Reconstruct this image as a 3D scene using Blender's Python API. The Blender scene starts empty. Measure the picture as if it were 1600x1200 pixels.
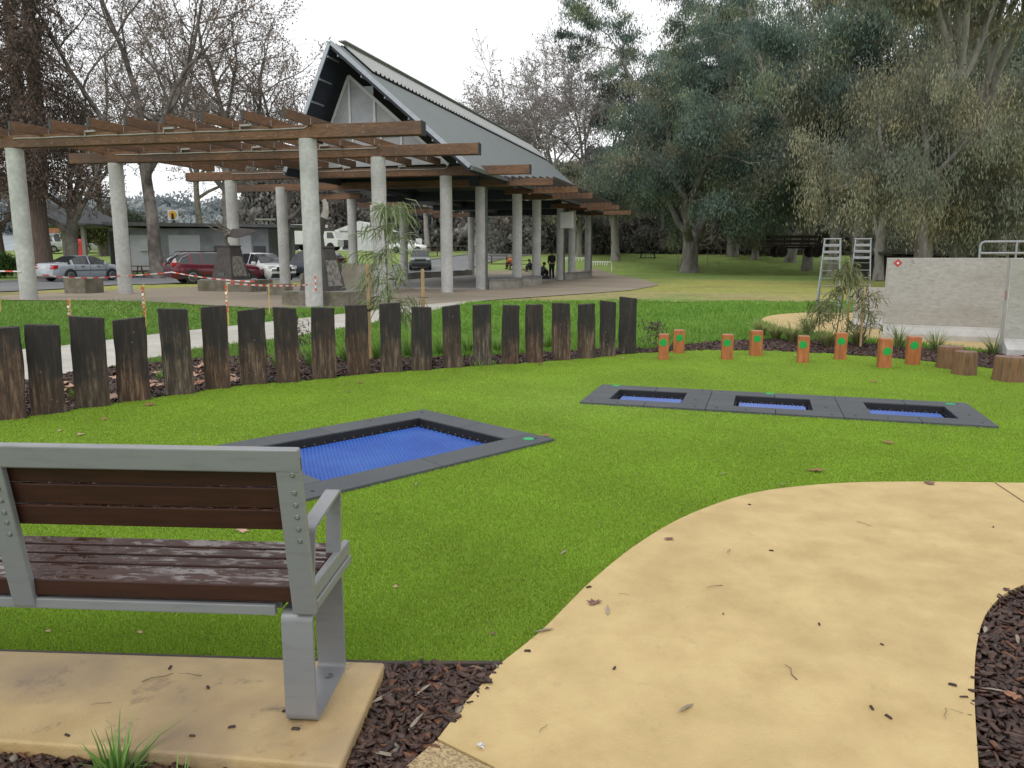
import bpy, bmesh, math, random
import numpy as np
from mathutils import Vector, Matrix, noise as mnoise

scene = bpy.context.scene
COL = scene.collection
PI = math.pi
R = math.radians

# ------------------------------------------------------------------ camera survey
CAM_H, CAM_F, CAM_P = 1.35, 1200.0, math.atan(198 / 1200)

def sm(t):
    t = max(0.0, min(1.0, t))
    return t * t * (3 - 2 * t)

def T(x, y):
    """height of the ground at x, y"""
    z = 0.13 * sm((-x - 4) / 7) * sm((y - 15) / 7) * (1 - sm((y - 35) / 5))
    y0 = 57 - 7.0 * sm((-x - 14) / 10)
    t = y - y0
    if t > 0:
        z += 2.3 * (1 - math.exp(-(t / 27.0) ** 2))
    return z

def _ray(px, py):
    a = (px - 800) / CAM_F
    b = (600 - py) / CAM_F
    return (a, math.cos(CAM_P) + b * math.sin(CAM_P), -math.sin(CAM_P) + b * math.cos(CAM_P))

def G(px, py, z=0.0):
    d = _ray(px, py)
    t = (z - CAM_H) / d[2]
    return Vector((d[0] * t, d[1] * t, z))

def GT(px, py):
    """point where the sight line meets the terrain"""
    d = _ray(px, py)
    t = 1.0
    while t < 400:
        x, y, z = d[0] * t, d[1] * t, CAM_H + d[2] * t
        if z <= T(x, y):
            break
        t += 0.1 if t < 120 else 1.0
    return Vector((d[0] * t, d[1] * t, T(d[0] * t, d[1] * t)))

def D(px, py, Y):
    d = _ray(px, py)
    t = Y / d[1]
    return Vector((d[0] * t, Y, CAM_H + d[2] * t))

# ------------------------------------------------------------------ object helpers
def link(o, parent=None):
    COL.objects.link(o)
    if parent is not None:
        o.parent = parent
    return o

def tag(o, label, cat, group=None):
    o['label'] = label
    o['category'] = cat
    if group:
        o['group'] = group
    return o

def thing(name, label, cat, loc=(0, 0, 0), rz=0.0, group=None):
    o = bpy.data.objects.new(name, None)
    o.empty_display_size = 0.2
    link(o)
    o.location = loc
    o.rotation_euler = (0, 0, rz)
    return tag(o, label, cat, group)

def copy_tree(o, parent=None):
    c = o.copy()
    COL.objects.link(c)
    if parent is not None:
        c.parent = parent
    for ch in list(o.children):
        copy_tree(ch, c)
    return c

def struct(o, kind='structure'):
    o['kind'] = kind
    return o

class MB:
    """collects shapes and links them as one mesh object"""
    def __init__(s):
        s.v, s.f, s.m = [], [], []
        s.off = Vector((0, 0, 0))
        s.mi = 0
    def add(s, vs, fs, mi=None):
        b = len(s.v)
        s.v += [tuple(Vector(v) + s.off) for v in vs]
        s.f += [tuple(b + i for i in f) for f in fs]
        s.m += [s.mi if mi is None else mi] * len(fs)
        return s
    def box(s, c, size, rot=None, mi=None, taper=1.0):
        x, y, z = size[0] / 2, size[1] / 2, size[2] / 2
        vs = []
        for k, (sx, sy, sz) in enumerate([(-1, -1, -1), (1, -1, -1), (1, 1, -1), (-1, 1, -1), (-1, -1, 1), (1, -1, 1), (1, 1, 1), (-1, 1, 1)]):
            t = taper if sz > 0 else 1.0
            p = Vector((sx * x * t, sy * y * t, sz * z))
            if rot is not None:
                p = rot @ p
            vs.append(p + Vector(c))
        return s.add(vs, [(0, 3, 2, 1), (4, 5, 6, 7), (0, 1, 5, 4), (1, 2, 6, 5), (2, 3, 7, 6), (3, 0, 4, 7)], mi)
    def bar(s, p0, p1, w, h, up=(0, 0, 1), mi=None):
        """box section bar, w across, h along up"""
        p0, p1, up = Vector(p0), Vector(p1), Vector(up)
        d = (p1 - p0).normalized()
        sd = d.cross(up)
        if sd.length < 1e-4:
            sd = d.cross(Vector((0, 1, 0)))
        sd.normalize()
        u = sd.cross(d).normalized()
        vs = []
        for p in (p0, p1):
            for a, b in ((-1, -1), (1, -1), (1, 1), (-1, 1)):
                vs.append(p + sd * (a * w / 2) + u * (b * h / 2))
        return s.add(vs, [(3, 2, 1, 0), (4, 5, 6, 7), (0, 1, 5, 4), (1, 2, 6, 5), (2, 3, 7, 6), (3, 0, 4, 7)], mi)
    def tube(s, pts, rad, n=8, cap=True, mi=None):
        pts = [Vector(p) for p in pts]
        if not isinstance(rad, (list, tuple)):
            rad = [rad] * len(pts)
        vs, fs = [], []
        ref = None
        for i, p in enumerate(pts):
            a = pts[max(i - 1, 0)]
            b = pts[min(i + 1, len(pts) - 1)]
            d = (b - a).normalized()
            if ref is None:
                ref = d.orthogonal().normalized()
            ref = (ref - d * ref.dot(d)).normalized()
            bi = d.cross(ref)
            for k in range(n):
                t = 2 * PI * k / n
                vs.append(p + (ref * math.cos(t) + bi * math.sin(t)) * rad[i])
        for i in range(len(pts) - 1):
            for k in range(n):
                k2 = (k + 1) % n
                fs.append((i * n + k, i * n + k2, (i + 1) * n + k2, (i + 1) * n + k))
        if cap:
            fs.append(tuple(range(n - 1, -1, -1)))
            fs.append(tuple((len(pts) - 1) * n + k for k in range(n)))
        return s.add(vs, fs, mi)
    def lathe(s, prof, c=(0, 0, 0), n=16, axis='z', mi=None, jit=0, rng=None):
        vs, fs = [], []
        jj = [1 + (rng.uniform(-jit, jit) if jit else 0) for _ in range(n)]
        for r, z in prof:
            for k in range(n):
                t = 2 * PI * k / n
                a, b = r * math.cos(t) * jj[k], r * math.sin(t) * jj[k]
                p = {'z': (a, b, z), 'x': (z, a, b), 'y': (b, z, a)}[axis]
                vs.append(Vector(p) + Vector(c))
        for i in range(len(prof) - 1):
            for k in range(n):
                k2 = (k + 1) % n
                fs.append((i * n + k, i * n + k2, (i + 1) * n + k2, (i + 1) * n + k))
        if prof[0][0] > 1e-5:
            fs.append(tuple(range(n - 1, -1, -1)))
        if prof[-1][0] > 1e-5:
            fs.append(tuple((len(prof) - 1) * n + k for k in range(n)))
        return s.add(vs, fs, mi)
    def prism(s, poly, p0, ex, ey, ez, mi=None):
        """poly in the (ex, ey) plane at p0, extruded by vector ez"""
        p0, ex, ey, ez = Vector(p0), Vector(ex), Vector(ey), Vector(ez)
        n = len(poly)
        a = [p0 + ex * x + ey * y for x, y in poly]
        vs = a + [p + ez for p in a]
        fs = [tuple(range(n - 1, -1, -1)), tuple(range(n, 2 * n))]
        for i in range(n):
            j = (i + 1) % n
            fs.append((i, j, n + j, n + i))
        return s.add(vs, fs, mi)
    def ribbon(s, pts, width_vec, mi=None):
        pts = [Vector(p) for p in pts]
        wv = Vector(width_vec)
        vs = []
        for p in pts:
            vs += [p - wv / 2, p + wv / 2]
        fs = [(2 * i, 2 * i + 2, 2 * i + 3, 2 * i + 1) for i in range(len(pts) - 1)]
        return s.add(vs, fs, mi)
    def build(s, name, mats, parent=None, smooth=False, bevel=0.0, seg=2, local=True, angle=35):
        """local=False: the shapes are in world coordinates and the parent is only moved, not turned"""
        vs = s.v
        if parent is not None and not local:
            L = parent.location
            vs = [(v[0] - L.x, v[1] - L.y, v[2] - L.z) for v in vs]
        me = bpy.data.meshes.new(name)
        me.from_pydata(vs, [], s.f)
        if not isinstance(mats, (list, tuple)):
            mats = [mats]
        for m in mats:
            me.materials.append(m)
        if any(s.m):
            me.polygons.foreach_set('material_index', s.m)
        bm = bmesh.new()
        bm.from_mesh(me)
        bmesh.ops.recalc_face_normals(bm, faces=bm.faces)
        bm.to_mesh(me)
        bm.free()
        if smooth:
            me.polygons.foreach_set('use_smooth', [True] * len(me.polygons))
            try:
                me.set_sharp_from_angle(angle=R(angle))
            except Exception:
                pass
        me.update()
        o = bpy.data.objects.new(name, me)
        link(o, parent)
        if bevel:
            b = o.modifiers.new('bevel', 'BEVEL')
            b.width = bevel
            b.segments = seg
            b.limit_method = 'ANGLE'
            b.angle_limit = R(40)
        return o

def fast_mesh(name, verts, faces, mat, col=None, parent=None, smooth=False):
    """verts N x 3, faces M x k, col N x 3 as attribute Col"""
    verts = np.asarray(verts, dtype=np.float32)
    faces = np.asarray(faces, dtype=np.int32)
    me = bpy.data.meshes.new(name)
    k = faces.shape[1]
    me.vertices.add(len(verts))
    me.vertices.foreach_set('co', verts.ravel())
    me.loops.add(faces.size)
    me.loops.foreach_set('vertex_index', faces.ravel())
    me.polygons.add(len(faces))
    me.polygons.foreach_set('loop_start', np.arange(0, faces.size, k, dtype=np.int32))
    me.polygons.foreach_set('loop_total', np.full(len(faces), k, dtype=np.int32))
    if smooth:
        me.polygons.foreach_set('use_smooth', np.ones(len(faces), dtype=bool))
    me.materials.append(mat)
    if col is not None:
        at = me.attributes.new('Col', 'FLOAT_COLOR', 'POINT')
        c4 = np.ones((len(verts), 4), dtype=np.float32)
        c4[:, :3] = col
        at.data.foreach_set('color', c4.ravel())
    me.update(calc_edges=True)
    me.validate()
    o = bpy.data.objects.new(name, me)
    link(o, parent)
    return o

# ------------------------------------------------------------------ materials
MATS = {}
def nodes_of(m):
    m.use_nodes = True
    nt = m.node_tree
    nt.nodes.clear()
    return nt, nt.nodes, nt.links

def c4(c):
    return (c[0], c[1], c[2], 1.0)

def mat(name, c1, c2=None, scale=6.0, rough=0.7, bump=0.0, bscale=None, metal=0.0, stretch=(1, 1, 1),
        c3=None, s3=0.8, a3=0.5, rough2=None, spec=0.5, lo=0.35, hi=0.65, coat=0.0, bdist=0.02, rand=True, detail=8.0, specks=None, s4=30.0, t4=0.66, a4=0.7):
    """two colours mixed by fine noise, a third by broad stains, bumped by noise"""
    if name in MATS:
        return MATS[name]
    m = bpy.data.materials.new(name)
    nt, N, L = nodes_of(m)
    out = N.new('ShaderNodeOutputMaterial')
    b = N.new('ShaderNodeBsdfPrincipled')
    L.new(b.outputs[0], out.inputs[0])
    b.inputs['Roughness'].default_value = rough
    b.inputs['Metallic'].default_value = metal
    b.inputs['Specular IOR Level'].default_value = spec
    b.inputs['Coat Weight'].default_value = coat
    tc = N.new('ShaderNodeTexCoord')
    oi = N.new('ShaderNodeObjectInfo')
    mul = N.new('ShaderNodeVectorMath'); mul.operation = 'MULTIPLY_ADD'
    comb = N.new('ShaderNodeCombineXYZ')
    for k in range(3):
        L.new(oi.outputs['Random'], comb.inputs[k])
    L.new(comb.outputs[0], mul.inputs[0])
    mul.inputs[1].default_value = (37.0, 53.0, 71.0) if rand else (0, 0, 0)
    L.new(tc.outputs['Object'], mul.inputs[2])
    mp = N.new('ShaderNodeMapping')
    mp.inputs['Scale'].default_value = stretch
    L.new(mul.outputs[0], mp.inputs[0])
    n1 = N.new('ShaderNodeTexNoise')
    n1.inputs['Scale'].default_value = scale
    n1.inputs['Detail'].default_value = detail
    n1.inputs['Roughness'].default_value = 0.6
    L.new(mp.outputs[0], n1.inputs['Vector'])
    mr = N.new('ShaderNodeMapRange')
    mr.inputs['From Min'].default_value = lo
    mr.inputs['From Max'].default_value = hi
    L.new(n1.outputs['Fac'], mr.inputs['Value'])
    mx = N.new('ShaderNodeMix'); mx.data_type = 'RGBA'
    mx.inputs['A'].default_value = c4(c1)
    mx.inputs['B'].default_value = c4(c2 if c2 else [min(1, x * 1.25) for x in c1])
    L.new(mr.outputs['Result'], mx.inputs['Factor'])
    colout = mx.outputs['Result']
    if c3 is not None:
        n3 = N.new('ShaderNodeTexNoise')
        n3.inputs['Scale'].default_value = s3
        n3.inputs['Detail'].default_value = 5.0
        L.new(mp.outputs[0], n3.inputs['Vector'])
        r3 = N.new('ShaderNodeMapRange')
        r3.inputs['From Min'].default_value = 0.42
        r3.inputs['From Max'].default_value = 0.68
        r3.inputs['To Max'].default_value = a3
        L.new(n3.outputs['Fac'], r3.inputs['Value'])
        m3 = N.new('ShaderNodeMix'); m3.data_type = 'RGBA'
        m3.inputs['B'].default_value = c4(c3)
        L.new(colout, m3.inputs['A'])
        L.new(r3.outputs['Result'], m3.inputs['Factor'])
        colout = m3.outputs['Result']
    if specks is not None:
        n4 = N.new('ShaderNodeTexNoise')
        n4.inputs['Scale'].default_value = s4
        n4.inputs['Detail'].default_value = 4.0
        n4.inputs['Roughness'].default_value = 0.65
        L.new(mp.outputs[0], n4.inputs['Vector'])
        r4 = N.new('ShaderNodeMapRange')
        r4.inputs['From Min'].default_value = t4
        r4.inputs['From Max'].default_value = t4 + 0.07
        r4.inputs['To Max'].default_value = a4
        L.new(n4.outputs['Fac'], r4.inputs['Value'])
        m4 = N.new('ShaderNodeMix'); m4.data_type = 'RGBA'
        m4.inputs['B'].default_value = c4(specks)
        L.new(colout, m4.inputs['A'])
        L.new(r4.outputs['Result'], m4.inputs['Factor'])
        colout = m4.outputs['Result']
    L.new(colout, b.inputs['Base Color'])
    if rough2 is not None:
        rr = N.new('ShaderNodeMapRange')
        rr.inputs['From Min'].default_value = lo
        rr.inputs['From Max'].default_value = hi
        rr.inputs['To Min'].default_value = rough
        rr.inputs['To Max'].default_value = rough2
        L.new(n1.outputs['Fac'], rr.inputs['Value'])
        L.new(rr.outputs['Result'], b.inputs['Roughness'])
    if bump:
        nb = N.new('ShaderNodeTexNoise')
        nb.inputs['Scale'].default_value = bscale or scale * 3
        nb.inputs['Detail'].default_value = 6.0
        L.new(mp.outputs[0], nb.inputs['Vector'])
        bp = N.new('ShaderNodeBump')
        bp.inputs['Strength'].default_value = bump
        bp.inputs['Distance'].default_value = bdist
        L.new(nb.outputs['Fac'], bp.inputs['Height'])
        L.new(bp.outputs[0], b.inputs['Normal'])
    MATS[name] = m
    return m

def leafmat(name, trans=0.35, rough=0.6, gain=(1, 1, 1), spec=0.3):
    """foliage coloured by the Col attribute of its mesh, partly translucent"""
    if name in MATS:
        return MATS[name]
    m = bpy.data.materials.new(name)
    nt, N, L = nodes_of(m)
    out = N.new('ShaderNodeOutputMaterial')
    at = N.new('ShaderNodeAttribute'); at.attribute_name = 'Col'
    b = N.new('ShaderNodeBsdfPrincipled')
    b.inputs['Roughness'].default_value = rough
    b.inputs['Specular IOR Level'].default_value = spec
    L.new(at.outputs['Color'], b.inputs['Base Color'])
    if trans > 0:
        tr = N.new('ShaderNodeBsdfTranslucent')
        L.new(at.outputs['Color'], tr.inputs['Color'])
        ms = N.new('ShaderNodeMixShader')
        ms.inputs[0].default_value = trans
        L.new(b.outputs[0], ms.inputs[1])
        L.new(tr.outputs[0], ms.inputs[2])
        L.new(ms.outputs[0], out.inputs[0])
    else:
        L.new(b.outputs[0], out.inputs[0])
    MATS[name] = m
    return m

# common ones
M_CONC = mat('weathered_concrete', (0.42, 0.42, 0.41), (0.54, 0.54, 0.525), scale=9, rough=0.85, bump=0.25, bscale=40, c3=(0.31, 0.31, 0.295), s3=1.3, a3=0.6)
M_CONC_DK = mat('stained_concrete', (0.16, 0.145, 0.11), (0.24, 0.22, 0.175), scale=7, rough=0.9, bump=0.3, bscale=30, c3=(0.09, 0.085, 0.05), s3=2.2, a3=0.8)
M_TIMBER = mat('oiled_timber', (0.11, 0.050, 0.024), (0.215, 0.11, 0.054), scale=5, rough=0.62, stretch=(1, 1, 5), bump=0.15, c3=(0.055, 0.036, 0.028), s3=0.45, a3=0.8)
M_GALV = mat('galvanised_steel', (0.26, 0.275, 0.29), (0.36, 0.375, 0.39), scale=14, rough=0.42, metal=0.7, c3=(0.33, 0.34, 0.35), s3=4)
M_WHITE = mat('white_paint', (0.72, 0.73, 0.73), (0.8, 0.8, 0.8), scale=4, rough=0.45)
M_BLACK = mat('black_rubber', (0.012, 0.012, 0.013), (0.022, 0.022, 0.024), scale=20, rough=0.75)
M_NAVY = mat('dark_navy_sheet', (0.010, 0.015, 0.030), (0.016, 0.022, 0.042), scale=3, rough=0.5)
M_GLASS = mat('dark_glass', (0.02, 0.024, 0.027), (0.03, 0.034, 0.037), scale=2, rough=0.06, spec=0.8)
# ------------------------------------------------------------------ ground sheets
def poly_world(pxs, z=0.0):
    return [G(p[0], p[1], 0.0) for p in pxs]

def sheet(name, outer, material, z=0.0, holes=(), drape=False, cut=0, thick=0.0, offz=0.0, uvn=False):
    """flat sheet from an outline (list of x, y), with holes; drape: follows the terrain"""
    bm = bmesh.new()
    def loop(pts):
        vs = [bm.verts.new((p[0], p[1], z)) for p in pts]
        return [bm.edges.new((vs[i], vs[(i + 1) % len(vs)])) for i in range(len(vs))]
    es = loop(outer)
    for h in holes:
        es += loop(h)
    bmesh.ops.triangle_fill(bm, use_beauty=True, use_dissolve=False, edges=es)
    if drape:
        for _ in range(cut):
            long_e = [e for e in bm.edges if e.calc_length() > 1.2]
            if not long_e:
                break
            bmesh.ops.subdivide_edges(bm, edges=long_e, cuts=1, use_grid_fill=False)
            bmesh.ops.triangulate(bm, faces=[f for f in bm.faces if len(f.verts) > 3])
        for v in bm.verts:
            v.co.z = T(v.co.x, v.co.y) + offz
    bmesh.ops.recalc_face_normals(bm, faces=bm.faces)
    up = sum(f.normal.z * f.calc_area() for f in bm.faces)
    if up < 0:
        bmesh.ops.reverse_faces(bm, faces=bm.faces)
    if thick:
        ret = bmesh.ops.extrude_face_region(bm, geom=list(bm.faces))
        top = [g for g in ret['geom'] if isinstance(g, bmesh.types.BMVert)]
        for v in bm.verts:
            if v not in top:
                v.co.z -= thick
        bmesh.ops.recalc_face_normals(bm, faces=bm.faces)
    me = bpy.data.meshes.new(name)
    bm.to_mesh(me)
    bm.free()
    me.materials.append(material)
    o = bpy.data.objects.new(name, me)
    link(o)
    return struct(o)

def smooth_poly(pts, n=6, closed=False):
    """Catmull-Rom through 2-D points"""
    out = []
    P = [Vector((p[0], p[1])) for p in pts]
    k = len(P)
    for i in range(k - 1):
        p0 = P[max(i - 1, 0)]; p1 = P[i]; p2 = P[i + 1]; p3 = P[min(i + 2, k - 1)]
        for j in range(n):
            t = j / n
            out.append(0.5 * ((2 * p1) + (p2 - p0) * t + (2 * p0 - 5 * p1 + 4 * p2 - p3) * t * t + (3 * p1 - p0 - 3 * p2 + p3) * t ** 3))
    out.append(P[-1])
    return out

def inside(poly, x, y):
    c = False
    n = len(poly)
    j = n - 1
    for i in range(n):
        xi, yi = poly[i][0], poly[i][1]
        xj, yj = poly[j][0], poly[j][1]
        if (yi > y) != (yj > y) and x < (xj - xi) * (y - yi) / (yj - yi) + xi:
            c = not c
        j = i
    return c

def inside_np(poly, X, Y):
    c = np.zeros(len(X), dtype=bool)
    n = len(poly)
    j = n - 1
    for i in range(n):
        xi, yi = poly[i][0], poly[i][1]
        xj, yj = poly[j][0], poly[j][1]
        with np.errstate(divide='ignore', invalid='ignore'):
            hit = ((yi > Y) != (yj > Y)) & (X < (xj - xi) * (Y - yi) / (yj - yi + 1e-12) + xi)
        c ^= hit
        j = i
    return c

# lawn: green near the play area, worn and yellowish further out
def lawn_material():
    m = bpy.data.materials.new('lawn')
    nt, N, L = nodes_of(m)
    out = N.new('ShaderNodeOutputMaterial')
    b = N.new('ShaderNodeBsdfPrincipled')
    b.inputs['Roughness'].default_value = 0.9
    b.inputs['Specular IOR Level'].default_value = 0.15
    L.new(b.outputs[0], out.inputs[0])
    ge = N.new('ShaderNodeNewGeometry')
    sx = N.new('ShaderNodeSeparateXYZ')
    L.new(ge.outputs['Position'], sx.inputs[0])
    nz = N.new('ShaderNodeTexNoise'); nz.inputs['Scale'].default_value = 0.13; nz.inputs['Detail'].default_value = 6
    L.new(ge.outputs['Position'], nz.inputs['Vector'])
    ad = N.new('ShaderNodeMath'); ad.operation = 'MULTIPLY_ADD'
    L.new(nz.outputs['Fac'], ad.inputs[0]); ad.inputs[1].default_value = 26.0
    L.new(sx.outputs['Y'], ad.inputs[2])
    sub = N.new('ShaderNodeMath'); sub.operation = 'SUBTRACT'; sub.inputs[1].default_value = 13.0
    L.new(ad.outputs[0], sub.inputs[0])
    ramp = N.new('ShaderNodeValToRGB')
    dv = N.new('ShaderNodeMath'); dv.operation = 'DIVIDE'; dv.inputs[1].default_value = 100.0
    L.new(sub.outputs[0], dv.inputs[0]); L.new(dv.outputs[0], ramp.inputs[0])
    els = ramp.color_ramp.elements
    els[0].position = 0.0; els[0].color = c4((0.13, 0.26, 0.04))
    els[1].position = 1.0; els[1].color = c4((0.18, 0.23, 0.07))
    for pos, c in ((0.20, (0.13, 0.265, 0.04)), (0.235, (0.15, 0.22, 0.055)), (0.27, (0.28, 0.24, 0.11)), (0.32, (0.26, 0.27, 0.075)),
                   (0.42, (0.27, 0.265, 0.078)), (0.50, (0.14, 0.21, 0.06)), (0.62, (0.19, 0.265, 0.07)), (0.8, (0.22, 0.30, 0.085))):
        e = els.new(pos); e.color = c4([v * 1.25 for v in c])
    n2 = N.new('ShaderNodeTexNoise'); n2.inputs['Scale'].default_value = 3.0; n2.inputs['Detail'].default_value = 10; n2.inputs['Roughness'].default_value = 0.7
    L.new(ge.outputs['Position'], n2.inputs['Vector'])
    mr = N.new('ShaderNodeMapRange'); mr.inputs['From Min'].default_value = 0.3; mr.inputs['From Max'].default_value = 0.7
    mr.inputs['To Min'].default_value = 0.62; mr.inputs['To Max'].default_value = 1.3
    L.new(n2.outputs['Fac'], mr.inputs['Value'])
    n5 = N.new('ShaderNodeTexNoise'); n5.inputs['Scale'].default_value = 0.35; n5.inputs['Detail'].default_value = 4
    L.new(ge.outputs['Position'], n5.inputs['Vector'])
    r5 = N.new('ShaderNodeMapRange'); r5.inputs['From Min'].default_value = 0.52; r5.inputs['From Max'].default_value = 0.72; r5.inputs['To Max'].default_value = 0.5
    L.new(n5.outputs['Fac'], r5.inputs['Value'])
    dry = N.new('ShaderNodeMix'); dry.data_type = 'RGBA'; dry.inputs['B'].default_value = c4((0.17, 0.13, 0.07))
    L.new(ramp.outputs[0], dry.inputs['A']); L.new(r5.outputs['Result'], dry.inputs['Factor'])
    vm = N.new('ShaderNodeVectorMath'); vm.operation = 'SCALE'
    L.new(dry.outputs['Result'], vm.inputs[0]); L.new(mr.outputs['Result'], vm.inputs['Scale'])
    L.new(vm.outputs[0], b.inputs['Base Color'])
    nb = N.new('ShaderNodeTexNoise'); nb.inputs['Scale'].default_value = 14; nb.inputs['Detail'].default_value = 8
    L.new(ge.outputs['Position'], nb.inputs['Vector'])
    bp = N.new('ShaderNodeBump'); bp.inputs['Strength'].default_value = 0.7; bp.inputs['Distance'].default_value = 0.06
    L.new(nb.outputs['Fac'], bp.inputs['Height']); L.new(bp.outputs[0], b.inputs['Normal'])
    return m
M_LAWN = lawn_material()

def axis(fine0, fine1, step, far0, far1):
    a = list(np.arange(fine0, fine1 + 0.001, step))
    lo, hi, d = [], [], step
    x = fine0
    while x > far0:
        d *= 1.35; x -= d; lo.append(max(x, far0))
    d = step; x = fine1
    while x < far1:
        d *= 1.35; x += d; hi.append(min(x, far1))
    return lo[::-1] + a + hi

# outline of the artificial turf
POSTS_PX = [(8, 657, 513, 55), (70, 648, 508, 51), (140, 637, 496, 53), (205, 627, 498, 51), (277, 617, 483, 47), (337, 608, 479, 42),
            (394, 601, 484, 42), (449, 598, 481, 37), (505, 592, 481, 37), (559, 585, 477, 36), (610, 582, 474, 33), (658, 579, 480, 32),
            (707, 575, 478, 29), (753, 571, 476, 29), (797, 569, 477, 27), (835, 567, 476, 27), (878, 563, 474, 28), (917, 560, 475, 26),
            (950, 557, 471, 23), (980, 553, 465, 26)]
post_line = [G(p[0], p[1]) for p in POSTS_PX]
turf_far = [(-7.5, 3.0), (-5.6, 4.6), (-4.62, 5.85)] + [(p.x - 0.02, p.y + 0.03) for p in post_line[::2]] + [(p.x, p.y) for p in (G(1000, 551), G(1100, 546), G(1200, 547), G(1300, 552), G(1400, 559), G(1472, 566), G(1560, 576), G(1640, 584))]
turf_near = [(p.x, p.y) for p in (G(785, 1038), G(850, 985), G(925, 910), G(1000, 850), G(1080, 805), G(1180, 772), G(1300, 758), G(1430, 755), G(1600, 757))] + [(4.6, 4.42), (7.0, 4.2)]
near_curve = smooth_poly(turf_near, 6)
far_curve = smooth_poly(turf_far, 4)
e0 = G(0, 1020); e1 = G(600, 1038)
turf_left = [(-7.5, 2.86), (e0.x, e0.y), (e1.x, e1.y)]
TURF = [(p[0], p[1]) for p in turf_left] + [(p[0], p[1]) for p in near_curve] + [(7.6, 4.6), (7.6, 7.3)] + [(p[0], p[1]) for p in reversed(far_curve)]

# trampolines: frames of reference
TA = Vector((-0.78, 6.68)); TB = Vector((0.32, 5.56))
t_ex = (TB - TA).normalized(); t_ey = Vector((t_ex.y, -t_ex.x))      # ey runs from A towards the bench
if t_ey.x > 0: t_ey = -t_ey
BIG_W, BIG_L = 1.57, 2.06
def big_pt(a, b):
    p = TA + t_ex * a + t_ey * b
    return (p.x, p.y)
TRI_O = Vector((0.63, 7.04)); tri_ex = Vector((0.951, -0.309)); tri_ey = Vector((0.309, 0.951))
TRI_U, TRI_D = 1.14, 1.05
def tri_pt(a, b):
    p = TRI_O + tri_ex * a + tri_ey * b
    return (p.x, p.y)
hole_big = [big_pt(0.01, 0.01), big_pt(BIG_W - 0.01, 0.01), big_pt(BIG_W - 0.01, BIG_L - 0.01), big_pt(0.01, BIG_L - 0.01)]
hole_tri = [tri_pt(0.01, 0.01), tri_pt(3 * TRI_U - 0.01, 0.01), tri_pt(3 * TRI_U - 0.01, TRI_D - 0.01), tri_pt(0.01, TRI_D - 0.01)]

# ground
xs = axis(-45, 45, 1.0, -900, 900)
ys = axis(-6, 100, 1.0, -60, 1200)
gv, gf = [], []
for y in ys:
    for x in xs:
        z = T(x, y) - 0.035
        if -3.2 < x < 5.6 and 3.2 < y < 8.6:
            z = -0.45 if inside(TURF, x, y) else z
        if y < 2.2 and -3 < x < 3:
            z -= 0.05
        gv.append((x, y, z))
nx = len(xs)
for j in range(len(ys) - 1):
    for i in range(nx - 1):
        gf.append((j * nx + i, j * nx + i + 1, (j + 1) * nx + i + 1, (j + 1) * nx + i))
ground = struct(fast_mesh('ground', gv, gf, M_LAWN, smooth=True))

# artificial turf
def turf_material():
    m = bpy.data.materials.new('artificial_turf')
    nt, N, L = nodes_of(m)
    out = N.new('ShaderNodeOutputMaterial')
    b = N.new('ShaderNodeBsdfPrincipled')
    b.inputs['Roughness'].default_value = 0.75
    b.inputs['Specular IOR Level'].default_value = 0.25
    L.new(b.outputs[0], out.inputs[0])
    ge = N.new('ShaderNodeNewGeometry')
    n1 = N.new('ShaderNodeTexNoise'); n1.inputs['Scale'].default_value = 110; n1.inputs['Detail'].default_value = 4; n1.inputs['Roughness'].default_value = 0.75
    n2 = N.new('ShaderNodeTexNoise'); n2.inputs['Scale'].default_value = 0.9; n2.inputs['Detail'].default_value = 5
    n4 = N.new('ShaderNodeTexNoise'); n4.inputs['Scale'].default_value = 22; n4.inputs['Detail'].default_value = 5
    for n in (n1, n2, n4):
        L.new(ge.outputs['Position'], n.inputs['Vector'])
    ramp = N.new('ShaderNodeValToRGB')
    els = ramp.color_ramp.elements
    els[0].position = 0.32; els[0].color = c4((0.08, 0.155, 0.008))
    els[1].position = 0.68; els[1].color = c4((0.25, 0.37, 0.022))
    e = els.new(0.5); e.color = c4((0.16, 0.265, 0.012))
    L.new(n1.outputs['Fac'], ramp.inputs[0])
    mr = N.new('ShaderNodeMapRange'); mr.inputs['From Min'].default_value = 0.32; mr.inputs['From Max'].default_value = 0.7
    mr.inputs['To Min'].default_value = 0.82; mr.inputs['To Max'].default_value = 1.2
    L.new(n2.outputs['Fac'], mr.inputs['Value'])
    mr4 = N.new('ShaderNodeMapRange'); mr4.inputs['From Min'].default_value = 0.35; mr4.inputs['From Max'].default_value = 0.65
    mr4.inputs['To Min'].default_value = 0.88; mr4.inputs['To Max'].default_value = 1.12
    L.new(n4.outputs['Fac'], mr4.inputs['Value'])
    mm = N.new('ShaderNodeMath'); mm.operation = 'MULTIPLY'
    L.new(mr.outputs['Result'], mm.inputs[0]); L.new(mr4.outputs['Result'], mm.inputs[1])
    vm = N.new('ShaderNodeVectorMath'); vm.operation = 'SCALE'
    L.new(ramp.outputs[0], vm.inputs[0]); L.new(mm.outputs[0], vm.inputs['Scale'])
    L.new(vm.outputs[0], b.inputs['Base Color'])
    bp = N.new('ShaderNodeBump'); bp.inputs['Strength'].default_value = 0.6; bp.inputs['Distance'].default_value = 0.01
    L.new(n1.outputs['Fac'], bp.inputs['Height']); L.new(bp.outputs[0], b.inputs['Normal'])
    return m
M_TURF = turf_material()
turf = sheet('synthetic_turf', TURF, M_TURF, z=0.0, holes=(hole_big, hole_tri))

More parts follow.
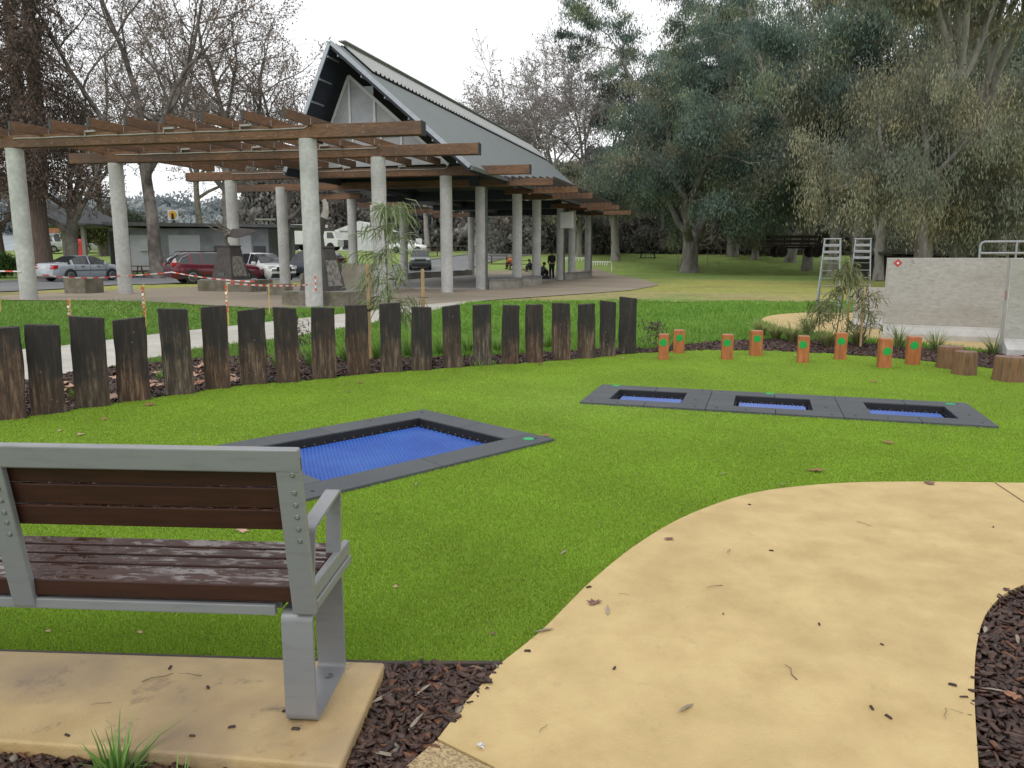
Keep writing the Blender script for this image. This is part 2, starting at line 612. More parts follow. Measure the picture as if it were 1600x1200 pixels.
# fibres of the near turf (nobody could count them)
rng = np.random.default_rng(7)
def turf_fibres():
    n = 2000000
    u = rng.random(n)
    y0, y1 = 2.35, 14.0
    y = y0 * y1 / (y1 - u * (y1 - y0))            # density falls with the square of the distance
    x = (rng.random(n) * 2 - 1) * (y * 0.80 + 0.9)
    keep = inside_np(TURF, x, y) & ~inside_np(hole_big, x, y) & ~inside_np(hole_tri, x, y)
    x, y = x[keep], y[keep]
    n = len(x)
    h = rng.uniform(0.006, 0.0125, n) * (1 - 0.5 * np.clip((y - 5) / 8, 0, 1))
    w = 0.0010 * (0.55 + y * 0.33) * rng.uniform(0.7, 1.3, n)
    a = rng.random(n) * 2 * PI
    lean = rng.uniform(0.2, 1.3, n)
    b = rng.random(n) * 2 * PI
    base = np.stack([x, y, np.full(n, 0.0)], 1)
    wv = np.stack([np.cos(a) * w, np.sin(a) * w, np.zeros(n)], 1)
    tip = base + np.stack([np.cos(b) * lean * h, np.sin(b) * lean * h, h], 1)
    v = np.stack([base - wv, base + wv, tip + wv * 0.25, tip - wv * 0.25], 1).reshape(-1, 3)
    f = np.arange(4 * n, dtype=np.int32).reshape(-1, 4)
    shade = rng.uniform(0.0, 1.0, n)
    c = np.stack([0.235 + 0.21 * shade, 0.40 + 0.26 * shade, 0.034 + 0.036 * shade], 1)
    fld = np.sin(x * 2.1 + 2 * np.sin(y * 1.3)) * np.sin(y * 2.7 + 1.5 * np.sin(x * 1.7)) + 0.6 * np.sin(x * 6.3 + y * 4.1 + 2 * np.sin(y * 3.3)) + 0.4 * np.sin(x * 13 - y * 11 + 3 * np.sin(x * 4))
    c *= (0.95 + 0.05 * fld)[:, None]
    worn_sheen = np.exp(-(((x - 0.75) / 0.9) ** 2 + ((y - 7.2) / 0.8) ** 2))  # worn patch plus a whitish sheen painted into the fibre colour
    c += worn_sheen[:, None] * np.array([0.07, 0.07, 0.05])
    brown = rng.random(n) < 0.05
    c[brown] = (0.28, 0.25, 0.09)
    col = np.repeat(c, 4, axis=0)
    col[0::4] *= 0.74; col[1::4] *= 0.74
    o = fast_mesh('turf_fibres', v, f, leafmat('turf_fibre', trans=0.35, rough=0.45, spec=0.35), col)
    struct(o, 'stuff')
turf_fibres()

# dark edging strip between turf and beds
M_EDGE = mat('edging_timber', (0.035, 0.024, 0.018), (0.06, 0.042, 0.03), scale=12, rough=0.7)
mb = MB()
pts = [Vector((-7.5, 2.85, -0.01)), Vector((e0.x, e0.y - 0.012, -0.01)), Vector((e1.x, e1.y - 0.012, -0.01)), Vector((near_curve[0][0], near_curve[0][1] - 0.012, -0.01))]
for a, b in zip(pts, pts[1:]):
    mb.bar(a, b, 0.018, 0.05)
tag(mb.build('garden_edging', M_EDGE), 'thin dark edging strip along the near straight edge of the turf', 'edging')

# yellow paths
M_PATH = mat('yellow_concrete', (0.47, 0.335, 0.145), (0.58, 0.435, 0.205), specks=(0.33, 0.235, 0.12), s4=14, t4=0.62, a4=0.22, scale=5.0, rough=0.62, bump=0.5, bscale=190, bdist=0.006, c3=(0.44, 0.315, 0.145), s3=1.6, a3=0.25, rough2=0.72, detail=12)
joint0 = G(684, 1160); joint1 = G(770, 1203)
bedR = [G(*p) for p in ((1700, 885), (1600, 917), (1562, 938), (1538, 968), (1526, 1010), (1522, 1060), (1523, 1120), (1528, 1200), (1532, 1300), (1560, 1500))]
bedR_c = smooth_poly(bedR, 5)
pathP = [(p[0], p[1] - 0.004) for p in near_curve] + [(7.2, 1.9), (3.2, 2.62)] + [(p[0], p[1]) for p in bedR_c] + [(1.2, 1.1), (0.45, 1.3)] + [(joint1.x, joint1.y), (joint0.x, joint0.y)] + [(G(730, 1100).x, G(730, 1100).y)]
sheet('yellow_path', pathP, M_PATH, z=0.012, thick=0.07)
M_AGG = mat('exposed_aggregate', (0.22, 0.15, 0.08), (0.5, 0.38, 0.2), scale=120, rough=0.8, bump=0.6, bscale=140, bdist=0.006, detail=2)
a0 = G(620, 1215)
sheet('pebble_path', [(joint0.x - 0.004, joint0.y - 0.006), (joint1.x - 0.003, joint1.y - 0.006), (0.43, 1.3), (-0.1, 1.3), (a0.x, a0.y)], M_AGG, z=0.010, thick=0.07)
# saw cut across the path
mb = MB()
j0, j1 = G(1553, 757), G(1640, 815)
mb.bar((j0.x, j0.y - 0.01, 0.0135), (j1.x, j1.y, 0.0135), 0.007, 0.002)
struct(mb.build('path_joint', mat('joint_dark', (0.12, 0.085, 0.04), rough=0.9)))
# concrete slab under the bench
M_SLAB = mat('bench_slab', (0.45, 0.315, 0.14), (0.55, 0.41, 0.21), specks=(0.16, 0.12, 0.085), s4=10, t4=0.60, a4=0.45, scale=6, rough=0.45, bump=0.3, bscale=140, bdist=0.006, c3=(0.25, 0.18, 0.115), s3=1.9, a3=0.9, rough2=0.7, detail=12)
sz = 0.045
s0, s1, s2, s3_ = G(-300, 1006, sz), G(602, 1034, sz), G(531, 1198, sz), G(-300, 1135, sz)
o = sheet('bench_pad', [(s0.x, s0.y), (s1.x, s1.y), (s2.x, s2.y), (G(300, 1178, sz).x, G(300, 1178, sz).y), (s3_.x, s3_.y)], M_SLAB, z=sz, thick=0.1)
bv = o.modifiers.new('bevel', 'BEVEL'); bv.width = 0.012; bv.segments = 3; bv.limit_method = 'ANGLE'
# yellow loop path further back
loop_px = [(1186, 500), (1205, 493), (1250, 489), (1330, 489), (1420, 491), (1700, 500), (1700, 552), (1560, 549), (1440, 541), (1350, 532), (1280, 521), (1215, 511)]
lp = smooth_poly([(G(*p).x, G(*p).y) for p in loop_px] + [(G(*loop_px[0]).x, G(*loop_px[0]).y)], 4)[:-1]
sheet('yellow_path_loop', [(p[0], p[1]) for p in lp], M_PATH, z=0.004, thick=0.06)

# grey footpath behind the posts
M_FOOT = mat('grey_footpath', (0.40, 0.38, 0.33), (0.50, 0.48, 0.43), scale=2.5, rough=0.8, bump=0.2, bscale=60, bdist=0.01, c3=(0.32, 0.30, 0.26), s3=0.5, a3=0.5)
up_px = [(-250, 580), (0, 549), (100, 540), (250, 521), (400, 505), (530, 491), (640, 478), (760, 468)]
dn_px = [(700, 480), (640, 493), (540, 513), (430, 529), (300, 546), (170, 573), (0, 600), (-300, 660)]
sheet('grey_footpath', [(G(*p).x, G(*p).y) for p in up_px] + [(G(*p).x, G(*p).y) for p in dn_px], M_FOOT, z=0.003, thick=0.03)

# gravel plaza
M_PLAZA = mat('plaza_gravel', (0.25, 0.205, 0.15), (0.36, 0.30, 0.225), scale=30, rough=0.9, bump=0.5, bscale=60, bdist=0.02, c3=(0.19, 0.16, 0.125), s3=0.25, a3=0.8)
pl_px = [(-500, 500), (0, 475), (150, 476), (300, 480), (470, 484), (640, 480), (780, 467), (900, 459), (985, 453), (1030, 445), (1005, 436), (960, 429), (930, 426)]
pl_far = [(-400, 478), (-100, 466), (0, 461.5), (100, 457), (200, 452), (300, 447.5), (400, 445.5)]
plaza = [(G(*p).x, G(*p).y) for p in pl_px] + [(4.5, 66), (-4.0, 66), (-6.5, 50), (-8.5, 43.5)] + [(GT(*p).x, GT(*p).y) for p in pl_far[::-1]]
sheet('gravel_plaza', plaza, M_PLAZA, drape=True, cut=7, offz=-0.012)
# road
M_ROAD = mat('wet_asphalt', (0.13, 0.135, 0.14), (0.18, 0.185, 0.19), scale=40, rough=0.5, bump=0.3, bscale=90, bdist=0.01, c3=(0.22, 0.225, 0.23), s3=0.3, a3=0.6)
near_e = [(GT(*p).x, GT(*p).y) for p in ((-500, 474), (-250, 464), (-100, 459), (0, 455.5), (120, 449.5), (250, 443.5), (340, 442))] + [(-11, 43.5), (-8.2, 46), (-6.2, 52), (-4.6, 62), (-1.5, 78), (7, 97)]
far_e = [(GT(*p).x, GT(*p).y) for p in ((-500, 455), (-250, 449), (-100, 444.5), (0, 441), (165, 436.5), (250, 428.5))] + [(-20, 57), (-14.2, 63), (-10, 74), (-3, 92), (0.5, 99)]
near_e = smooth_poly(near_e, 4); far_e = smooth_poly(far_e, 4)
road_poly = [(p[0], p[1]) for p in near_e] + [(p[0], p[1]) for p in far_e[::-1]]
sheet('road', road_poly, M_ROAD, drape=True, cut=7, offz=0.0)
M_KERB = mat('kerb_concrete', (0.28, 0.27, 0.25), (0.36, 0.35, 0.33), scale=8, rough=0.85)
for ln in (far_e, near_e[len(near_e) // 2 + 2:]):
    mb = MB()
    for a, b in zip(ln, ln[1:]):
        mb.bar((a[0], a[1], T(*a) + 0.02), (b[0], b[1], T(*b) + 0.02), 0.16, 0.16)
    struct(mb.build('kerb', M_KERB))

# mulch beds
M_MULCH = mat('mulch_soil', (0.014, 0.010, 0.008), (0.035, 0.024, 0.018), scale=40, rough=0.9, bump=0.8, bscale=60, bdist=0.02)
bed_mid = [(e1.x - 0.06, e1.y - 0.02), (near_curve[0][0], near_curve[0][1] - 0.02), (G(735, 1100).x, G(735, 1100).y), (joint0.x, joint0.y), (a0.x, a0.y), (-0.15, 1.2), (-2.6, 1.2), (-2.6, 1.98), (G(300, 1170).x, G(300, 1170).y), (G(525, 1190).x, G(525, 1190).y), (G(600, 1060).x - 0.02, G(600, 1060).y)]
bed_right = [(p[0] + 0.0, p[1]) for p in bedR_c] + [(3.4, 0.9), (3.6, 2.6)]
bp_front = [(p.x, p.y + 0.02) for p in post_line]
bp_back = [(p.x - 0.25 + 0.25 * (i / 19), p.y + 0.95 - 0.2 * (i / 19)) for i, p in enumerate(post_line)]
bp_back = [(G(*p).x, G(*p).y) for p in ((0, 602), (100, 584), (200, 571), (300, 561), (400, 555), (480, 555), (560, 560), (640, 560), (760, 556), (880, 549), (980, 544), (1010, 546))]
bed_posts = [(-5.5, 4.8)] + bp_front + [(2.3, 11.2)] + bp_back[::-1] + [(-6.2, 5.6)]
b_far = [(G(*p).x, G(*p).y) for p in ((1010, 546), (1060, 540), (1120, 534), (1200, 530), (1300, 533), (1400, 541), (1500, 550), (1640, 556))]
b_near = [(p[0], p[1] + 0.0) for p in (G(1000, 552), G(1100, 547), G(1200, 548), G(1300, 553), G(1400, 560), G(1472, 567), G(1560, 577), G(1640, 585))]
bed_back = b_near + b_far[::-1]
for nm, pl in (('mulch_bed', bed_mid), ('mulch_bed', bed_right), ('mulch_bed', bed_posts), ('mulch_bed', bed_back)):
    sheet(nm, pl, M_MULCH, z=-0.018)

def boxes_mesh(name, cen, dim, eul, mat_, col):
    """many small slanted chips as one mesh"""
    n = len(cen)
    cx, cy, cz = [np.cos(eul[:, k]) for k in range(3)]
    sx_, sy_, sz_ = [np.sin(eul[:, k]) for k in range(3)]
    Rm = np.empty((n, 3, 3))
    Rm[:, 0, 0] = cz * cy; Rm[:, 0, 1] = cz * sy_ * sx_ - sz_ * cx; Rm[:, 0, 2] = cz * sy_ * cx + sz_ * sx_
    Rm[:, 1, 0] = sz_ * cy; Rm[:, 1, 1] = sz_ * sy_ * sx_ + cz * cx; Rm[:, 1, 2] = sz_ * sy_ * cx - cz * sx_
    Rm[:, 2, 0] = -sy_; Rm[:, 2, 1] = cy * sx_; Rm[:, 2, 2] = cy * cx
    cor = np.array([(-1, -1, -1), (1, -1, -1), (1, 1, -1), (-1, 1, -1), (-1, -1, 1), (1, -1, 1), (1, 1, 1), (-1, 1, 1)], float) * 0.5
    cc = np.repeat(cor[None], n, 0).copy()
    cc += rng.uniform(-0.22, 0.22, cc.shape)
    v = np.einsum('nij,nkj->nki', Rm, cc * dim[:, None, :]) + cen[:, None, :]
    fb = np.array([(0, 3, 2, 1), (4, 5, 6, 7), (0, 1, 5, 4), (1, 2, 6, 5), (2, 3, 7, 6), (3, 0, 4, 7)])
    f = (np.arange(n)[:, None, None] * 8 + fb[None]).reshape(-1, 4)
    return fast_mesh(name, v.reshape(-1, 3), f, mat_, np.repeat(col, 8, 0))

def chips(poly, n, lo=0.015, hi=0.055, z=-0.012, avoid=None, bright=1.0, avoid2=None):
    P = np.array([(p[0], p[1]) for p in poly])
    x = rng.uniform(P[:, 0].min(), P[:, 0].max(), n * 4)
    y = rng.uniform(P[:, 1].min(), P[:, 1].max(), n * 4)
    k = inside_np(poly, x, y)
    if avoid is not None:
        k &= ~inside_np(avoid, x, y)
    x, y = x[k][:n], y[k][:n]
    n = len(x)
    dim = np.stack([rng.uniform(lo, hi, n), rng.uniform(lo * 0.35, hi * 0.35, n), rng.uniform(0.003, 0.009, n)], 1)
    eul = np.stack([rng.normal(0, 0.35, n), rng.normal(0, 0.3, n), rng.random(n) * 2 * PI], 1)
    cen = np.stack([x, y, z + rng.uniform(0.0, 0.024, n)], 1)
    t = rng.random(n)[:, None]
    base = np.array([0.024, 0.012, 0.009]) * (1 - t) + np.array([0.095, 0.049, 0.035]) * t
    odd = rng.random(n)
    base[odd < 0.05] = (0.14, 0.055, 0.025)
    base[odd > 0.985] = (0.20, 0.17, 0.13)
    o = boxes_mesh('bark_mulch', cen, dim, eul, leafmat('bark_chips', trans=0.0, rough=0.55, spec=0.5), base * bright)
    return struct(o, 'stuff')
slab_xy = [(s0.x, s0.y), (s1.x, s1.y), (s2.x, s2.y), (s3_.x, s3_.y)]
chips(bed_mid, 16000, avoid=slab_xy)
chips(bed_right, 16000)
chips(bed_posts, 22000, 0.03, 0.09)
chips(bed_back, 9000, 0.03, 0.09)
# ------------------------------------------------------------------ bench
def wet_wood():
    m = bpy.data.materials.new('wet_dark_timber')
    nt, N, L = nodes_of(m)
    out = N.new('ShaderNodeOutputMaterial')
    b = N.new('ShaderNodeBsdfPrincipled')
    L.new(b.outputs[0], out.inputs[0])
    b.inputs['Specular IOR Level'].default_value = 0.3
    tc = N.new('ShaderNodeTexCoord')
    mp = N.new('ShaderNodeMapping'); mp.inputs['Scale'].default_value = (6, 60, 60)
    L.new(tc.outputs['Object'], mp.inputs[0])
    g = N.new('ShaderNodeTexNoise'); g.inputs['Scale'].default_value = 1.0; g.inputs['Detail'].default_value = 6
    L.new(mp.outputs[0], g.inputs['Vector'])
    mx = N.new('ShaderNodeMix'); mx.data_type = 'RGBA'
    mx.inputs['A'].default_value = c4((0.020, 0.009, 0.0065)); mx.inputs['B'].default_value = c4((0.068, 0.023, 0.014))
    L.new(g.outputs['Fac'], mx.inputs['Factor'])
    L.new(mx.outputs['Result'], b.inputs['Base Color'])
    mp2 = N.new('ShaderNodeMapping'); mp2.inputs['Scale'].default_value = (13, 38, 38)
    L.new(tc.outputs['Object'], mp2.inputs[0])
    w = N.new('ShaderNodeTexNoise'); w.inputs['Scale'].default_value = 1.0; w.inputs['Detail'].default_value = 3; w.inputs['Distortion'].default_value = 1.0
    L.new(mp2.outputs[0], w.inputs['Vector'])
    # water stands on upward faces only
    ge = N.new('ShaderNodeNewGeometry'); sp = N.new('ShaderNodeSeparateXYZ'); L.new(ge.outputs['Normal'], sp.inputs[0])
    upm = N.new('ShaderNodeMapRange'); upm.inputs['From Min'].default_value = 0.6; upm.inputs['From Max'].default_value = 0.9
    L.new(sp.outputs['Z'], upm.inputs['Value'])
    cr = N.new('ShaderNodeMapRange'); cr.inputs['From Min'].default_value = 0.47; cr.inputs['From Max'].default_value = 0.56
    L.new(w.outputs['Fac'], cr.inputs['Value'])
    mk = N.new('ShaderNodeMath'); mk.operation = 'MULTIPLY'
    L.new(cr.outputs['Result'], mk.inputs[0]); L.new(upm.outputs['Result'], mk.inputs[1])
    ro = N.new('ShaderNodeMapRange'); ro.inputs['To Min'].default_value = 0.5; ro.inputs['To Max'].default_value = 0.05
    L.new(mk.outputs[0], ro.inputs['Value']); L.new(ro.outputs['Result'], b.inputs['Roughness'])
    co = N.new('ShaderNodeMath'); co.operation = 'MULTIPLY'; co.inputs[1].default_value = 0.6
    L.new(mk.outputs[0], co.inputs[0]); L.new(co.outputs[0], b.inputs['Coat Weight'])
    b.inputs['Coat Roughness'].default_value = 0.04
    bp = N.new('ShaderNodeBump'); bp.inputs['Strength'].default_value = 0.5; bp.inputs['Distance'].default_value = 0.004
    L.new(mk.outputs[0], bp.inputs['Height'])
    b2 = N.new('ShaderNodeBump'); b2.inputs['Strength'].default_value = 0.15; b2.inputs['Distance'].default_value = 0.002
    L.new(g.outputs['Fac'], b2.inputs['Height']); L.new(bp.outputs[0], b2.inputs['Normal'])
    L.new(b2.outputs[0], b.inputs['Normal'])
    return m
M_WET = wet_wood()
M_ALU = mat('brushed_aluminium', (0.215, 0.217, 0.226), (0.285, 0.288, 0.298), specks=(0.16, 0.16, 0.16), s4=18, t4=0.62, a4=0.5, scale=3, rough=0.4, metal=0.12, stretch=(2, 2, 14), c3=(0.2, 0.205, 0.21), s3=3, a3=0.6)
M_BOLT = mat('steel_bolt', (0.22, 0.22, 0.22), rough=0.4, metal=0.8)

P0 = G(465, 1130, sz)
bench = thing('park_bench', 'grey metal bench with wet dark timber slats, seen from behind on the yellow slab', 'bench', (P0.x + 0.012, P0.y - 0.004, sz), R(-3.8))
# local axes: x along the bench (bench runs towards -x), y forward over the turf
SEAT = 0.405
def leg_loop(x):
    w, t = 0.088, 0.012
    y0_, y1_, h = 0.0, 0.30, 0.335
    r = 0.03
    path = []
    for cx, cy, a0_, a1_ in ((y1_ - r, r, -90, 0), (y1_ - r, h - r, 0, 90), (y0_ + r, h - r, 90, 180), (y0_ + r, r, 180, 270)):
        for k in range(5):
            a = R(a0_ + (a1_ - a0_) * k / 4)
            path.append((cx + r * math.cos(a), cy + r * math.sin(a)))
    mb = MB()
    n = len(path)
    vs = []
    for k, (y, z) in enumerate(path):
        cy, cz = (y0_ + y1_) / 2, h / 2
        # inner offset
        py, pz = path[k - 1]; qy, qz = path[(k + 1) % n]
        ty, tz = qy - py, qz - pz
        l = math.hypot(ty, tz)
        ny, nz = -tz / l, ty / l
        for xx in (x - w / 2, x + w / 2):
            vs.append((xx, y, z)); vs.append((xx, y + ny * t, z + nz * t))
    fs = []
    for k in range(n):
        a, b = k * 4, ((k + 1) % n) * 4
        fs += [(a, a + 2, b + 2, b), (a + 1, b + 1, b + 3, a + 3), (a, b, b + 1, a + 1), (a + 2, a + 3, b + 3, b + 2)]
    return mb.add(vs, fs)
for x in (-0.0, -1.62):
    lg = leg_loop(x).build('leg', M_ALU, bench, smooth=True, angle=50)
    mb = MB()
    for yy in (0.07, 0.23):
        mb.lathe([(0.012, 0.012), (0.012, 0.018), (0.0, 0.022)], (x + 0.01, yy, 0.0), n=10)
    mb.build('anchor_bolt', M_BOLT, lg, smooth=True)
# underframe
mb = MB()
mb.bar((-1.66, 0.0, 0.345), (-0.055, 0.0, 0.345), 0.02, 0.03)
mb.bar((-1.66, 0.06, 0.343), (-0.05, 0.06, 0.343), 0.06, 0.02)
mb.bar((-1.66, 0.25, 0.343), (-0.05, 0.25, 0.343), 0.06, 0.02)
mb.build('underframe', M_ALU, bench, bevel=0.003)
for x in (0.043, -1.62):
    mb = MB()
    mb.bar((x, 0.015, 0.352), (x, 0.355, 0.352), 0.03, 0.028)
    mb.bar((x, 0.015, 0.392), (x, 0.355, 0.392), 0.022, 0.045)
    mb.build('seat_rail', M_ALU, bench, bevel=0.004)
# back frame posts and top rail, leaning towards the camera
def back_y(z):
    return 0.007 - (z - 0.34) * 0.17
HT = 0.805
for x in (0.028, -0.775, -1.575):
    mb = MB()
    mb.bar((x, back_y(0.34) - 0.01, 0.338), (x, back_y(HT) - 0.01, HT), 0.066, 0.022, up=(0, 1, 0.17))
    p = mb.build('back_post', M_ALU, bench, bevel=0.005)
    # screw heads placed along the post
    for z in ((0.755, 0.705, 0.67, 0.635, 0.60, 0.565) if x > -0.5 else (0.70, 0.665, 0.63, 0.60, 0.565)):
        mb = MB(); mb.off = Vector((x + 0.012, back_y(z) - 0.0205, z))
        mb.lathe([(0.0065, 0.0), (0.0065, -0.003), (0.003, -0.004), (0.0, -0.0025)], n=10, axis='y')
        mb.build('screw', M_BOLT, p, smooth=True)

mb = MB()
mb.bar((-1.608, back_y(HT - 0.012) - 0.01, HT - 0.012), (0.061, back_y(HT - 0.012) - 0.01, HT - 0.012), 0.024, 0.066, up=(0, -0.17, 1))
mb.build('top_rail', M_ALU, bench, bevel=0.006, seg=3)
for k, z in enumerate((0.615, 0.6785, 0.742)):
    mb = MB()
    mb.bar((-1.58, back_y(z) + 0.02, z), (0.01, back_y(z) + 0.02, z), 0.022, 0.0605, up=(0, -0.17, 1))
    mb.build('back_slat', M_WET, bench, bevel=0.004)
for k in range(5):
    y = 0.012 + k * 0.0715
    mb = MB()
    mb.bar((-1.60, y + 0.01, SEAT - 0.012), (0.030, y + 0.01, SEAT - 0.012), 0.0595, 0.034 if k else 0.05)
    mb.build('seat_slat', M_WET, bench, bevel=0.005)
# armrest: one bent flat bar from the post forward, then down to the seat rail
def bent_bar(path, x, w, t):
    vs, fs = [], []
    n = len(path)
    for k, (y, z) in enumerate(path):
        py, pz = path[max(k - 1, 0)]; qy, qz = path[min(k + 1, n - 1)]
        l = math.hypot(qy - py, qz - pz)
        ny, nz = -(qz - pz) / l, (qy - py) / l
        for xx in (x - w / 2, x + w / 2):
            vs += [(xx, y, z), (xx, y - ny * t, z - nz * t)]
    for k in range(n - 1):
        a, b = k * 4, (k + 1) * 4
        fs += [(a, a + 2, b + 2, b), (a + 1, b + 1, b + 3, a + 3), (a, b, b + 1, a + 1), (a + 2, a + 3, b + 3, b + 2)]
    fs += [(0, 1, 3, 2), (4 * n - 4, 4 * n - 2, 4 * n - 1, 4 * n - 3)]
    return MB().add(vs, fs)
def rounded(pts, r=0.02, k=5):
    out = [pts[0]]
    for a, b, c in zip(pts, pts[1:], pts[2:]):
        a, b, c = Vector(a), Vector(b), Vector(c)
        p, q = b + (a - b).normalized() * r, b + (c - b).normalized() * r
        for i in range(k + 1):
            t = i / k
            m = p.lerp(b, t).lerp(b.lerp(q, t), t)
            out.append((m.x, m.y))
    return out + [pts[-1]]
for x in (0.03, -1.61):
    bent_bar(rounded([(0.0, 0.40), (0.035, 0.572), (0.295, 0.606), (0.262, 0.40)], 0.022), x, 0.044, 0.010).build('armrest', M_ALU, bench, smooth=True, angle=40)

# ------------------------------------------------------------------ trampolines
M_TILE = mat('rubber_tile', (0.050, 0.056, 0.063), (0.082, 0.09, 0.098), scale=160, rough=0.72, bump=0.4, bscale=220, bdist=0.004, detail=3, c3=(0.10, 0.11, 0.115), s3=1.5, a3=0.5, specks=(0.14, 0.14, 0.135), s4=14, t4=0.64, a4=0.5)
M_PIT = mat('black_pit_wall', (0.008, 0.008, 0.010), (0.014, 0.014, 0.016), scale=30, rough=0.6)
M_DOT = mat('green_marker', (0.01, 0.32, 0.09), (0.015, 0.40, 0.12), scale=30, rough=0.5)
def mat_blue():
    m = bpy.data.materials.new('blue_mat_segments')
    nt, N, L = nodes_of(m)
    out = N.new('ShaderNodeOutputMaterial'); b = N.new('ShaderNodeBsdfPrincipled'); L.new(b.outputs[0], out.inputs[0])
    tc = N.new('ShaderNodeTexCoord')
    n = N.new('ShaderNodeTexNoise'); n.inputs['Scale'].default_value = 4; n.inputs['Detail'].default_value = 5
    L.new(tc.outputs['Object'], n.inputs['Vector'])
    mx = N.new('ShaderNodeMix'); mx.data_type = 'RGBA'
    mx.inputs['A'].default_value = c4((0.015, 0.07, 0.34)); mx.inputs['B'].default_value = c4((0.030, 0.125, 0.50))
    L.new(n.outputs['Fac'], mx.inputs['Factor']); L.new(mx.outputs['Result'], b.inputs['Base Color'])
    b.inputs['Roughness'].default_value = 0.28
    n2 = N.new('ShaderNodeTexNoise'); n2.inputs['Scale'].default_value = 1.7; n2.inputs['Detail'].default_value = 6
    L.new(tc.outputs['Object'], n2.inputs['Vector'])
    r2 = N.new('ShaderNodeMapRange'); r2.inputs['From Min'].default_value = 0.45; r2.inputs['From Max'].default_value = 0.75; r2.inputs['To Max'].default_value = 0.55
    L.new(n2.outputs['Fac'], r2.inputs['Value'])
    m2 = N.new('ShaderNodeMix'); m2.data_type = 'RGBA'; m2.inputs['B'].default_value = c4((0.06, 0.18, 0.52))  # lighter blue patches paint reflections into the mat colour
    L.new(mx.outputs['Result'], m2.inputs['A']); L.new(r2.outputs['Result'], m2.inputs['Factor']); L.new(m2.outputs['Result'], b.inputs['Base Color'])
    return m
M_BLUE = mat_blue()
def blue_mat(x0, x1, y0, y1, z, parent, sx=0.028, sy=0.026):
    """rows of small rounded plastic segments threaded on cables"""
    mb = MB()
    nx_ = int((x1 - x0) / sx); ny_ = int((y1 - y0) / sy)
    dx, dy = (x1 - x0) / nx_, (y1 - y0) / ny_
    for j in range(ny_):
        for i in range(nx_):
            cx = x0 + (i + 0.5) * dx + (0.25 * dx if j % 2 else -0.25 * dx)
            cy = y0 + (j + 0.5) * dy
            a, c, h = dx * 0.44, dy * 0.37, 0.010
            vs = [(cx - a, cy - c, z), (cx + a, cy - c, z), (cx + a, cy + c, z), (cx - a, cy + c, z),
                  (cx - a * .6, cy - c * .5, z + h), (cx + a * .6, cy - c * .5, z + h), (cx + a * .6, cy + c * .5, z + h), (cx - a * .6, cy + c * .5, z + h)]
            mb.add(vs, [(4, 5, 6, 7), (0, 1, 5, 4), (1, 2, 6, 5), (2, 3, 7, 6), (3, 0, 4, 7)])
    return mb.build('jumping_mat', M_BLUE, parent)

def trampoline(label, loc, rz, W, Lg, fw, dot_at, zmat=-0.045, dots=True, sx=0.028, tiles=True):
    t = thing('trampoline', label, 'trampoline', (loc[0], loc[1], 0.0), rz, 'trampolines set into the turf')
    zt = 0.022
    # border tiles, each side in two lengths with a thin joint between
    def tile(xa, xb, ya, yb):
        mb = MB()
        g = 0.0022
        mb.box(((xa + xb) / 2, (ya + yb) / 2, zt / 2 - 0.02), (xb - xa - 2 * g, yb - ya - 2 * g, zt + 0.04))
        mb.build('border_tile', M_TILE, t, bevel=0.004)
    m1 = W * 0.52
    tile(0, m1, 0, fw); tile(m1, W, 0, fw)
    tile(0, m1, Lg - fw, Lg); tile(m1, W, Lg - fw, Lg)
    m2 = Lg * 0.5
    tile(0, fw, fw, m2); tile(0, fw, m2, Lg - fw)
    tile(W - fw, W, fw, m2); tile(W - fw, W, m2, Lg - fw)
    # pit walls and floor
    mb = MB()
    a, b, c, d = fw + 0.004, W - fw - 0.004, fw + 0.004, Lg - fw - 0.004
    zl = zmat - 0.14
    for (x0_, y0_, x1_, y1_) in ((a, c, b, c), (b, c, b, d), (b, d, a, d), (a, d, a, c)):
        mb.add([(x0_, y0_, zt - 0.01), (x1_, y1_, zt - 0.01), (x1_, y1_, zl), (x0_, y0_, zl)], [(0, 1, 2, 3)])
    mb.add([(a, c, zl), (b, c, zl), (b, d, zl), (a, d, zl)], [(0, 1, 2, 3)])
    mb.build('pit_lining', M_PIT, t)
    blue_mat(a + 0.035, b - 0.035, c + 0.035, d - 0.035, zmat, t, sx=sx, sy=sx * 0.95)
    # edge fixings along the mat
    mb = MB()
    n = int((d - c) / 0.085)
    for i in range(n):
        y = c + (i + 0.5) * (d - c) / n
        for x in (a + 0.004, b - 0.004):
            mb.box((x, y, zmat + 0.012), (0.006, 0.012, 0.008))
            mb.off = Vector((0, 0, 0))
    n = int((b - a) / 0.085)
    for i in range(n):
        x = a + (i + 0.5) * (b - a) / n
        for y in (c + 0.004, d - 0.004):
            mb.box((x, y, zmat + 0.012), (0.012, 0.006, 0.008))
    mb.build('edge_fixings', mat('fixing_dull', (.12, .12, .12), rough=.5), t)
    mb = MB(); mb.lathe([(0.042, zt + 0.0005), (0.042, zt + 0.003), (0.0, zt + 0.0035)], (dot_at[0], dot_at[1], 0), n=24)
    mb.build('green_marker', M_DOT, t, smooth=True)
    mb = MB()
    for (x, y) in ((fw * .4, fw * .4), (W - fw * .4, fw * .4), (fw * .4, Lg - fw * .4), (W - fw * .4, Lg - fw * .4), (W * .3, fw * .3), (W - fw * .5, Lg * .4)):
        mb.lathe([(0.011, zt + 0.0005), (0.011, zt + 0.0025), (0.0, zt + 0.003)], (x, y, 0), n=10)
    mb.build('tile_bolt', M_BLACK, t)
    return t
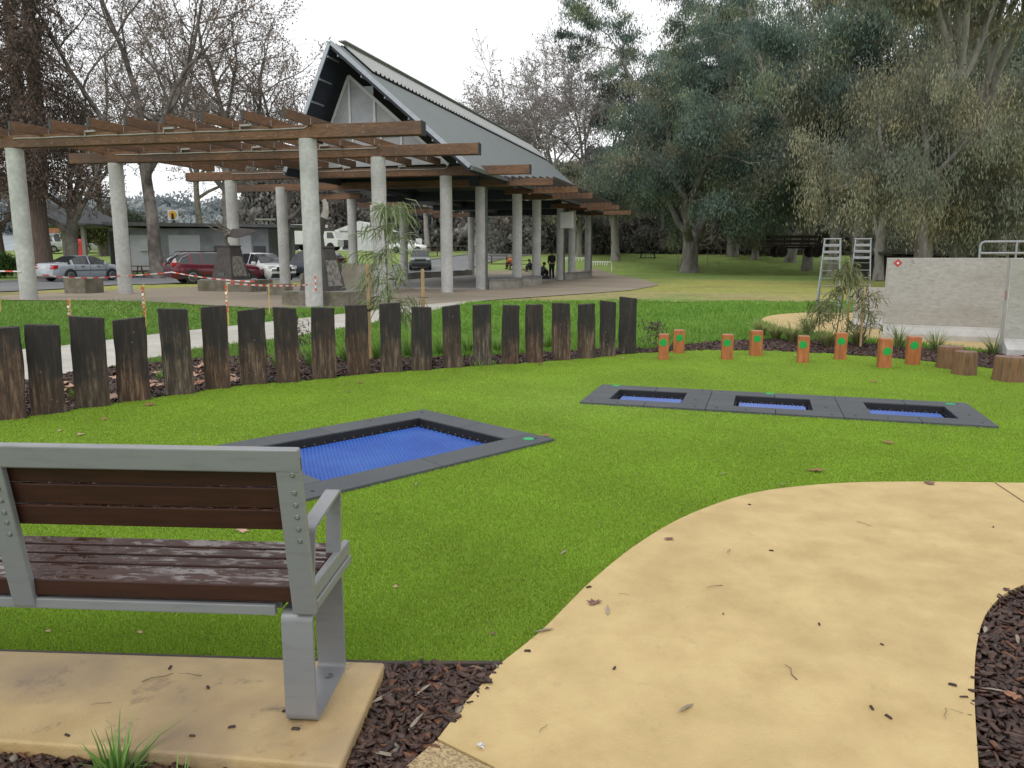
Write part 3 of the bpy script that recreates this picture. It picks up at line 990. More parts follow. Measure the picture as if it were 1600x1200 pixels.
# big one: local x from A to B, local y from A to B
rz_big = math.atan2(t_ey.y, t_ey.x)          # local x along ey
tb = trampoline('large rectangular trampoline with blue mat sunk in the turf behind the bench', (TA.x, TA.y), rz_big, BIG_L, BIG_W, 0.255, (0.15, BIG_W - 0.13), zmat=-0.05, sx=0.030)
rz_tri = math.atan2(tri_ex.y, tri_ex.x)
for k, (lab, dot) in enumerate((('first small square trampoline of the row, nearest the dark timber posts', (0.16, TRI_D - 0.05)), ('middle small trampoline of the row of three in the turf', (0.55, TRI_D - 0.06)), ('last small square trampoline of the row, nearest the log stumps', (0.98, TRI_D - 0.12)))):
    trampoline(lab, tri_pt(k * TRI_U, 0), rz_tri, TRI_U, TRI_D, 0.235, dot, zmat=-0.05, sx=0.034)

# ------------------------------------------------------------------ upright sleepers
def sleeper_material():
    m = bpy.data.materials.new('charred_sleeper')
    nt, N, L = nodes_of(m)
    out = N.new('ShaderNodeOutputMaterial'); b = N.new('ShaderNodeBsdfPrincipled'); L.new(b.outputs[0], out.inputs[0])
    b.inputs['Roughness'].default_value = 0.8
    tc = N.new('ShaderNodeTexCoord'); oi = N.new('ShaderNodeObjectInfo')
    comb = N.new('ShaderNodeCombineXYZ')
    L.new(oi.outputs['Random'], comb.inputs[0]); L.new(oi.outputs['Random'], comb.inputs[1])
    ma = N.new('ShaderNodeVectorMath'); ma.operation = 'MULTIPLY_ADD'; ma.inputs[1].default_value = (91, 47, 0)
    L.new(comb.outputs[0], ma.inputs[0]); L.new(tc.outputs['Object'], ma.inputs[2])
    mp = N.new('ShaderNodeMapping'); mp.inputs['Scale'].default_value = (22, 22, 2.2); L.new(ma.outputs[0], mp.inputs[0])
    g = N.new('ShaderNodeTexNoise'); g.inputs['Scale'].default_value = 1.3; g.inputs['Detail'].default_value = 10; g.inputs['Roughness'].default_value = 0.78
    L.new(mp.outputs[0], g.inputs['Vector'])
    ramp = N.new('ShaderNodeValToRGB'); els = ramp.color_ramp.elements
    els[0].position = 0.3; els[0].color = c4((0.016, 0.013, 0.012)); els[1].position = 0.66; els[1].color = c4((0.24, 0.20, 0.155))
    e = els.new(0.5); e.color = c4((0.062, 0.047, 0.037))
    L.new(g.outputs['Fac'], ramp.inputs[0])
    # reddish tint per post
    red = N.new('ShaderNodeMix'); red.data_type = 'RGBA'; red.blend_type = 'MULTIPLY'
    rr = N.new('ShaderNodeMath'); rr.operation = 'FRACT'; r0 = N.new('ShaderNodeMath'); r0.operation = 'MULTIPLY'; r0.inputs[1].default_value = 7.3
    L.new(oi.outputs['Random'], r0.inputs[0]); L.new(r0.outputs[0], rr.inputs[0]); L.new(rr.outputs[0], red.inputs['Factor'])
    L.new(ramp.outputs[0], red.inputs['A']); red.inputs['B'].default_value = c4((1.15, 0.82, 0.66))
    # char: dark from the top down, length varies with the post
    sp = N.new('ShaderNodeSeparateXYZ'); L.new(tc.outputs['Object'], sp.inputs[0])
    n2 = N.new('ShaderNodeTexNoise'); n2.inputs['Scale'].default_value = 5; n2.inputs['Detail'].default_value = 6
    L.new(ma.outputs[0], n2.inputs['Vector'])
    zz = N.new('ShaderNodeMath'); zz.operation = 'MULTIPLY_ADD'; zz.inputs[1].default_value = 0.8; L.new(n2.outputs['Fac'], zz.inputs[0]); L.new(sp.outputs['Z'], zz.inputs[2])
    of = N.new('ShaderNodeMath'); of.operation = 'MULTIPLY_ADD'; of.inputs[1].default_value = -0.52; L.new(oi.outputs['Random'], of.inputs[0]); L.new(zz.outputs[0], of.inputs[2])
    mr = N.new('ShaderNodeMapRange'); mr.inputs['From Min'].default_value = 0.31; mr.inputs['From Max'].default_value = 0.60; mr.inputs['To Max'].default_value = 0.82
    L.new(of.outputs[0], mr.inputs['Value'])
    mx = N.new('ShaderNodeMix'); mx.data_type = 'RGBA'; mx.inputs['B'].default_value = c4((0.014, 0.014, 0.016))
    L.new(red.outputs['Result'], mx.inputs['A']); L.new(mr.outputs['Result'], mx.inputs['Factor'])
    L.new(mx.outputs['Result'], b.inputs['Base Color'])
    bp = N.new('ShaderNodeBump'); bp.inputs['Strength'].default_value = 0.7; bp.inputs['Distance'].default_value = 0.012
    L.new(g.outputs['Fac'], bp.inputs['Height']); L.new(bp.outputs[0], b.inputs['Normal'])
    return m
M_SLEEP = sleeper_material()
ORD = ['first', 'second', 'third', 'fourth', 'fifth', 'sixth', 'seventh', 'eighth', 'ninth', 'tenth', 'eleventh', 'twelfth', 'thirteenth', 'fourteenth', 'fifteenth', 'sixteenth', 'seventeenth', 'eighteenth', 'nineteenth', 'last']
looks = ['blackened upright timber sleeper', 'brown weathered upright timber sleeper', 'tall blackened upright timber sleeper', 'reddish-brown upright timber sleeper', 'grey-brown upright sleeper with charred top',
         'tall black upright timber sleeper', 'brown upright sleeper with dark top', 'black upright timber sleeper', 'dark grey upright timber sleeper', 'dark upright sleeper with pale scratch',
         'black upright timber sleeper', 'short upright sleeper with scratched black top', 'grey-brown upright sleeper with nail holes', 'charred black upright sleeper', 'brown upright sleeper with dark streaked top',
         'upright sleeper black above and brown below', 'red-brown upright sleeper with charred top half', 'thin black upright timber sleeper', 'narrow brown upright timber sleeper', 'tall black upright timber sleeper']
rnd = random.Random(5)
for i, (px, pyb, pyt, w) in enumerate(POSTS_PX):
    b0 = G(px, pyb)
    dep = b0.y * math.cos(CAM_P) + CAM_H * math.sin(CAM_P)
    wid = w / CAM_F * dep * (0.89 if i < 6 else 0.95)
    hgt = D(px, pyt, b0.y + 0.02).z
    q = post_line[min(i + 1, 19)] - post_line[max(i - 1, 0)]
    ang = math.atan2(q.y, q.x)
    face = ang * 0.35 - math.atan2(b0.x, b0.y) * 0.35
    t = thing('timber_sleeper', looks[i] + ', ' + ORD[i] + ' of the row counted from the bench end', 'timber post', (b0.x, b0.y + 0.06, -0.02), face, 'upright timber sleepers along the turf')
    bm = bmesh.new()
    bmesh.ops.create_grid(bm, x_segments=1, y_segments=1, size=0.5)
    bm.clear()
    nx_, ny_, nz_ = 5, 3, 14
    idx = {}
    th = 0.12
    tiltx, tilty = rnd.uniform(-0.02, 0.02), rnd.uniform(-0.02, 0.025)
    topsl = rnd.uniform(-0.03, 0.03)
    def vert(a, b_, c):
        if (a, b_, c) in idx:
            return idx[(a, b_, c)]
        u, v, s = a / nx_ - 0.5, b_ / ny_ - 0.5, c / nz_
        x = u * wid; y = v * th; z = s * (hgt + 0.02)
        if c == nz_:
            z += topsl * u + rnd.uniform(-0.003, 0.003)
        nn = mnoise.noise(Vector((x * 9 + i * 7.7, y * 9, z * 3.5)))
        n2 = mnoise.noise(Vector((x * 40 + i * 3.1, y * 40, z * 7)))
        ed = 1.0 if abs(u) > 0.49 else 0.0
        x += (0.008 * nn + 0.004 * n2) * ed * 1.4 + tiltx * z
        y += (0.004 * nn + 0.003 * n2) + tilty * z
        idx[(a, b_, c)] = bm.verts.new((x, y, z))
        return idx[(a, b_, c)]
    def quad(*k):
        try:
            bm.faces.new([vert(*q_) for q_ in k])
        except ValueError:
            pass
    for c in range(nz_):
        for a in range(nx_):
            quad((a, 0, c), (a + 1, 0, c), (a + 1, 0, c + 1), (a, 0, c + 1))
            quad((a, ny_, c), (a, ny_, c + 1), (a + 1, ny_, c + 1), (a + 1, ny_, c))
        for b_ in range(ny_):
            quad((0, b_, c), (0, b_, c + 1), (0, b_ + 1, c + 1), (0, b_ + 1, c))
            quad((nx_, b_, c), (nx_, b_ + 1, c), (nx_, b_ + 1, c + 1), (nx_, b_, c + 1))
    for a in range(nx_):
        for b_ in range(ny_):
            quad((a, b_, nz_), (a + 1, b_, nz_), (a + 1, b_ + 1, nz_), (a, b_ + 1, nz_))
    bmesh.ops.recalc_face_normals(bm, faces=bm.faces)
    me = bpy.data.meshes.new('shaft'); bm.to_mesh(me); bm.free()
    me.materials.append(M_SLEEP)
    o = bpy.data.objects.new('shaft', me); link(o, t)
    bv = o.modifiers.new('bevel', 'BEVEL'); bv.width = 0.006; bv.segments = 2; bv.limit_method = 'ANGLE'; bv.angle_limit = R(50)
    if i in (1, 3, 6, 12, 15, 16, 18):
        mb = MB()
        for k in range(3):
            mb.off = Vector((rnd.uniform(-.3, .3) * wid, -th / 2 - 0.002, rnd.uniform(0.15, 0.9) * hgt))
            mb.lathe([(0.008, 0.004), (0.008, -0.003), (0.0, -0.004)], n=8, axis='y')
        mb.build('bolt_head', mat('old_bolt', (0.14, 0.11, 0.09), rough=0.6, metal=0.4), t, smooth=True)

# ------------------------------------------------------------------ orange balance posts
M_ORANGE = mat('orange_timber', (0.35, 0.11, 0.030), (0.50, 0.18, 0.055), specks=(0.14, 0.05, 0.025), s4=9, t4=0.6, a4=0.7, scale=5, rough=0.6, stretch=(8, 8, 1), bump=0.2, bscale=30, c3=(0.25, 0.075, 0.03), s3=6, a3=0.5)
M_ORANGE_TOP = mat('orange_end_grain', (0.34, 0.15, 0.09), (0.45, 0.22, 0.14), scale=30, rough=0.7)
ORG = [(1038, 562, 523, 17), (1062, 552, 516.5, 18), (1138, 562, 523.5, 18.5), (1183, 556, 517.5, 19), (1257, 567, 526, 18.5), (1316, 562, 521, 18), (1385, 575, 530, 19.5), (1430, 570, 527, 20)]
olab = ['orange block post nearest the dark sleepers, in front of the small shrub', 'orange block post just behind the one nearest the sleepers', 'orange block post in the front line, third from the sleepers', 'orange block post in the back line beside yellow-green grass, fourth from the sleepers',
        'orange block post in the front line before the leafy sapling', 'orange block post standing in front of the metal ladders', 'orange block post in the front line before the concrete wall', 'orange block post next to the log stumps']
for i, (px, pyb, pyt, w) in enumerate(ORG):
    b0 = G(px, pyb)
    dep = b0.y * math.cos(CAM_P) + CAM_H * math.sin(CAM_P)
    wd = w / CAM_F * dep * 0.93
    h = D(px, pyt, b0.y).z
    t = thing('balance_post', olab[i], 'play post', (b0.x, b0.y + wd / 2, 0), -math.atan2(b0.x, b0.y) * 0.6 + rnd.uniform(-0.08, 0.08), 'orange block posts with green dots')
    mb = MB(); mb.box((0, 0, h / 2 - 0.03), (wd, wd, h + 0.06))
    mb.build('block', M_ORANGE, t, bevel=0.006)
    mb = MB(); mb.box((0, 0, h + 0.002), (wd - 0.016, wd - 0.016, 0.004))
    mb.build('end_grain', M_ORANGE_TOP, t)
    mb = MB(); mb.lathe([(0.05, 0.001), (0.05, -0.003), (0.0, -0.004)], (rnd.uniform(-.012, .012), -wd / 2, h - 0.105 if i != 6 else h - 0.15), n=24, axis='y')
    mb.build('green_marker', mat('green_dot', (0.005, 0.29, 0.045), (0.008, 0.37, 0.06), scale=30, rough=0.5), t)

# ------------------------------------------------------------------ log stumps
M_LOG = mat('log_side', (0.15, 0.072, 0.032), (0.36, 0.215, 0.11), scale=5, rough=0.8, stretch=(5, 5, 0.7), bump=0.9, bscale=9, bdist=0.03, c3=(0.06, 0.032, 0.018), s3=5, a3=0.8)
M_LOGTOP = mat('log_top', (0.15, 0.078, 0.062), (0.25, 0.15, 0.12), scale=14, rough=0.75, bump=0.5, bscale=30, bdist=0.01)
for (px, pyb, pyt, w, lab) in ((1493, 577, 541, 40, 'log stump partly hidden behind another stump'), (1516, 587, 549, 37, 'upright log stump in front of two others'), (1590, 598, 557, 47, 'widest log stump, alone at the end of the turf')):
    b0 = G(px, pyb)
    dep = b0.y * math.cos(CAM_P) + CAM_H * math.sin(CAM_P)
    r = w / 2 / CAM_F * dep * 0.93
    h = D(px, pyt, b0.y + r).z
    t = thing('log_stump', lab, 'log stump', (b0.x, b0.y + r, 0), rnd.uniform(0, 6), 'log stumps at the end of the turf')
    rr_ = random.Random(px)
    n = 40
    prof = [(1.06, -0.03), (1.03, 0.05), (1.0, h * 0.4), (0.98, h * 0.75), (0.97, h - 0.012), (0.93, h)]
    mb = MB()
    vs, fs = [], []
    jit = [1 + 0.05 * math.sin(3 * 2 * PI * k / n + px) + rr_.uniform(-0.035, 0.02) for k in range(n)]
    for (f_, z) in prof:
        for k in range(n):
            a = 2 * PI * k / n
            vs.append((r * f_ * jit[k] * math.cos(a), r * f_ * jit[k] * math.sin(a), z))
    for i in range(len(prof) - 1):
        for k in range(n):
            fs.append((i * n + k, i * n + (k + 1) % n, (i + 1) * n + (k + 1) % n, (i + 1) * n + k))
    mb.add(vs, fs); mb.build('bark', M_LOG, t, smooth=True, angle=60)
    mb = MB()
    mb.add([(r * 0.93 * jit[k] * math.cos(2 * PI * k / n), r * 0.93 * jit[k] * math.sin(2 * PI * k / n), h) for k in range(n)], [tuple(range(n))])
    mb.build('top_face', M_LOGTOP, t)

# ------------------------------------------------------------------ concrete walls, rail, ladders
M_WALL = mat('precast_face', (0.35, 0.335, 0.305), (0.44, 0.425, 0.395), scale=14, rough=0.85, stretch=(0.8, 0.8, 1.8), bump=0.35, bscale=30, bdist=0.01, c3=(0.28, 0.26, 0.225), s3=1.1, a3=0.45, detail=14, specks=(0.16, 0.145, 0.12), s4=12, t4=0.62, a4=0.5)
M_WALLP = mat('precast_pale', (0.40, 0.39, 0.37), (0.52, 0.51, 0.49), scale=6, rough=0.85, bump=0.2, bscale=30, c3=(0.33, 0.32, 0.29), s3=3, a3=0.5)
M_RED = mat('red_stencil', (0.42, 0.055, 0.05), (0.5, 0.08, 0.07), scale=40, rough=0.7)
def precast(label, p, q, h, name='retaining_wall', diamond=None, end_mark=False):
    """upright panel on a flared foot; p to q is the foot of its front face"""
    p, q = Vector((p[0], p[1], 0)), Vector((q[0], q[1], 0))
    ln = (q - p).length
    t = thing(name, label, 'concrete wall', p, math.atan2(q.y - p.y, q.x - p.x), None)
    fl = min(0.20, h * 0.2)
    foot = [(-0.02, -0.02), (-0.02, fl * 0.45), (0.115, fl * 0.95), (0.13, fl + 0.03), (0.27, fl + 0.03), (0.285, fl * 0.95), (0.42, fl * 0.45), (0.42, -0.02)]
    mb = MB(); mb.prism(foot, (0, 0, 0), (0, 1, 0), (0, 0, 1), (ln, 0, 0)); mb.build('foot', M_WALLP, t, bevel=0.008)
    mb = MB(); mb.prism([(0.135, fl + 0.03), (0.265, fl + 0.03), (0.255, h), (0.145, h)], (0.012, 0, 0), (0, 1, 0), (0, 0, 1), (ln - 0.024, 0, 0)); mb.build('panel', M_WALL, t, bevel=0.006)
    for xx in (0.0, ln - 0.012):
        mb = MB(); mb.prism([(0.132, fl + 0.03), (0.268, fl + 0.03), (0.258, h + 0.004), (0.142, h + 0.004)], (xx, 0, 0), (0, 1, 0), (0, 0, 1), (0.012, 0, 0)); mb.build('end_face', M_WALLP, t)
    if diamond:
        x, z, r_ = diamond
        mb = MB()
        yy = 0.135 + (0.01) * (z - fl - 0.03) / (h - fl - 0.03) - 0.004
        for k in range(4):
            a0_, a1_ = R(90 * k), R(90 * (k + 1))
            o0 = (x + r_ * math.cos(a0_), yy, z + r_ * math.sin(a0_)); o1 = (x + r_ * math.cos(a1_), yy, z + r_ * math.sin(a1_))
            i0 = (x + r_ * .36 * math.cos(a0_), yy, z + r_ * .36 * math.sin(a0_)); i1 = (x + r_ * .36 * math.cos(a1_), yy, z + r_ * .36 * math.sin(a1_))
            mb.add([o0, o1, i1, i0], [(0, 1, 2, 3)])
        mb.build('red_diamond', M_RED, t)
        mb = MB()
        r2 = r_ * 0.3
        mb.add([(x + r2 * math.cos(R(90 * k)), yy - 0.001, z + r2 * math.sin(R(90 * k))) for k in range(4)], [(0, 1, 2, 3)])
        mb.build('white_diamond', M_WHITE, t)
    if end_mark:
        z, r_ = h * 0.62, 0.075
        mb = MB()
        for k in range(4):
            a0_, a1_ = R(90 * k), R(90 * (k + 1))
            f = 0.5
            o0 = (-0.003, 0.2 + r_ * f * math.cos(a0_), z + r_ * math.sin(a0_)); o1 = (-0.003, 0.2 + r_ * f * math.cos(a1_), z + r_ * math.sin(a1_))
            i0 = (-0.003, 0.2 + .7 * r_ * f * math.cos(a0_), z + .7 * r_ * math.sin(a0_)); i1 = (-0.003, 0.2 + .7 * r_ * f * math.cos(a1_), z + .7 * r_ * math.sin(a1_))
            mb.add([o0, o1, i1, i0], [(0, 1, 2, 3)])
        mb.build('red_diamond_outline', M_RED, t)
    return t
wp, wq = G(1376, 528), G(1586, 537)
precast('wide grey precast concrete wall with red diamond mark behind the log stumps', (wp.x, wp.y), (wq.x, wq.y), 1.34, diamond=(0.17, 1.255, 0.07), end_mark=True)
lw0, lw1 = G(1336, 514), G(1388, 516)
precast('low concrete wall stepping down behind the left end of the wide wall', (lw0.x, lw0.y), (lw1.x + 0.3, lw1.y + 0.1), 0.78, end_mark=True)
re0 = G(1574, 556); 
precast('concrete wall seen end-on at the edge of the picture beside the wide wall', (re0.x - 0.02, re0.y), (re0.x + 2.2, re0.y - 0.45), 1.335, end_mark=True)
# rail
rt = thing('hand_rail', 'galvanised pipe rail rising above the concrete wall', 'rail', (D(1530, 404, 13.6).x, 13.6, 0), R(-14))
def rail_pt(x, z): return (x, 0, z)
mb = MB()
zb, zt_ = 1.40, D(1540, 378, 13.8).z
mb.tube([rail_pt(0, -0.05), rail_pt(0, zt_ - 0.06), rail_pt(0.02, zt_ - 0.02), rail_pt(0.06, zt_), rail_pt(2.4, zt_)], 0.021, n=8)
mb.build('top_rail', M_GALV, rt, smooth=True)
mb = MB(); mb.tube([rail_pt(0, 1.42), rail_pt(2.4, 1.42)], 0.019, n=8); mb.build('mid_rail', M_GALV, rt, smooth=True)
for x in (0.56, 1.5):
    mb = MB(); mb.tube([rail_pt(x, -0.05), rail_pt(x, zt_)], 0.019, n=8); mb.build('rail_post', M_GALV, rt, smooth=True)

def ladder(label, px0, px1, pyt, Y, rz):
    """A-shaped galvanised climbing ladder with treads near the top and thin rungs below"""
    c = D((px0 + px1) / 2, 480, Y)
    t = thing('climbing_ladder', label, 'ladder', (c.x, Y, 0), rz, 'pair of metal ladders behind the saplings')
    zt = D(px0, pyt, Y).z
    wt, wb, dt, db = 0.38, 0.56, 0.10, 0.42
    for sx in (-1, 1):
        for sy in (-1, 1):
            mb = MB(); mb.bar((sx * wb / 2, sy * db / 2, -0.02), (sx * wt / 2, sy * dt / 2, zt), 0.035, 0.055, up=(0, 1, 0)); mb.build('side_rail', M_GALV, t, bevel=0.006)
    mb = MB(); mb.box((0, 0, zt + 0.012), (wt + 0.06, dt + 0.08, 0.03)); mb.build('top_cap', M_GALV, t, bevel=0.006)
    for z in (zt - 0.16, zt - 0.33, zt - 0.50):
        f = z / zt
        mb = MB(); w = wb + (wt - wb) * f; y = (db + (dt - db) * f) / 2
        mb.box((0, -y, z), (w, 0.10, 0.07)); mb.build('tread', M_GALV, t, bevel=0.006)
    for k in range(6):
        z = 0.2 + k * 0.2
        f = z / zt
        w = wb + (wt - wb) * f; y = (db + (dt - db) * f) / 2
        mb = MB(); mb.tube([(-w / 2, -y, z), (w / 2, -y, z)], 0.012, n=6); mb.build('rung', M_GALV, t, smooth=True)
    return t
ladder('galvanised climbing ladder standing clear of the low concrete wall', 1276, 1312, 374, 20.5, R(-28))
ladder('galvanised climbing ladder partly behind the low concrete wall', 1325, 1357, 374, 21.5, R(-24))
# ------------------------------------------------------------------ pergola
def concrete_column(parent, x, y, z0, z1, r=0.225, n=20, name='column', local=True):
    mb = MB()
    mb.lathe([(r * 1.0, z0 - 0.05), (r, z0 + 0.3), (r, z1)], (x, y, 0), n=n)
    return mb.build(name, M_CONC, parent, smooth=True, local=local, angle=50)

PZ = 4.45
R_COL = [(-5.42, 21.15), (-4.2, 24.9), (-2.55, 30.5), (-1.33, 33.6)]
L_COL = [(-14.38, 22.99), (-13.25, 26.51), (-11.52, 32.36), (-10.33, 35.3)]
pergola = thing('pergola', 'timber beam pergola on round concrete columns over the gravel plaza', 'pergola', (-8.0, 27.0, 0.0))
for i, (x, y) in enumerate(R_COL[:3] + L_COL):
    concrete_column(pergola, x, y, T(x, y), PZ - 0.01, 0.235, local=False)
def tip_of(px, py, z, y):
    return D(px, py, y)
BEAMS = []
EXT_R = [3.2, 3.25, 3.3]
EXT_L = [7.0, 1.6, 1.9]
M_PLATE = mat('beam_end_plate', (0.05, 0.052, 0.055), rough=0.5, metal=0.3)
for i in range(3):
    l, r = Vector(L_COL[i]), Vector(R_COL[i])
    d = (r - l).normalized()
    a, b = l - d * EXT_L[i], r + d * EXT_R[i]
    mb = MB()
    nrm = Vector((-d.y, d.x))
    for sgn in (-0.13, 0.13):
        mb.bar((a.x + nrm.x * sgn, a.y + nrm.y * sgn, PZ + 0.165), (b.x + nrm.x * sgn, b.y + nrm.y * sgn, PZ + 0.165), 0.085, 0.33)
    mb.build('beam', M_TIMBER, pergola, local=False, bevel=0.008)
    mb = MB()
    for e, s_ in ((a, -1), (b, 1)):
        mb.bar((e.x + d.x * s_ * 0.002, e.y + d.y * s_ * 0.002, PZ + 0.165), (e.x + d.x * s_ * 0.022, e.y + d.y * s_ * 0.022, PZ + 0.165), 0.37, 0.35)
    mb.build('end_plate', M_PLATE, pergola, local=False)
    # lighting conduit along the near face, with drops and a lamp
    mb = MB()
    pts = []
    for t_ in np.linspace(0.02, 1.0, 24):
        p = l.lerp(r, t_) - nrm * 0.185
        pts.append((p.x, p.y, PZ + 0.24 + 0.006 * math.sin(t_ * 40)))
    p = r - nrm * 0.19
    pts += [(p.x + d.x * .10, p.y + d.y * .10, PZ + 0.29), (p.x + d.x * .14, p.y + d.y * .14, PZ + 0.36)]
    mb.tube(pts, 0.017, n=6)
    mb.build('conduit', mat('pale_conduit', (0.30, 0.285, 0.27), rough=0.5), pergola, local=False, smooth=True)
    for t_ in (0.28, 0.55, 0.8):
        mb = MB()
        p = l.lerp(r, t_) - nrm * 0.2
        mb.bar((p.x, p.y, PZ + 0.24), (p.x, p.y, PZ + 0.36), 0.03, 0.03)
        mb.bar((p.x, p.y, PZ + 0.36), (p.x + 0.3, p.y - 0.05, PZ + 0.37), 0.07, 0.05)
        mb.build('lamp_fitting', mat('pale_conduit', (0.42, 0.40, 0.38)), pergola, local=False)
    # bolts
    mb = MB()
    for t_ in np.linspace(0.05, 1.18, 22):
        p = l + (r - l) * t_ - nrm * 0.176
        for zz in (0.08, 0.26):
            mb.box((p.x, p.y, PZ + zz), (0.02, 0.012, 0.02))
    mb.build('bolt_heads', M_GALV, pergola, local=False)
TH = R(16.3)
PU = Vector((math.sin(TH), math.cos(TH)))       # along the ridge, away from the camera
PV = Vector((math.cos(TH), -math.sin(TH)))      # across, to the right
PO = Vector((-1.31, 33.06))
# fourth beam, reaching the first pavilion column
l, r = Vector(L_COL[3]), Vector((-1.31, 33.06))
d = (r - l).normalized(); a = l - d * 2.2; b = r + d * 0.5
mb = MB(); mb.bar((a.x, a.y, 4.42), (b.x, b.y, 4.42), 0.16, 0.30); mb.build('beam', M_TIMBER, pergola, local=False, bevel=0.008)
# rafters lying on the beams
rend = [443, 378, 315, 255, 195, 137, 78, 15, -50]
for k, px in enumerate(rend):
    y = 19.75 + 0.27 * k
    p = D(px, 172 + 3 * k, y)
    s = Vector((p.x, p.y))
    f = 10.4
    e = s + PU * f
    mb = MB()
    mb.bar((s.x, s.y, PZ + 0.33 + 0.085), (e.x, e.y, PZ + 0.33 + 0.085), 0.075, 0.24)
    mb.build('rafter', M_TIMBER, pergola, local=False, bevel=0.006)
    for q in (1.2, 4.9, 9.0):
        mb = MB()
        c = s + PU * q
        mb.box((c.x, c.y - 0.02, PZ + 0.40), (0.09, 0.03, 0.17))
        mb.build('rafter_bracket', M_GALV, pergola, local=False)
    mb = MB()
    mb.bar((s.x - PU.x * .002, s.y - PU.y * .002, PZ + 0.415), (s.x - PU.x * .018, s.y - PU.y * .018, PZ + 0.415), 0.085, 0.245)
    mb.build('end_plate', M_PLATE, pergola, local=False)

# ------------------------------------------------------------------ pavilion (local x across = PV, local y along = PU)
pav = thing('pavilion', 'open park pavilion with steep grey corrugated gable roof and dark underside', 'pavilion', (PO.x, PO.y, 0), -TH)
def pav_local(x, y):
    d = Vector((x, y)) - PO
    return d.dot(PV), d.dot(PU)
def roof_material(name, c1, c2, lines=7.0):
    m = bpy.data.materials.new(name)
    nt, N, L = nodes_of(m)
    out = N.new('ShaderNodeOutputMaterial'); b = N.new('ShaderNodeBsdfPrincipled'); L.new(b.outputs[0], out.inputs[0])
    b.inputs['Roughness'].default_value = 0.45; b.inputs['Metallic'].default_value = 0.25
    tc = N.new('ShaderNodeTexCoord')
    n = N.new('ShaderNodeTexNoise'); n.inputs['Scale'].default_value = 0.7; n.inputs['Detail'].default_value = 8
    mp = N.new('ShaderNodeMapping'); mp.inputs['Scale'].default_value = (0.5, 4, 0.5)
    L.new(tc.outputs['Object'], mp.inputs[0]); L.new(mp.outputs[0], n.inputs['Vector'])
    mx = N.new('ShaderNodeMix'); mx.data_type = 'RGBA'; mx.inputs['A'].default_value = c4(c1); mx.inputs['B'].default_value = c4(c2)
    L.new(n.outputs['Fac'], mx.inputs['Factor']); L.new(mx.outputs['Result'], b.inputs['Base Color'])
    return m
M_ROOF = roof_material('grey_roof_sheet', (0.122, 0.138, 0.142), (0.172, 0.188, 0.19))
M_ROOF2 = roof_material('fibreglass_sheet', (0.27, 0.285, 0.28), (0.38, 0.39, 0.375))
ZR, RX = 9.15, -4.25                  # ridge height and place; the two slopes differ
SLOPE = {1: (0.852, 5.4), -1: (2.15, 2.12)}
Y0_, Y1_ = -4.6, 23.8
def corrugated(s0_, s1_, y0_, y1_, side, lift, pitch=0.26, amp=0.045, droop=0.0):
    """roof sheet with ribs running down the slope"""
    mb = MB()
    n = int((y1_ - y0_) / pitch)
    prof = []
    for i in range(n):
        y = y0_ + i * pitch
        prof += [(y, 0), (y + pitch * .55, 0), (y + pitch * .65, amp), (y + pitch * .9, amp)]
    prof.append((y1_, 0))
    vs = []
    for y, h in prof:
        for s in (s0_, s1_):
            vs.append((RX + side * s, y, ZR - SLOPE[side][0] * s + lift + h))
    fs = [(2 * i, 2 * i + 2, 2 * i + 3, 2 * i + 1) for i in range(len(prof) - 1)]
    return mb.add(vs, fs)
for side in (1, -1):
    KS, SE = SLOPE[side]
    corrugated(0.0, SE, Y0_, Y1_, side, 0.02).build('roof_sheet', M_ROOF, pav)
    corrugated(0.02, 1.25 if side > 0 else 0.5, Y0_ + 0.9, Y1_, side, 0.16, pitch=0.38, amp=0.07).build('ridge_sheet', M_ROOF2, pav)
    mb = MB()
    rd = 1.25 if side > 0 else 0.5
    mb.add([(RX + side * rd, Y0_ + .9, ZR - KS * rd + 0.15), (RX + side * rd, Y1_, ZR - KS * rd + 0.15), (RX + side * (rd - .05), Y1_, ZR - KS * (rd - .05) + 0.05), (RX + side * (rd - .05), Y0_ + .9, ZR - KS * (rd - .05) + 0.05)], [(0, 1, 2, 3)])
    mb.build('ridge_gap', M_BLACK, pav)
    # underside lining
    mb = MB()
    vs = []
    for y in (Y0_ + 0.04, Y1_ - 0.04):
        for s in (0.0, SE - 0.03):
            vs.append((RX + side * s, y, ZR - KS * s - 0.06))
    for y in (Y0_ + 0.04, Y1_ - 0.04):
        for s in (0.0, SE - 0.03):
            vs.append((RX + side * s, y, ZR - KS * s - 0.22))
    mb.add(vs, [(0, 2, 3, 1), (4, 5, 7, 6), (0, 1, 5, 4), (2, 6, 7, 3), (1, 3, 7, 5)])
    mb.build('roof_underside', M_NAVY, pav)
    # barge flashing on the front rake
    mb = MB()
    mb.bar((RX, Y0_ - 0.02, ZR + 0.0), (RX + side * SE, Y0_ - 0.02, ZR - KS * SE + 0.0), 0.05, 0.14, up=(0, 0, 1))
    mb.build('barge_flashing', mat('pale_flashing', (0.33, 0.36, 0.40), (0.4, 0.43, 0.47), rough=0.4, metal=0.4), pav)
    # purlin cleats on the overhang soffit
    for k in range(6):
        mb = MB()
        s = (0.3 + k * 0.92) * SE / 5.4
        mb.box((RX + side * s, Y0_ + 0.42, ZR - KS * s - 0.25), (0.05, 0.85, 0.06))
        mb.build('soffit_cleat', mat('cleat_grey', (0.22, 0.24, 0.28), rough=0.5), pav)
    mb = MB()
    mb.bar((RX + side * (SE + 0.06), Y0_, ZR - KS * SE - 0.06), (RX + side * (SE + 0.06), Y1_, ZR - KS * SE - 0.06), 0.1, 0.12)
    mb.build('gutter', M_ROOF, pav)
mb = MB()
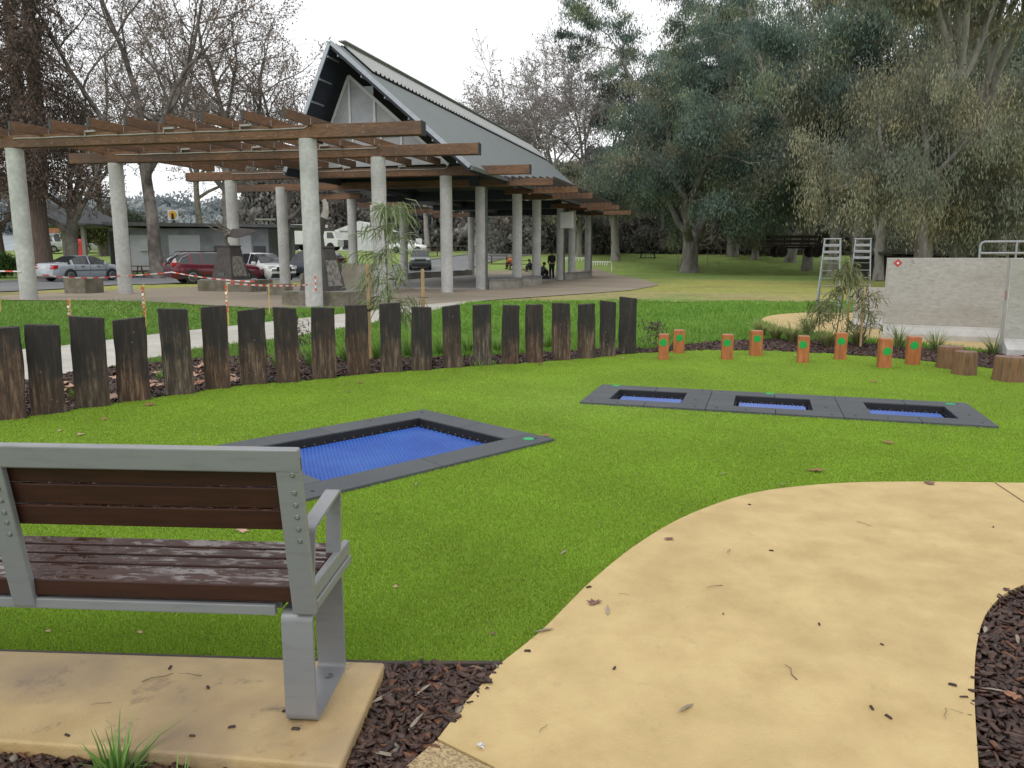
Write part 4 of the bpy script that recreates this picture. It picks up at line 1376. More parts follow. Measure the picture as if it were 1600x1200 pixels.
mb.bar((RX, Y0_ + 0.9, ZR + 0.26), (RX, Y1_, ZR + 0.26), 0.3, 0.04)
mb.build('ridge_cap', M_ROOF2, pav)
# gable wall
YG = -3.2
M_GABLE = mat('grey_gable_panel', (0.30, 0.305, 0.315), (0.38, 0.385, 0.39), scale=1.2, rough=0.5, c3=(0.24, 0.24, 0.25), s3=0.8)
M_FRAME = mat('pale_gable_frame', (0.48, 0.49, 0.50), (0.55, 0.56, 0.57), scale=8, rough=0.5)
ztop = 8.30
def gz(s): return ztop - SLOPE[1 if s > 0 else -1][0] * abs(s)
SB = (ztop - 4.85) / SLOPE[1][0]
SBL = (ztop - 4.85) / SLOPE[-1][0]
mb = MB()
mb.prism([(-SBL, 4.85), (SB, 4.85), (0, ztop)], (RX, YG, 0), (1, 0, 0), (0, 0, 1), (0, 0.06, 0)); mb.build('gable_panel', M_GABLE, pav)
mb = MB()
yb = YG - 0.03
for side in (1, -1):
    mb.bar((RX, yb, ztop - 0.05), (RX + (SB if side > 0 else -SBL), yb, 4.80), 0.06, 0.11)
mb.build('gable_rake_frame', M_FRAME, pav)
mb = MB()
for s in (-0.0, 1.05):
    mb.bar((RX + s, yb, 6.42), (RX + s, yb, gz(s) - 0.10), 0.07, 0.10, up=(1, 0, 0))
mb.bar((RX - 0.10, yb, 6.40), (RX + 1.10, yb, 6.40), 0.07, 0.10)
mb.bar((RX - 0.5, yb, 5.98), (RX + 0.1, yb, 5.98), 0.07, 0.09)
mb.bar((RX + 1.3, yb, 5.98), (RX + 2.15, yb, 5.98), 0.07, 0.09)
for s in (-0.5, 0.1, 1.3, 2.15):
    mb.bar((RX + s, yb, 4.88), (RX + s, yb, 5.93), 0.07, 0.08, up=(1, 0, 0))
mb.build('gable_mullions', M_FRAME, pav)
mb = MB(); mb.box((RX + 0.5, YG - 0.008, 7.15), (1.02, 0.012, 1.36)); mb.build('gable_window', mat('frosted_panel', (0.24, 0.25, 0.27), (0.31, 0.32, 0.34), scale=1.5, rough=0.25), pav)
# dark tie band and inner beams seen under the eaves
for y in (0.0, 7.8, 15.6, 22.9):
    mb = MB(); mb.bar((RX - 4.2, y, 4.55), (RX + 4.2, y, 4.55), 0.2, 0.5); mb.build('tie_beam', M_NAVY, pav)
mb = MB(); mb.box((-7.4, 13.6, 4.62), (2.4, 19.5, 0.06)); mb.build('verandah_lining', M_NAVY, pav)
COLS_R = [(752, 452), (808, 447), (838, 443), (875, 437), (893, 435.5), (918, 432)]
cr = []
for px, py in COLS_R:
    g = G(px, py)
    lx, ly = pav_local(g.x, g.y)
    cr.append((lx, ly))
cr[0] = (0.0, 0.0)
cl = [(-8.5, 4.7), (-8.5, 11.0), (-8.5, 17.5), (-8.5, 23.0)]
CZ = 4.25
for lx, ly in cr + cl:
    concrete_column(pav, lx, ly, -0.02, CZ, 0.23)
# dark service posts fixed beside some columns
mb = MB()
for i in (0, 3, 5):
    lx, ly = cr[i]
    mb.box((lx + 0.27, ly - 0.05, CZ / 2), (0.06, 0.08, CZ))
mb.build('downpipe', mat('downpipe_grey', (0.10, 0.11, 0.115), rough=0.5), pav)
# cantilevered beams with slats on both sides
for (lx, ly) in cr:
    mb = MB(); mb.bar((lx - 0.6, ly, CZ + 0.15), (3.1 + lx * 0.5, ly, CZ + 0.15), 0.1, 0.28); mb.build('beam', M_TIMBER, pav, bevel=0.008)
for (lx, ly) in cl:
    mb = MB(); mb.bar((-11.4, ly, CZ + 0.15), (-8.0, ly, CZ + 0.15), 0.1, 0.28); mb.build('beam', M_TIMBER, pav, bevel=0.008)
M_SLAT = mat('dark_slat', (0.045, 0.040, 0.038), (0.07, 0.06, 0.055), scale=6, rough=0.6)
for k in range(8):
    x = 1.15 + k * 0.265
    mb = MB(); mb.bar((x, -0.35 + 0.12 * k, CZ + 0.345), (x, 22.6, CZ + 0.345), 0.05, 0.10); mb.build('slat', M_SLAT, pav)
for k in range(6):
    x = -9.7 - k * 0.3
    mb = MB(); mb.bar((x, 4.4, CZ + 0.345), (x, 23.3, CZ + 0.345), 0.05, 0.10); mb.build('slat', M_SLAT, pav)
# floor slab
mb = MB(); mb.box((RX, 11.4, 0.0), (8.4, 23.4, 0.10)); mb.build('floor_slab', mat('pavilion_floor', (0.26, 0.25, 0.235), (0.34, 0.33, 0.31), scale=2, rough=0.55), pav)
# light box on a column
mb = MB(); mb.box((cr[3][0] + 0.42, cr[3][1] - 0.1, 3.55), (0.75, 0.4, 0.95)); mb.build('service_box', M_WHITE, pav, bevel=0.02)
mb = MB(); mb.box((-8.3, 7.3, 3.4), (0.9, 0.06, 1.5)); mb.build('hanging_banner', M_WHITE, pav)

# low curved seat walls between the columns
M_SEATW = mat('seat_wall', (0.25, 0.24, 0.21), (0.36, 0.345, 0.31), scale=4, rough=0.85, bump=0.2, c3=(0.19, 0.17, 0.13), s3=1.5)
M_SEATT = mat('seat_wall_top', (0.17, 0.17, 0.165), (0.23, 0.23, 0.22), scale=6, rough=0.6)
def seat_wall(label, a, b, bow, h=0.42, w=0.45):
    """a, b in pavilion coordinates"""
    def wpt(p):
        q = PO + PV * p[0] + PU * p[1]
        return Vector((q.x, q.y))
    A, B = wpt(a), wpt(b)
    d = (B - A); n = Vector((d.y, -d.x)).normalized()
    t = thing('seat_wall', label, 'low wall', (A.x, A.y, 0), 0, 'low curved seat walls of the pavilion')
    pts = []
    for i in range(9):
        s = i / 8
        p = d * s + n * (bow * 4 * s * (1 - s))
        pts.append(p)
    for nm, z0_, z1_, ww, m_ in (('wall', -0.05, h - 0.06, w, M_SEATW), ('seat', h - 0.06, h, w + 0.06, M_SEATT)):
        vs, fs = [], []
        for i, p in enumerate(pts):
            q = (pts[min(i + 1, 8)] - pts[max(i - 1, 0)]).normalized(); m2 = Vector((q.y, -q.x))
            for sd in (-1, 1):
                for z in (z0_, z1_):
                    v = p + m2 * sd * ww / 2
                    vs.append((v.x, v.y, z))
        for i in range(8):
            o_ = i * 4; e_ = o_ + 4
            fs += [(o_, e_, e_ + 1, o_ + 1), (o_ + 2, o_ + 3, e_ + 3, e_ + 2), (o_ + 1, e_ + 1, e_ + 3, o_ + 3), (o_, o_ + 2, e_ + 2, e_)]
        fs += [(0, 1, 3, 2), (32, 34, 35, 33)]
        MB().add(vs, fs).build(nm, m_, t)
seat_wall('curved low concrete seat wall starting at the front column of the pavilion', (cr[0][0] + 0.1, 0.35), (cr[1][0] + 0.05, cr[1][1] - 0.3), 0.5)
seat_wall('low concrete seat wall between the second and third pavilion columns', (cr[1][0], cr[1][1] + 0.35), (cr[2][0], cr[2][1] - 0.3), 0.45)
seat_wall('low concrete seat wall behind the standing person', (cr[3][0], cr[3][1] + 0.3), (cr[4][0], cr[4][1] - 0.2), 0.3)
seat_wall('low concrete seat wall at the far end column of the pavilion', (cr[4][0], cr[4][1] + 0.3), (cr[5][0], cr[5][1] - 0.3), 0.5)
seat_wall('low seat wall under the far side of the pavilion', (-8.5, 11.4), (-8.5, 17.0), -0.6)
seat_wall('second low seat wall under the far side of the pavilion, toward the trees', (-8.5, 17.9), (-8.5, 22.6), -0.5)

# ------------------------------------------------------------------ plaza blocks and sculptures
def block(label, px0, px1, pyt, pyb, dpt=0.8, name='concrete_block', m=None, h=None, taper=1.0, rz=-0.2):
    c = GT((px0 + px1) / 2, pyb)
    dep = c.y * math.cos(CAM_P) + CAM_H * math.sin(CAM_P)
    w = (px1 - px0) / CAM_F * dep * 0.96
    hh = h or (D(px0, pyt, c.y).z - c.z)
    t = thing(name, label, 'concrete block', (c.x, c.y + dpt / 2, c.z), rz)
    mb = MB(); mb.box((0, 0, hh / 2 - 0.02), (w, dpt, hh + 0.04), taper=taper); mb.build('body', m or M_CONC_DK, t, bevel=0.015)
    mb = MB(); mb.box((0, 0, hh + 0.001), (w * taper - 0.05, dpt * taper - 0.05, 0.008)); mb.build('top_slab', M_SEATT, t)
    return t, c, hh
block('square mossy concrete block at the plaza edge below the silver sedan', 101, 141, 434, 458, 0.9)
block('small concrete block in front of the white wagon, left of the obelisk plinth', 418, 450, 444, 461, 0.6)
block('large cube of pale stained concrete behind the staked sapling', 537, 592, 412, 456, 1.2, m=mat('pale_cube', (0.24, 0.225, 0.18), (0.33, 0.31, 0.26), scale=3, rough=0.9, c3=(0.17, 0.15, 0.11), s3=1.2, a3=0.7))
block('dark low block beside the obelisk plinth under the pergola', 470, 480, 428, 442, 0.5)
block('long low concrete plinth carrying the obelisk with the bird sculpture', 309, 405, 438, 455, 1.6, name='plinth')
block('long low concrete plinth carrying the obelisk with the curved sculpture', 443, 559, 456, 478, 1.7, name='plinth')
M_OBEL = mat('bronze_brown_plate', (0.050, 0.043, 0.040), (0.085, 0.072, 0.066), scale=5, rough=0.55, c3=(0.04, 0.035, 0.033), s3=2)
M_PANEL = mat('relief_panel', (0.10, 0.09, 0.08), (0.30, 0.28, 0.25), scale=9, rough=0.7, bump=0.6, detail=3)
M_BRONZE = mat('bronze_metal', (0.10, 0.085, 0.07), (0.2, 0.18, 0.155), scale=6, rough=0.45, metal=0.5)
def obelisk(label, pxc, wb, wt, pyb, pyt, z0, Y, rz):
    c = D(pxc, pyb, Y)
    dep = Y * math.cos(CAM_P)
    w = wb / CAM_F * dep; wt_ = wt / CAM_F * dep
    h = D(pxc, pyt, Y).z - z0
    t = thing('obelisk', label, 'obelisk', (c.x, Y, z0), rz)
    mb = MB(); mb.box((0, 0, h / 2), (w, w, h), taper=wt_ / w); mb.build('shaft', M_OBEL, t, bevel=0.02)
    mb = MB(); mb.box((0, 0, h + 0.03), (wt_ * 1.08, wt_ * 1.08, 0.06)); mb.build('cap', M_OBEL, t, bevel=0.01)
    mb = MB()
    k = (w - wt_) / 2 / h
    pz0, pz1 = h * 0.12, h * 0.72
    for a_, b_, nx_ in ((-0.3, 0.3, 1),):
        vs = []
        for z, f in ((pz0, .36), (pz1, .27)):
            for s in (-1, 1):
                vs.append((w / 2 - k * z + 0.004, s * w * f, z))
        mb.add(vs, [(0, 1, 3, 2)])
    mb.build('relief_panel', M_PANEL, t)
    mb = MB(); mb.box((0.0, -(w / 2 - k * h * .18) - 0.01, h * .18), (w * .28, 0.02, h * .10)); mb.build('plaque', mat('plaque', (0.12, 0.12, 0.12), rough=0.4, metal=0.4), t)
    return t, c, h, wt_
g1 = GT(357, 455); Y1o = g1.y + 0.8
o1, c1o, h1, w1 = obelisk('dark brown tapered obelisk with a metal bird on top', 361, 41, 24, 437, 386, g1.z + (D(357, 438, g1.y).z - g1.z) - 0.01, Y1o, R(-24))
g2 = GT(500, 478); Y2o = g2.y + 0.85
o2, c2o, h2, w2 = obelisk('dark brown tapered obelisk carrying a curved pale horn, behind a pergola column', 505, 52, 28, 456, 388, g2.z + (D(500, 456, g2.y).z - g2.z) - 0.01, Y2o, R(-24))
# sculpture of a swooping metal bird
zb = c1o.z + 0
zt1 = o1.location.z + h1 + 0.06
bs = thing('bird_sculpture', 'metal bird sculpture with long beak and swept wing on an obelisk', 'sculpture', (o1.location.x, Y1o, zt1), 0)
mb = MB()
mb.tube([(0.0, 0, -0.02), (-0.12, 0, 0.16), (-0.10, 0, 0.34), (0.06, 0, 0.42), (0.16, 0, 0.50)], [0.05, 0.06, 0.07, 0.13, 0.08], n=10); mb.build('body', M_BRONZE, bs, smooth=True)
mb = MB()
prof = [(0.05, 0.30), (0.35, 0.26), (0.75, 0.36), (1.15, 0.52), (0.9, 0.58), (0.5, 0.62), (0.15, 0.60)]
mb.prism(prof, (0, -0.22, 0.0), (1, 0, 0), (0, 0.25, 1), (0, 0.05, 0.01)); mb.build('wing', M_OBEL, bs, bevel=0.015)
for k in range(3):
    mb = MB(); a = (0.02 + .05 * k, -0.05, 0.42 + .05 * k); b = (-0.95 + .12 * k, -0.15, 0.85 + 0.20 * k)
    mb.tube([a, ((a[0] + b[0]) / 2, -0.1, (a[2] + b[2]) / 2 - 0.05), b], [0.035, 0.028, 0.012], n=6); mb.build('feather', M_BRONZE, bs, smooth=True)
zt2 = o2.location.z + h2 + 0.06
hs = thing('horn_sculpture', 'curved pale metal horn with a knob standing on an obelisk', 'sculpture', (o2.location.x, Y2o, zt2), 0)
mb = MB(); mb.tube([(-0.05, 0, -0.02), (-0.06, 0, 0.3), (0.02, 0, 0.62), (0.10, 0, 0.8)], [0.15, 0.13, 0.12, 0.15], n=10); mb.build('stem', M_OBEL, hs, smooth=True)
mb = MB(); mb.tube([(0.08, 0, 0.72), (0.16, 0, 0.95), (0.17, 0, 1.2), (0.11, 0, 1.3)], [0.12, 0.09, 0.075, 0.06], n=10); mb.build('horn', mat('pale_bronze', (0.36, 0.34, 0.3), (0.5, 0.48, 0.43), rough=0.4), hs, smooth=True)
mb = MB(); mb.tube([(-0.2, 0, 0.5), (-0.22, 0, 1.3), (-0.2, 0, 1.38)], [0.09, 0.05, 0.02], n=8); mb.build('prong', M_OBEL, hs, smooth=True)

# ------------------------------------------------------------------ barrier tape and stakes
M_TRED = mat('tape_red', (0.55, 0.06, 0.035), rough=0.5)
M_TWH = mat('tape_white', (0.58, 0.56, 0.54), rough=0.5)
M_STAKE = mat('yellow_stake', (0.5, 0.34, 0.10), (0.62, 0.45, 0.16), scale=8, rough=0.6)
def stake(label, px, pyb, pyt, wrap=True):
    b0 = GT(px, pyb)
    h = D(px, pyt, b0.y).z - b0.z
    t = thing('marker_stake', label, 'stake', (b0.x, b0.y, b0.z), 0)
    mb = MB(); mb.bar((0, 0, -0.1), (0.02, 0, h), 0.022, 0.022); mb.build('rod', M_STAKE if not wrap else M_STAKE, t)
    if wrap:
        mb = MB()
        n = 14
        for i in range(n):
            z = h * (0.30 + 0.66 * i / n)
            a = i * 1.3
            ww = 0.014 + 0.012 * abs(math.sin(i * 0.9))
            mb.mi = i % 2
            mb.add([(math.cos(a) * ww, math.sin(a) * 0.03 - 0.02, z), (math.cos(a + .6) * -ww, -0.03, z + 0.01), (-ww * math.cos(a + .2), -0.03, z + h / n), (ww * math.cos(a + .7), -0.025, z + h / n)], [(0, 1, 2, 3)])
        mb.build('wrapped_tape', [M_TRED, M_TWH], t)
    return Vector((b0.x, b0.y, b0.z + h))
st1 = stake('yellow stake wrapped in a little striped tape, first from the bench end', 112, 522, 466)
st2 = stake('stake wrapped in red and white tape, before the second gap in the lawn', 228, 512, 444)
st3 = stake('stake with hanging striped tape in front of the bird obelisk plinth', 357, 508, 442)
st4 = stake('thin bare yellow rod in front of the small concrete block', 421, 490, 443, wrap=False)
st5 = stake('thin bare yellow rod at the far edge of the lawn', 1, 486, 430, wrap=False)
def tape(label, a, b, sag, w=0.042):
    a, b = Vector(a), Vector(b)
    n = max(6, int((b - a).length / 0.22))
    mb = MB()
    prev = None
    for i in range(n + 1):
        s = i / n
        p = a.lerp(b, s) - Vector((0, 0, sag * 4 * s * (1 - s)))
        ang = 0.5 * math.sin(s * 9 + a.x) + 0.3
        wv = Vector((0, math.sin(ang), math.cos(ang))) * w / 2
        q = (p - wv, p + wv)
        if prev:
            mb.add([prev[0], q[0], q[1], prev[1]], [(0, 1, 2, 3)], mi=i % 2)
        prev = q
    return tag(mb.build('barrier_tape', [M_TRED, M_TWH]), label, 'barrier tape', 'red and white tape around the plaza')
Lc0 = Vector((L_COL[0][0], L_COL[0][1] - 0.25, D(40, 424, 22.8).z))
tape('striped tape running out of the picture from the first pergola column', D(-160, 412, 22.5), Lc0, 0.05)
Lc1 = Vector((L_COL[1][0], L_COL[1][1] - 0.25, D(198, 431, 26.3).z))
tape('striped tape between the two pergola columns in front of the silver sedan', Lc0, Lc1, 0.12)
pw = D(268, 425, 27.0)
tape('striped tape rising from the second pergola column to the red wagon', Lc1, pw, 0.02)
pend = D(398, 440, 25.0)
tape('striped tape slanting down in front of the red wagon and obelisk', pw, pend, 0.06)
tape('striped tape from the hanging stake to the near pergola column', st3, Vector((R_COL[0][0] - 0.1, R_COL[0][1] - 0.25, D(482, 445, 20.9).z)), 0.04)
mb = MB()
c = Vector((R_COL[0][0] + 0.1, R_COL[0][1] - 0.26, 0))
for i in range(5):
    mb.add([(c.x, c.y, .45 + .08 * i), (c.x + .045, c.y - .02, .45 + .08 * i), (c.x + .04, c.y - .02, .53 + .08 * i), (c.x - .005, c.y, .53 + .08 * i)], [(0, 1, 2, 3)], mi=i % 2)
tag(mb.build('barrier_tape', [M_TRED, M_TWH]), 'loose striped tape end hanging on the near pergola column', 'barrier tape', 'red and white tape around the plaza')
# ------------------------------------------------------------------ trees
UP = np.array([0, 0, 1.0])
def nrm(v): return v / (np.linalg.norm(v) + 1e-9)

def grow(rg, p, d, L, r, lvl, prm, lines, tips):
    ns = prm['seg'][lvl]
    pts = [p]; dirs = [d]
    for i in range(ns):
        d = nrm(d + rg.normal(0, prm['gnarl'][lvl], 3) + UP * prm['trop'][lvl])
        p = p + d * L / ns
        pts.append(p); dirs.append(d)
    rt = max(prm['rmin'], r * prm['taper'][lvl])
    rad = np.linspace(r, rt, ns + 1)
    if lvl == 0:
        rad[0] *= prm.get('flare', 1.25)
    lines.append((np.array(pts), rad, lvl))
    last = len(prm['n']) - 1
    if lvl >= prm.get('tiplvl', last):
        for k in range(max(1, ns // 2), ns + 1):
            tips.append((pts[k], dirs[k], lvl))
    if lvl == last:
        return
    nc = prm['n'][lvl + 1]
    az0 = rg.random() * 6.28
    for c in range(nc):
        if c == 0 and prm.get('leader', True):
            t, ang = 1.0, 0.25
        else:
            t = prm['start'][lvl] + (1 - prm['start'][lvl]) * ((c + rg.random() * 0.8) / nc)
            t = min(t, 1.0)
            ang = R(prm['ang'][lvl]) * rg.uniform(0.75, 1.25)
        f = t * ns; i = min(int(f), ns - 1); q = pts[i] + (pts[i + 1] - pts[i]) * (f - i)
        dd = dirs[min(i + 1, ns)]
        az = az0 + c * 2.4 + rg.normal(0, 0.3)
        o = nrm(np.cross(dd, [0.31, 0.77, 0.55])); o2 = np.cross(dd, o)
        nd = nrm(dd * math.cos(ang) + (o * math.cos(az) + o2 * math.sin(az)) * math.sin(ang))
        rr = r + (rt - r) * t
        grow(rg, q, nd, L * prm['lr'][lvl] * rg.uniform(0.75, 1.2) * (1.15 - 0.35 * t), max(prm['rmin'], rr * prm['rr'][lvl] * (1.0 if c else 1.15)), lvl + 1, prm, lines, tips)

def wood_mesh(name, lines, mat_, parent, sides=(10, 7, 5, 3, 3)):
    V, F = [], []
    b = 0
    for pts, rad, lvl in lines:
        n = sides[min(lvl, len(sides) - 1)]
        k = len(pts)
        tg = np.gradient(pts, axis=0)
        tg /= (np.linalg.norm(tg, axis=1, keepdims=True) + 1e-9)
        ref = np.array([0.3, 0.9, 0.2]) if abs(tg[0][2]) > 0.8 else UP
        s = np.cross(tg, ref); s /= (np.linalg.norm(s, axis=1, keepdims=True) + 1e-9)
        u = np.cross(s, tg)
        a = np.arange(n) * 2 * PI / n
        ring = pts[:, None, :] + rad[:, None, None] * (np.cos(a)[None, :, None] * s[:, None, :] + np.sin(a)[None, :, None] * u[:, None, :])
        V.append(ring.reshape(-1, 3))
        i = np.arange(k - 1)[:, None] * n; j = np.arange(n)[None, :]; j2 = (j + 1) % n
        F.append((b + np.stack([i + j, i + j2, i + n + j2, i + n + j], -1)).reshape(-1, 4))
        b += k * n
    return fast_mesh(name, np.concatenate(V), np.concatenate(F), mat_, parent=parent, smooth=True)

def leaves_mesh(name, cen, dirs, ln, wd, col, mat_, parent, rg):
    """diamond shaped leaves: centre, direction, length, width"""
    n = len(cen)
    d = dirs / (np.linalg.norm(dirs, axis=1, keepdims=True) + 1e-9)
    rv = rg.normal(size=(n, 3))
    s = np.cross(d, rv); s /= (np.linalg.norm(s, axis=1, keepdims=True) + 1e-9)
    nn = np.cross(s, d)
    L = ln[:, None] * 0.5; W = wd[:, None] * 0.5
    v = np.stack([cen - d * L, cen + s * W + nn * W * .35 - d * L * .1, cen + d * L, cen - s * W + nn * W * .35 - d * L * .1], 1).reshape(-1, 3)
    f = np.arange(4 * n).reshape(-1, 4)
    return fast_mesh(name, v, f, mat_, np.repeat(col, 4, 0), parent)

M_BARK_PL = mat('plane_bark', (0.13, 0.112, 0.098), (0.26, 0.235, 0.21), scale=3, rough=0.9, bump=0.5, c3=(0.05, 0.042, 0.036), s3=1.0, a3=0.8)
M_BARK_FAR = mat('pale_twigs', (0.27, 0.25, 0.235), (0.36, 0.335, 0.315), scale=2, rough=0.9)  # twig colour lightened to suggest haze at a distance
M_BARK_RED = mat('redwood_bark', (0.095, 0.068, 0.058), (0.16, 0.118, 0.10), scale=3, rough=0.95, stretch=(4, 4, 0.5), bump=0.8, bscale=6, bdist=0.08)
M_BARK_GUM = mat('gum_bark', (0.24, 0.225, 0.20), (0.46, 0.44, 0.41), scale=1.6, rough=0.8, stretch=(2, 2, 0.6), bump=0.3, c3=(0.12, 0.10, 0.08), s3=1.6, a3=0.95)
M_BARK_MID = mat('grey_gum_bark', (0.12, 0.11, 0.098), (0.26, 0.245, 0.225), scale=2, rough=0.85, stretch=(2, 2, 0.6), bump=0.5, bscale=6, bdist=0.05, c3=(0.07, 0.06, 0.05), s3=0.8, a3=0.8)
M_BARK_DK = mat('dark_bark', (0.05, 0.042, 0.036), (0.11, 0.095, 0.08), scale=3, rough=0.95, stretch=(3, 3, 0.6), bump=0.6, bscale=8, bdist=0.05)
M_LEAF_DRY = leafmat('dry_leaf', trans=0.3, rough=0.7, spec=0.2)
M_LEAF_GUM = leafmat('gum_leaf', trans=0.38, rough=0.75, spec=0.08)

PLANE = dict(seg=[5, 6, 5, 4, 3], n=[1, 6, 7, 7, 6], gnarl=[0.06, 0.13, 0.17, 0.2, 0.25], trop=[0.03, 0.06, 0.03, 0.02, 0.0], taper=[0.65, 0.42, 0.38, 0.4, 0.6],
             start=[0.5, 0.25, 0.2, 0.2], ang=[42, 45, 48, 48], lr=[1.25, 0.52, 0.5, 0.5], rr=[0.62, 0.55, 0.55, 0.6], rmin=0.0115, tiplvl=3)
def plane_tree(label, px, pyb, Y, H, r0, seed, lean=0.0, leaf=6500, lcol=((0.17, 0.125, 0.10), (0.30, 0.225, 0.18)), bark=None, group='leafless plane trees', z=None, prm=None, rmin=None, sides=(10, 7, 5, 3, 3), lsize=0.15, trunkL=0.27, zmin=4.6):
    rg = np.random.default_rng(seed)
    c = D(px, pyb, Y); zz = T(c.x, Y) if z is None else z
    t = thing('plane_tree', label, 'tree', (c.x, Y, zz - 0.05), 0, group)
    P = dict(prm or PLANE)
    if rmin: P['rmin'] = rmin
    lines, tips = [], []
    grow(rg, np.zeros(3), nrm(np.array([lean, 0, 1.0])), H * trunkL, r0, 0, P, lines, tips)
    wood_mesh('trunk', lines, bark or M_BARK_PL, t, sides)
    tp = np.array([q[0] for q in tips])
    idx = rg.integers(0, len(tp), leaf)
    cen = tp[idx] + rg.normal(0, 0.16, (leaf, 3))
    cen = cen[cen[:, 2] > zmin]; leaf = len(cen)
    dr = rg.normal(0, 0.6, (leaf, 3)) + np.array([0, 0, -0.7])
    k = rg.random(leaf)[:, None]
    col = np.array(lcol[0]) * (1 - k) + np.array(lcol[1]) * k
    leaves_mesh('crown', cen, dr, rg.uniform(0.7, 1.3, leaf) * lsize, rg.uniform(0.6, 1.1, leaf) * lsize * 0.8, col, M_LEAF_DRY, t, rg)
    return t

GUM = dict(seg=[5, 6, 5, 4], n=[1, 6, 6, 5], gnarl=[0.06, 0.14, 0.2, 0.25], trop=[0.02, 0.07, 0.03, -0.02], taper=[0.75, 0.45, 0.4, 0.4],
           start=[0.4, 0.25, 0.2], ang=[38, 46, 50], lr=[1.25, 0.5, 0.5], rr=[0.62, 0.5, 0.5], rmin=0.02, tiplvl=2)
BIGGUM = dict(GUM); BIGGUM['start'] = [0.45, 0.15, 0.2]; BIGGUM['n'] = [1, 8, 7, 5]; BIGGUM['lr'] = [2.6, 0.5, 0.5]; BIGGUM['ang'] = [44, 50, 50]; BIGGUM['trop'] = [0.02, 0.05, 0.0, -0.05]
GREENS = [(0.141, 0.194, 0.156), (0.175, 0.226, 0.165), (0.236, 0.277, 0.165), (0.158, 0.221, 0.189), (0.123, 0.174, 0.156), (0.256, 0.255, 0.182)]  # lightened and greyed: haze over the gums is mixed into these leaf colours
OLIVES = [(0.293, 0.287, 0.197), (0.252, 0.269, 0.191), (0.348, 0.317, 0.206), (0.219, 0.243, 0.191), (0.197, 0.220, 0.165)]  # olive leaves lightened too, standing in for misty air
def gum_tree(label, px, pyb, Y, H, r0, seed, per=90, palette=GREENS, lsize=0.30, hang=1.2, blob=0.8, lean=0.0, leany=0.0, trunkL=0.25, bark=None, group=None, name='gum_tree', z=None, prm=None, maxleaf=60000, clip=None, droop=0.0, extra=(), bright=1.0, keepf=0.8):
    rg = np.random.default_rng(seed)
    c = D(px, pyb, Y); zz = T(c.x, Y) if z is None else z
    t = thing(name, label, 'tree', (c.x, Y, zz - 0.05), 0, group)
    lines, tips = [], []
    P = dict(prm or GUM)
    grow(rg, np.zeros(3), nrm(np.array([lean, leany, 1.0])), H * trunkL, r0, 0, P, lines, tips)
    for (pts, rad) in extra:
        lines.append((np.array(pts, float), np.array(rad, float), 1))
    wood_mesh('trunk', lines, bark or M_BARK_GUM, t)
    # cluster the tips: keep a share, thick clumps with gaps between
    tp = np.array([q[0] for q in tips])
    if clip is not None:
        tp = tp[clip(tp)]
    if rg is not None and len(tp) > 10:
        keep = rg.random(len(tp)) < keepf
        tp = tp[keep]
    n = min(maxleaf, len(tp) * per)
    per = n // len(tp)
    cs, ds, cl = [], [], []
    pal = np.array(palette) * bright
    fld = np.sin(tp @ rg.normal(0, 0.5, (3, 3)) + rg.random(3) * 6).sum(1)
    order = np.argsort(np.argsort(fld)) / len(tp)
    for i, p in enumerate(tp):
        b = blob * rg.uniform(0.6, 1.4)
        q = rg.normal(0, 0.5, (per, 3)) * np.array([b, b, b * (0.55 + droop)])
        q[:, 2] -= droop * b * 0.8
        cs.append(p + q)
        ds.append(rg.normal(0, 0.55, (per, 3)) + np.array([0, 0, -hang]))
        k = int(order[i] * len(pal) * 0.999)
        if rg.random() < 0.3: k = rg.integers(0, len(pal))
        base = pal[k] * rg.uniform(0.55, 1.45)
        cl.append(base[None] * rg.uniform(0.8, 1.25, (per, 1)))
    cs, ds, cl = np.concatenate(cs), np.concatenate(ds), np.concatenate(cl)
    m = len(cs)
    leaves_mesh('crown', cs, ds, rg.uniform(0.6, 1.3, m) * lsize, rg.uniform(0.7, 1.2, m) * lsize * 0.24, cl, M_LEAF_GUM, t, rg)
    return t

# --- far hillside and woods that read as one mass
def hill(name, x0, x1, y, h, dy, seed, prof):
    rg = random.Random(seed)
    vs, fs = [], []
    nx_, ny_ = 60, 8
    for j in range(ny_ + 1):
        for i in range(nx_ + 1):
            x = x0 + (x1 - x0) * i / nx_
            s = j / ny_
            z = 1.5 + h * prof(i / nx_) * sm(s)
            vs.append((x, y + dy * s, z))
    for j in range(ny_):
        for i in range(nx_):
            a = j * (nx_ + 1) + i
            fs.append((a, a + 1, a + nx_ + 2, a + nx_ + 1))
    return struct(fast_mesh(name, vs, fs, mat('hill_cover', (0.27, 0.31, 0.325), (0.35, 0.38, 0.385), scale=0.2, rough=0.95), smooth=True))  # pale blue-grey carries the distance haze as surface colour
hp1 = lambda s: 0.55 + 0.35 * math.sin(1.0 + s * 3.0) + 0.1 * math.sin(s * 11)
hill('hills', -260, 60, 200, 17, 90, 1, hp1)


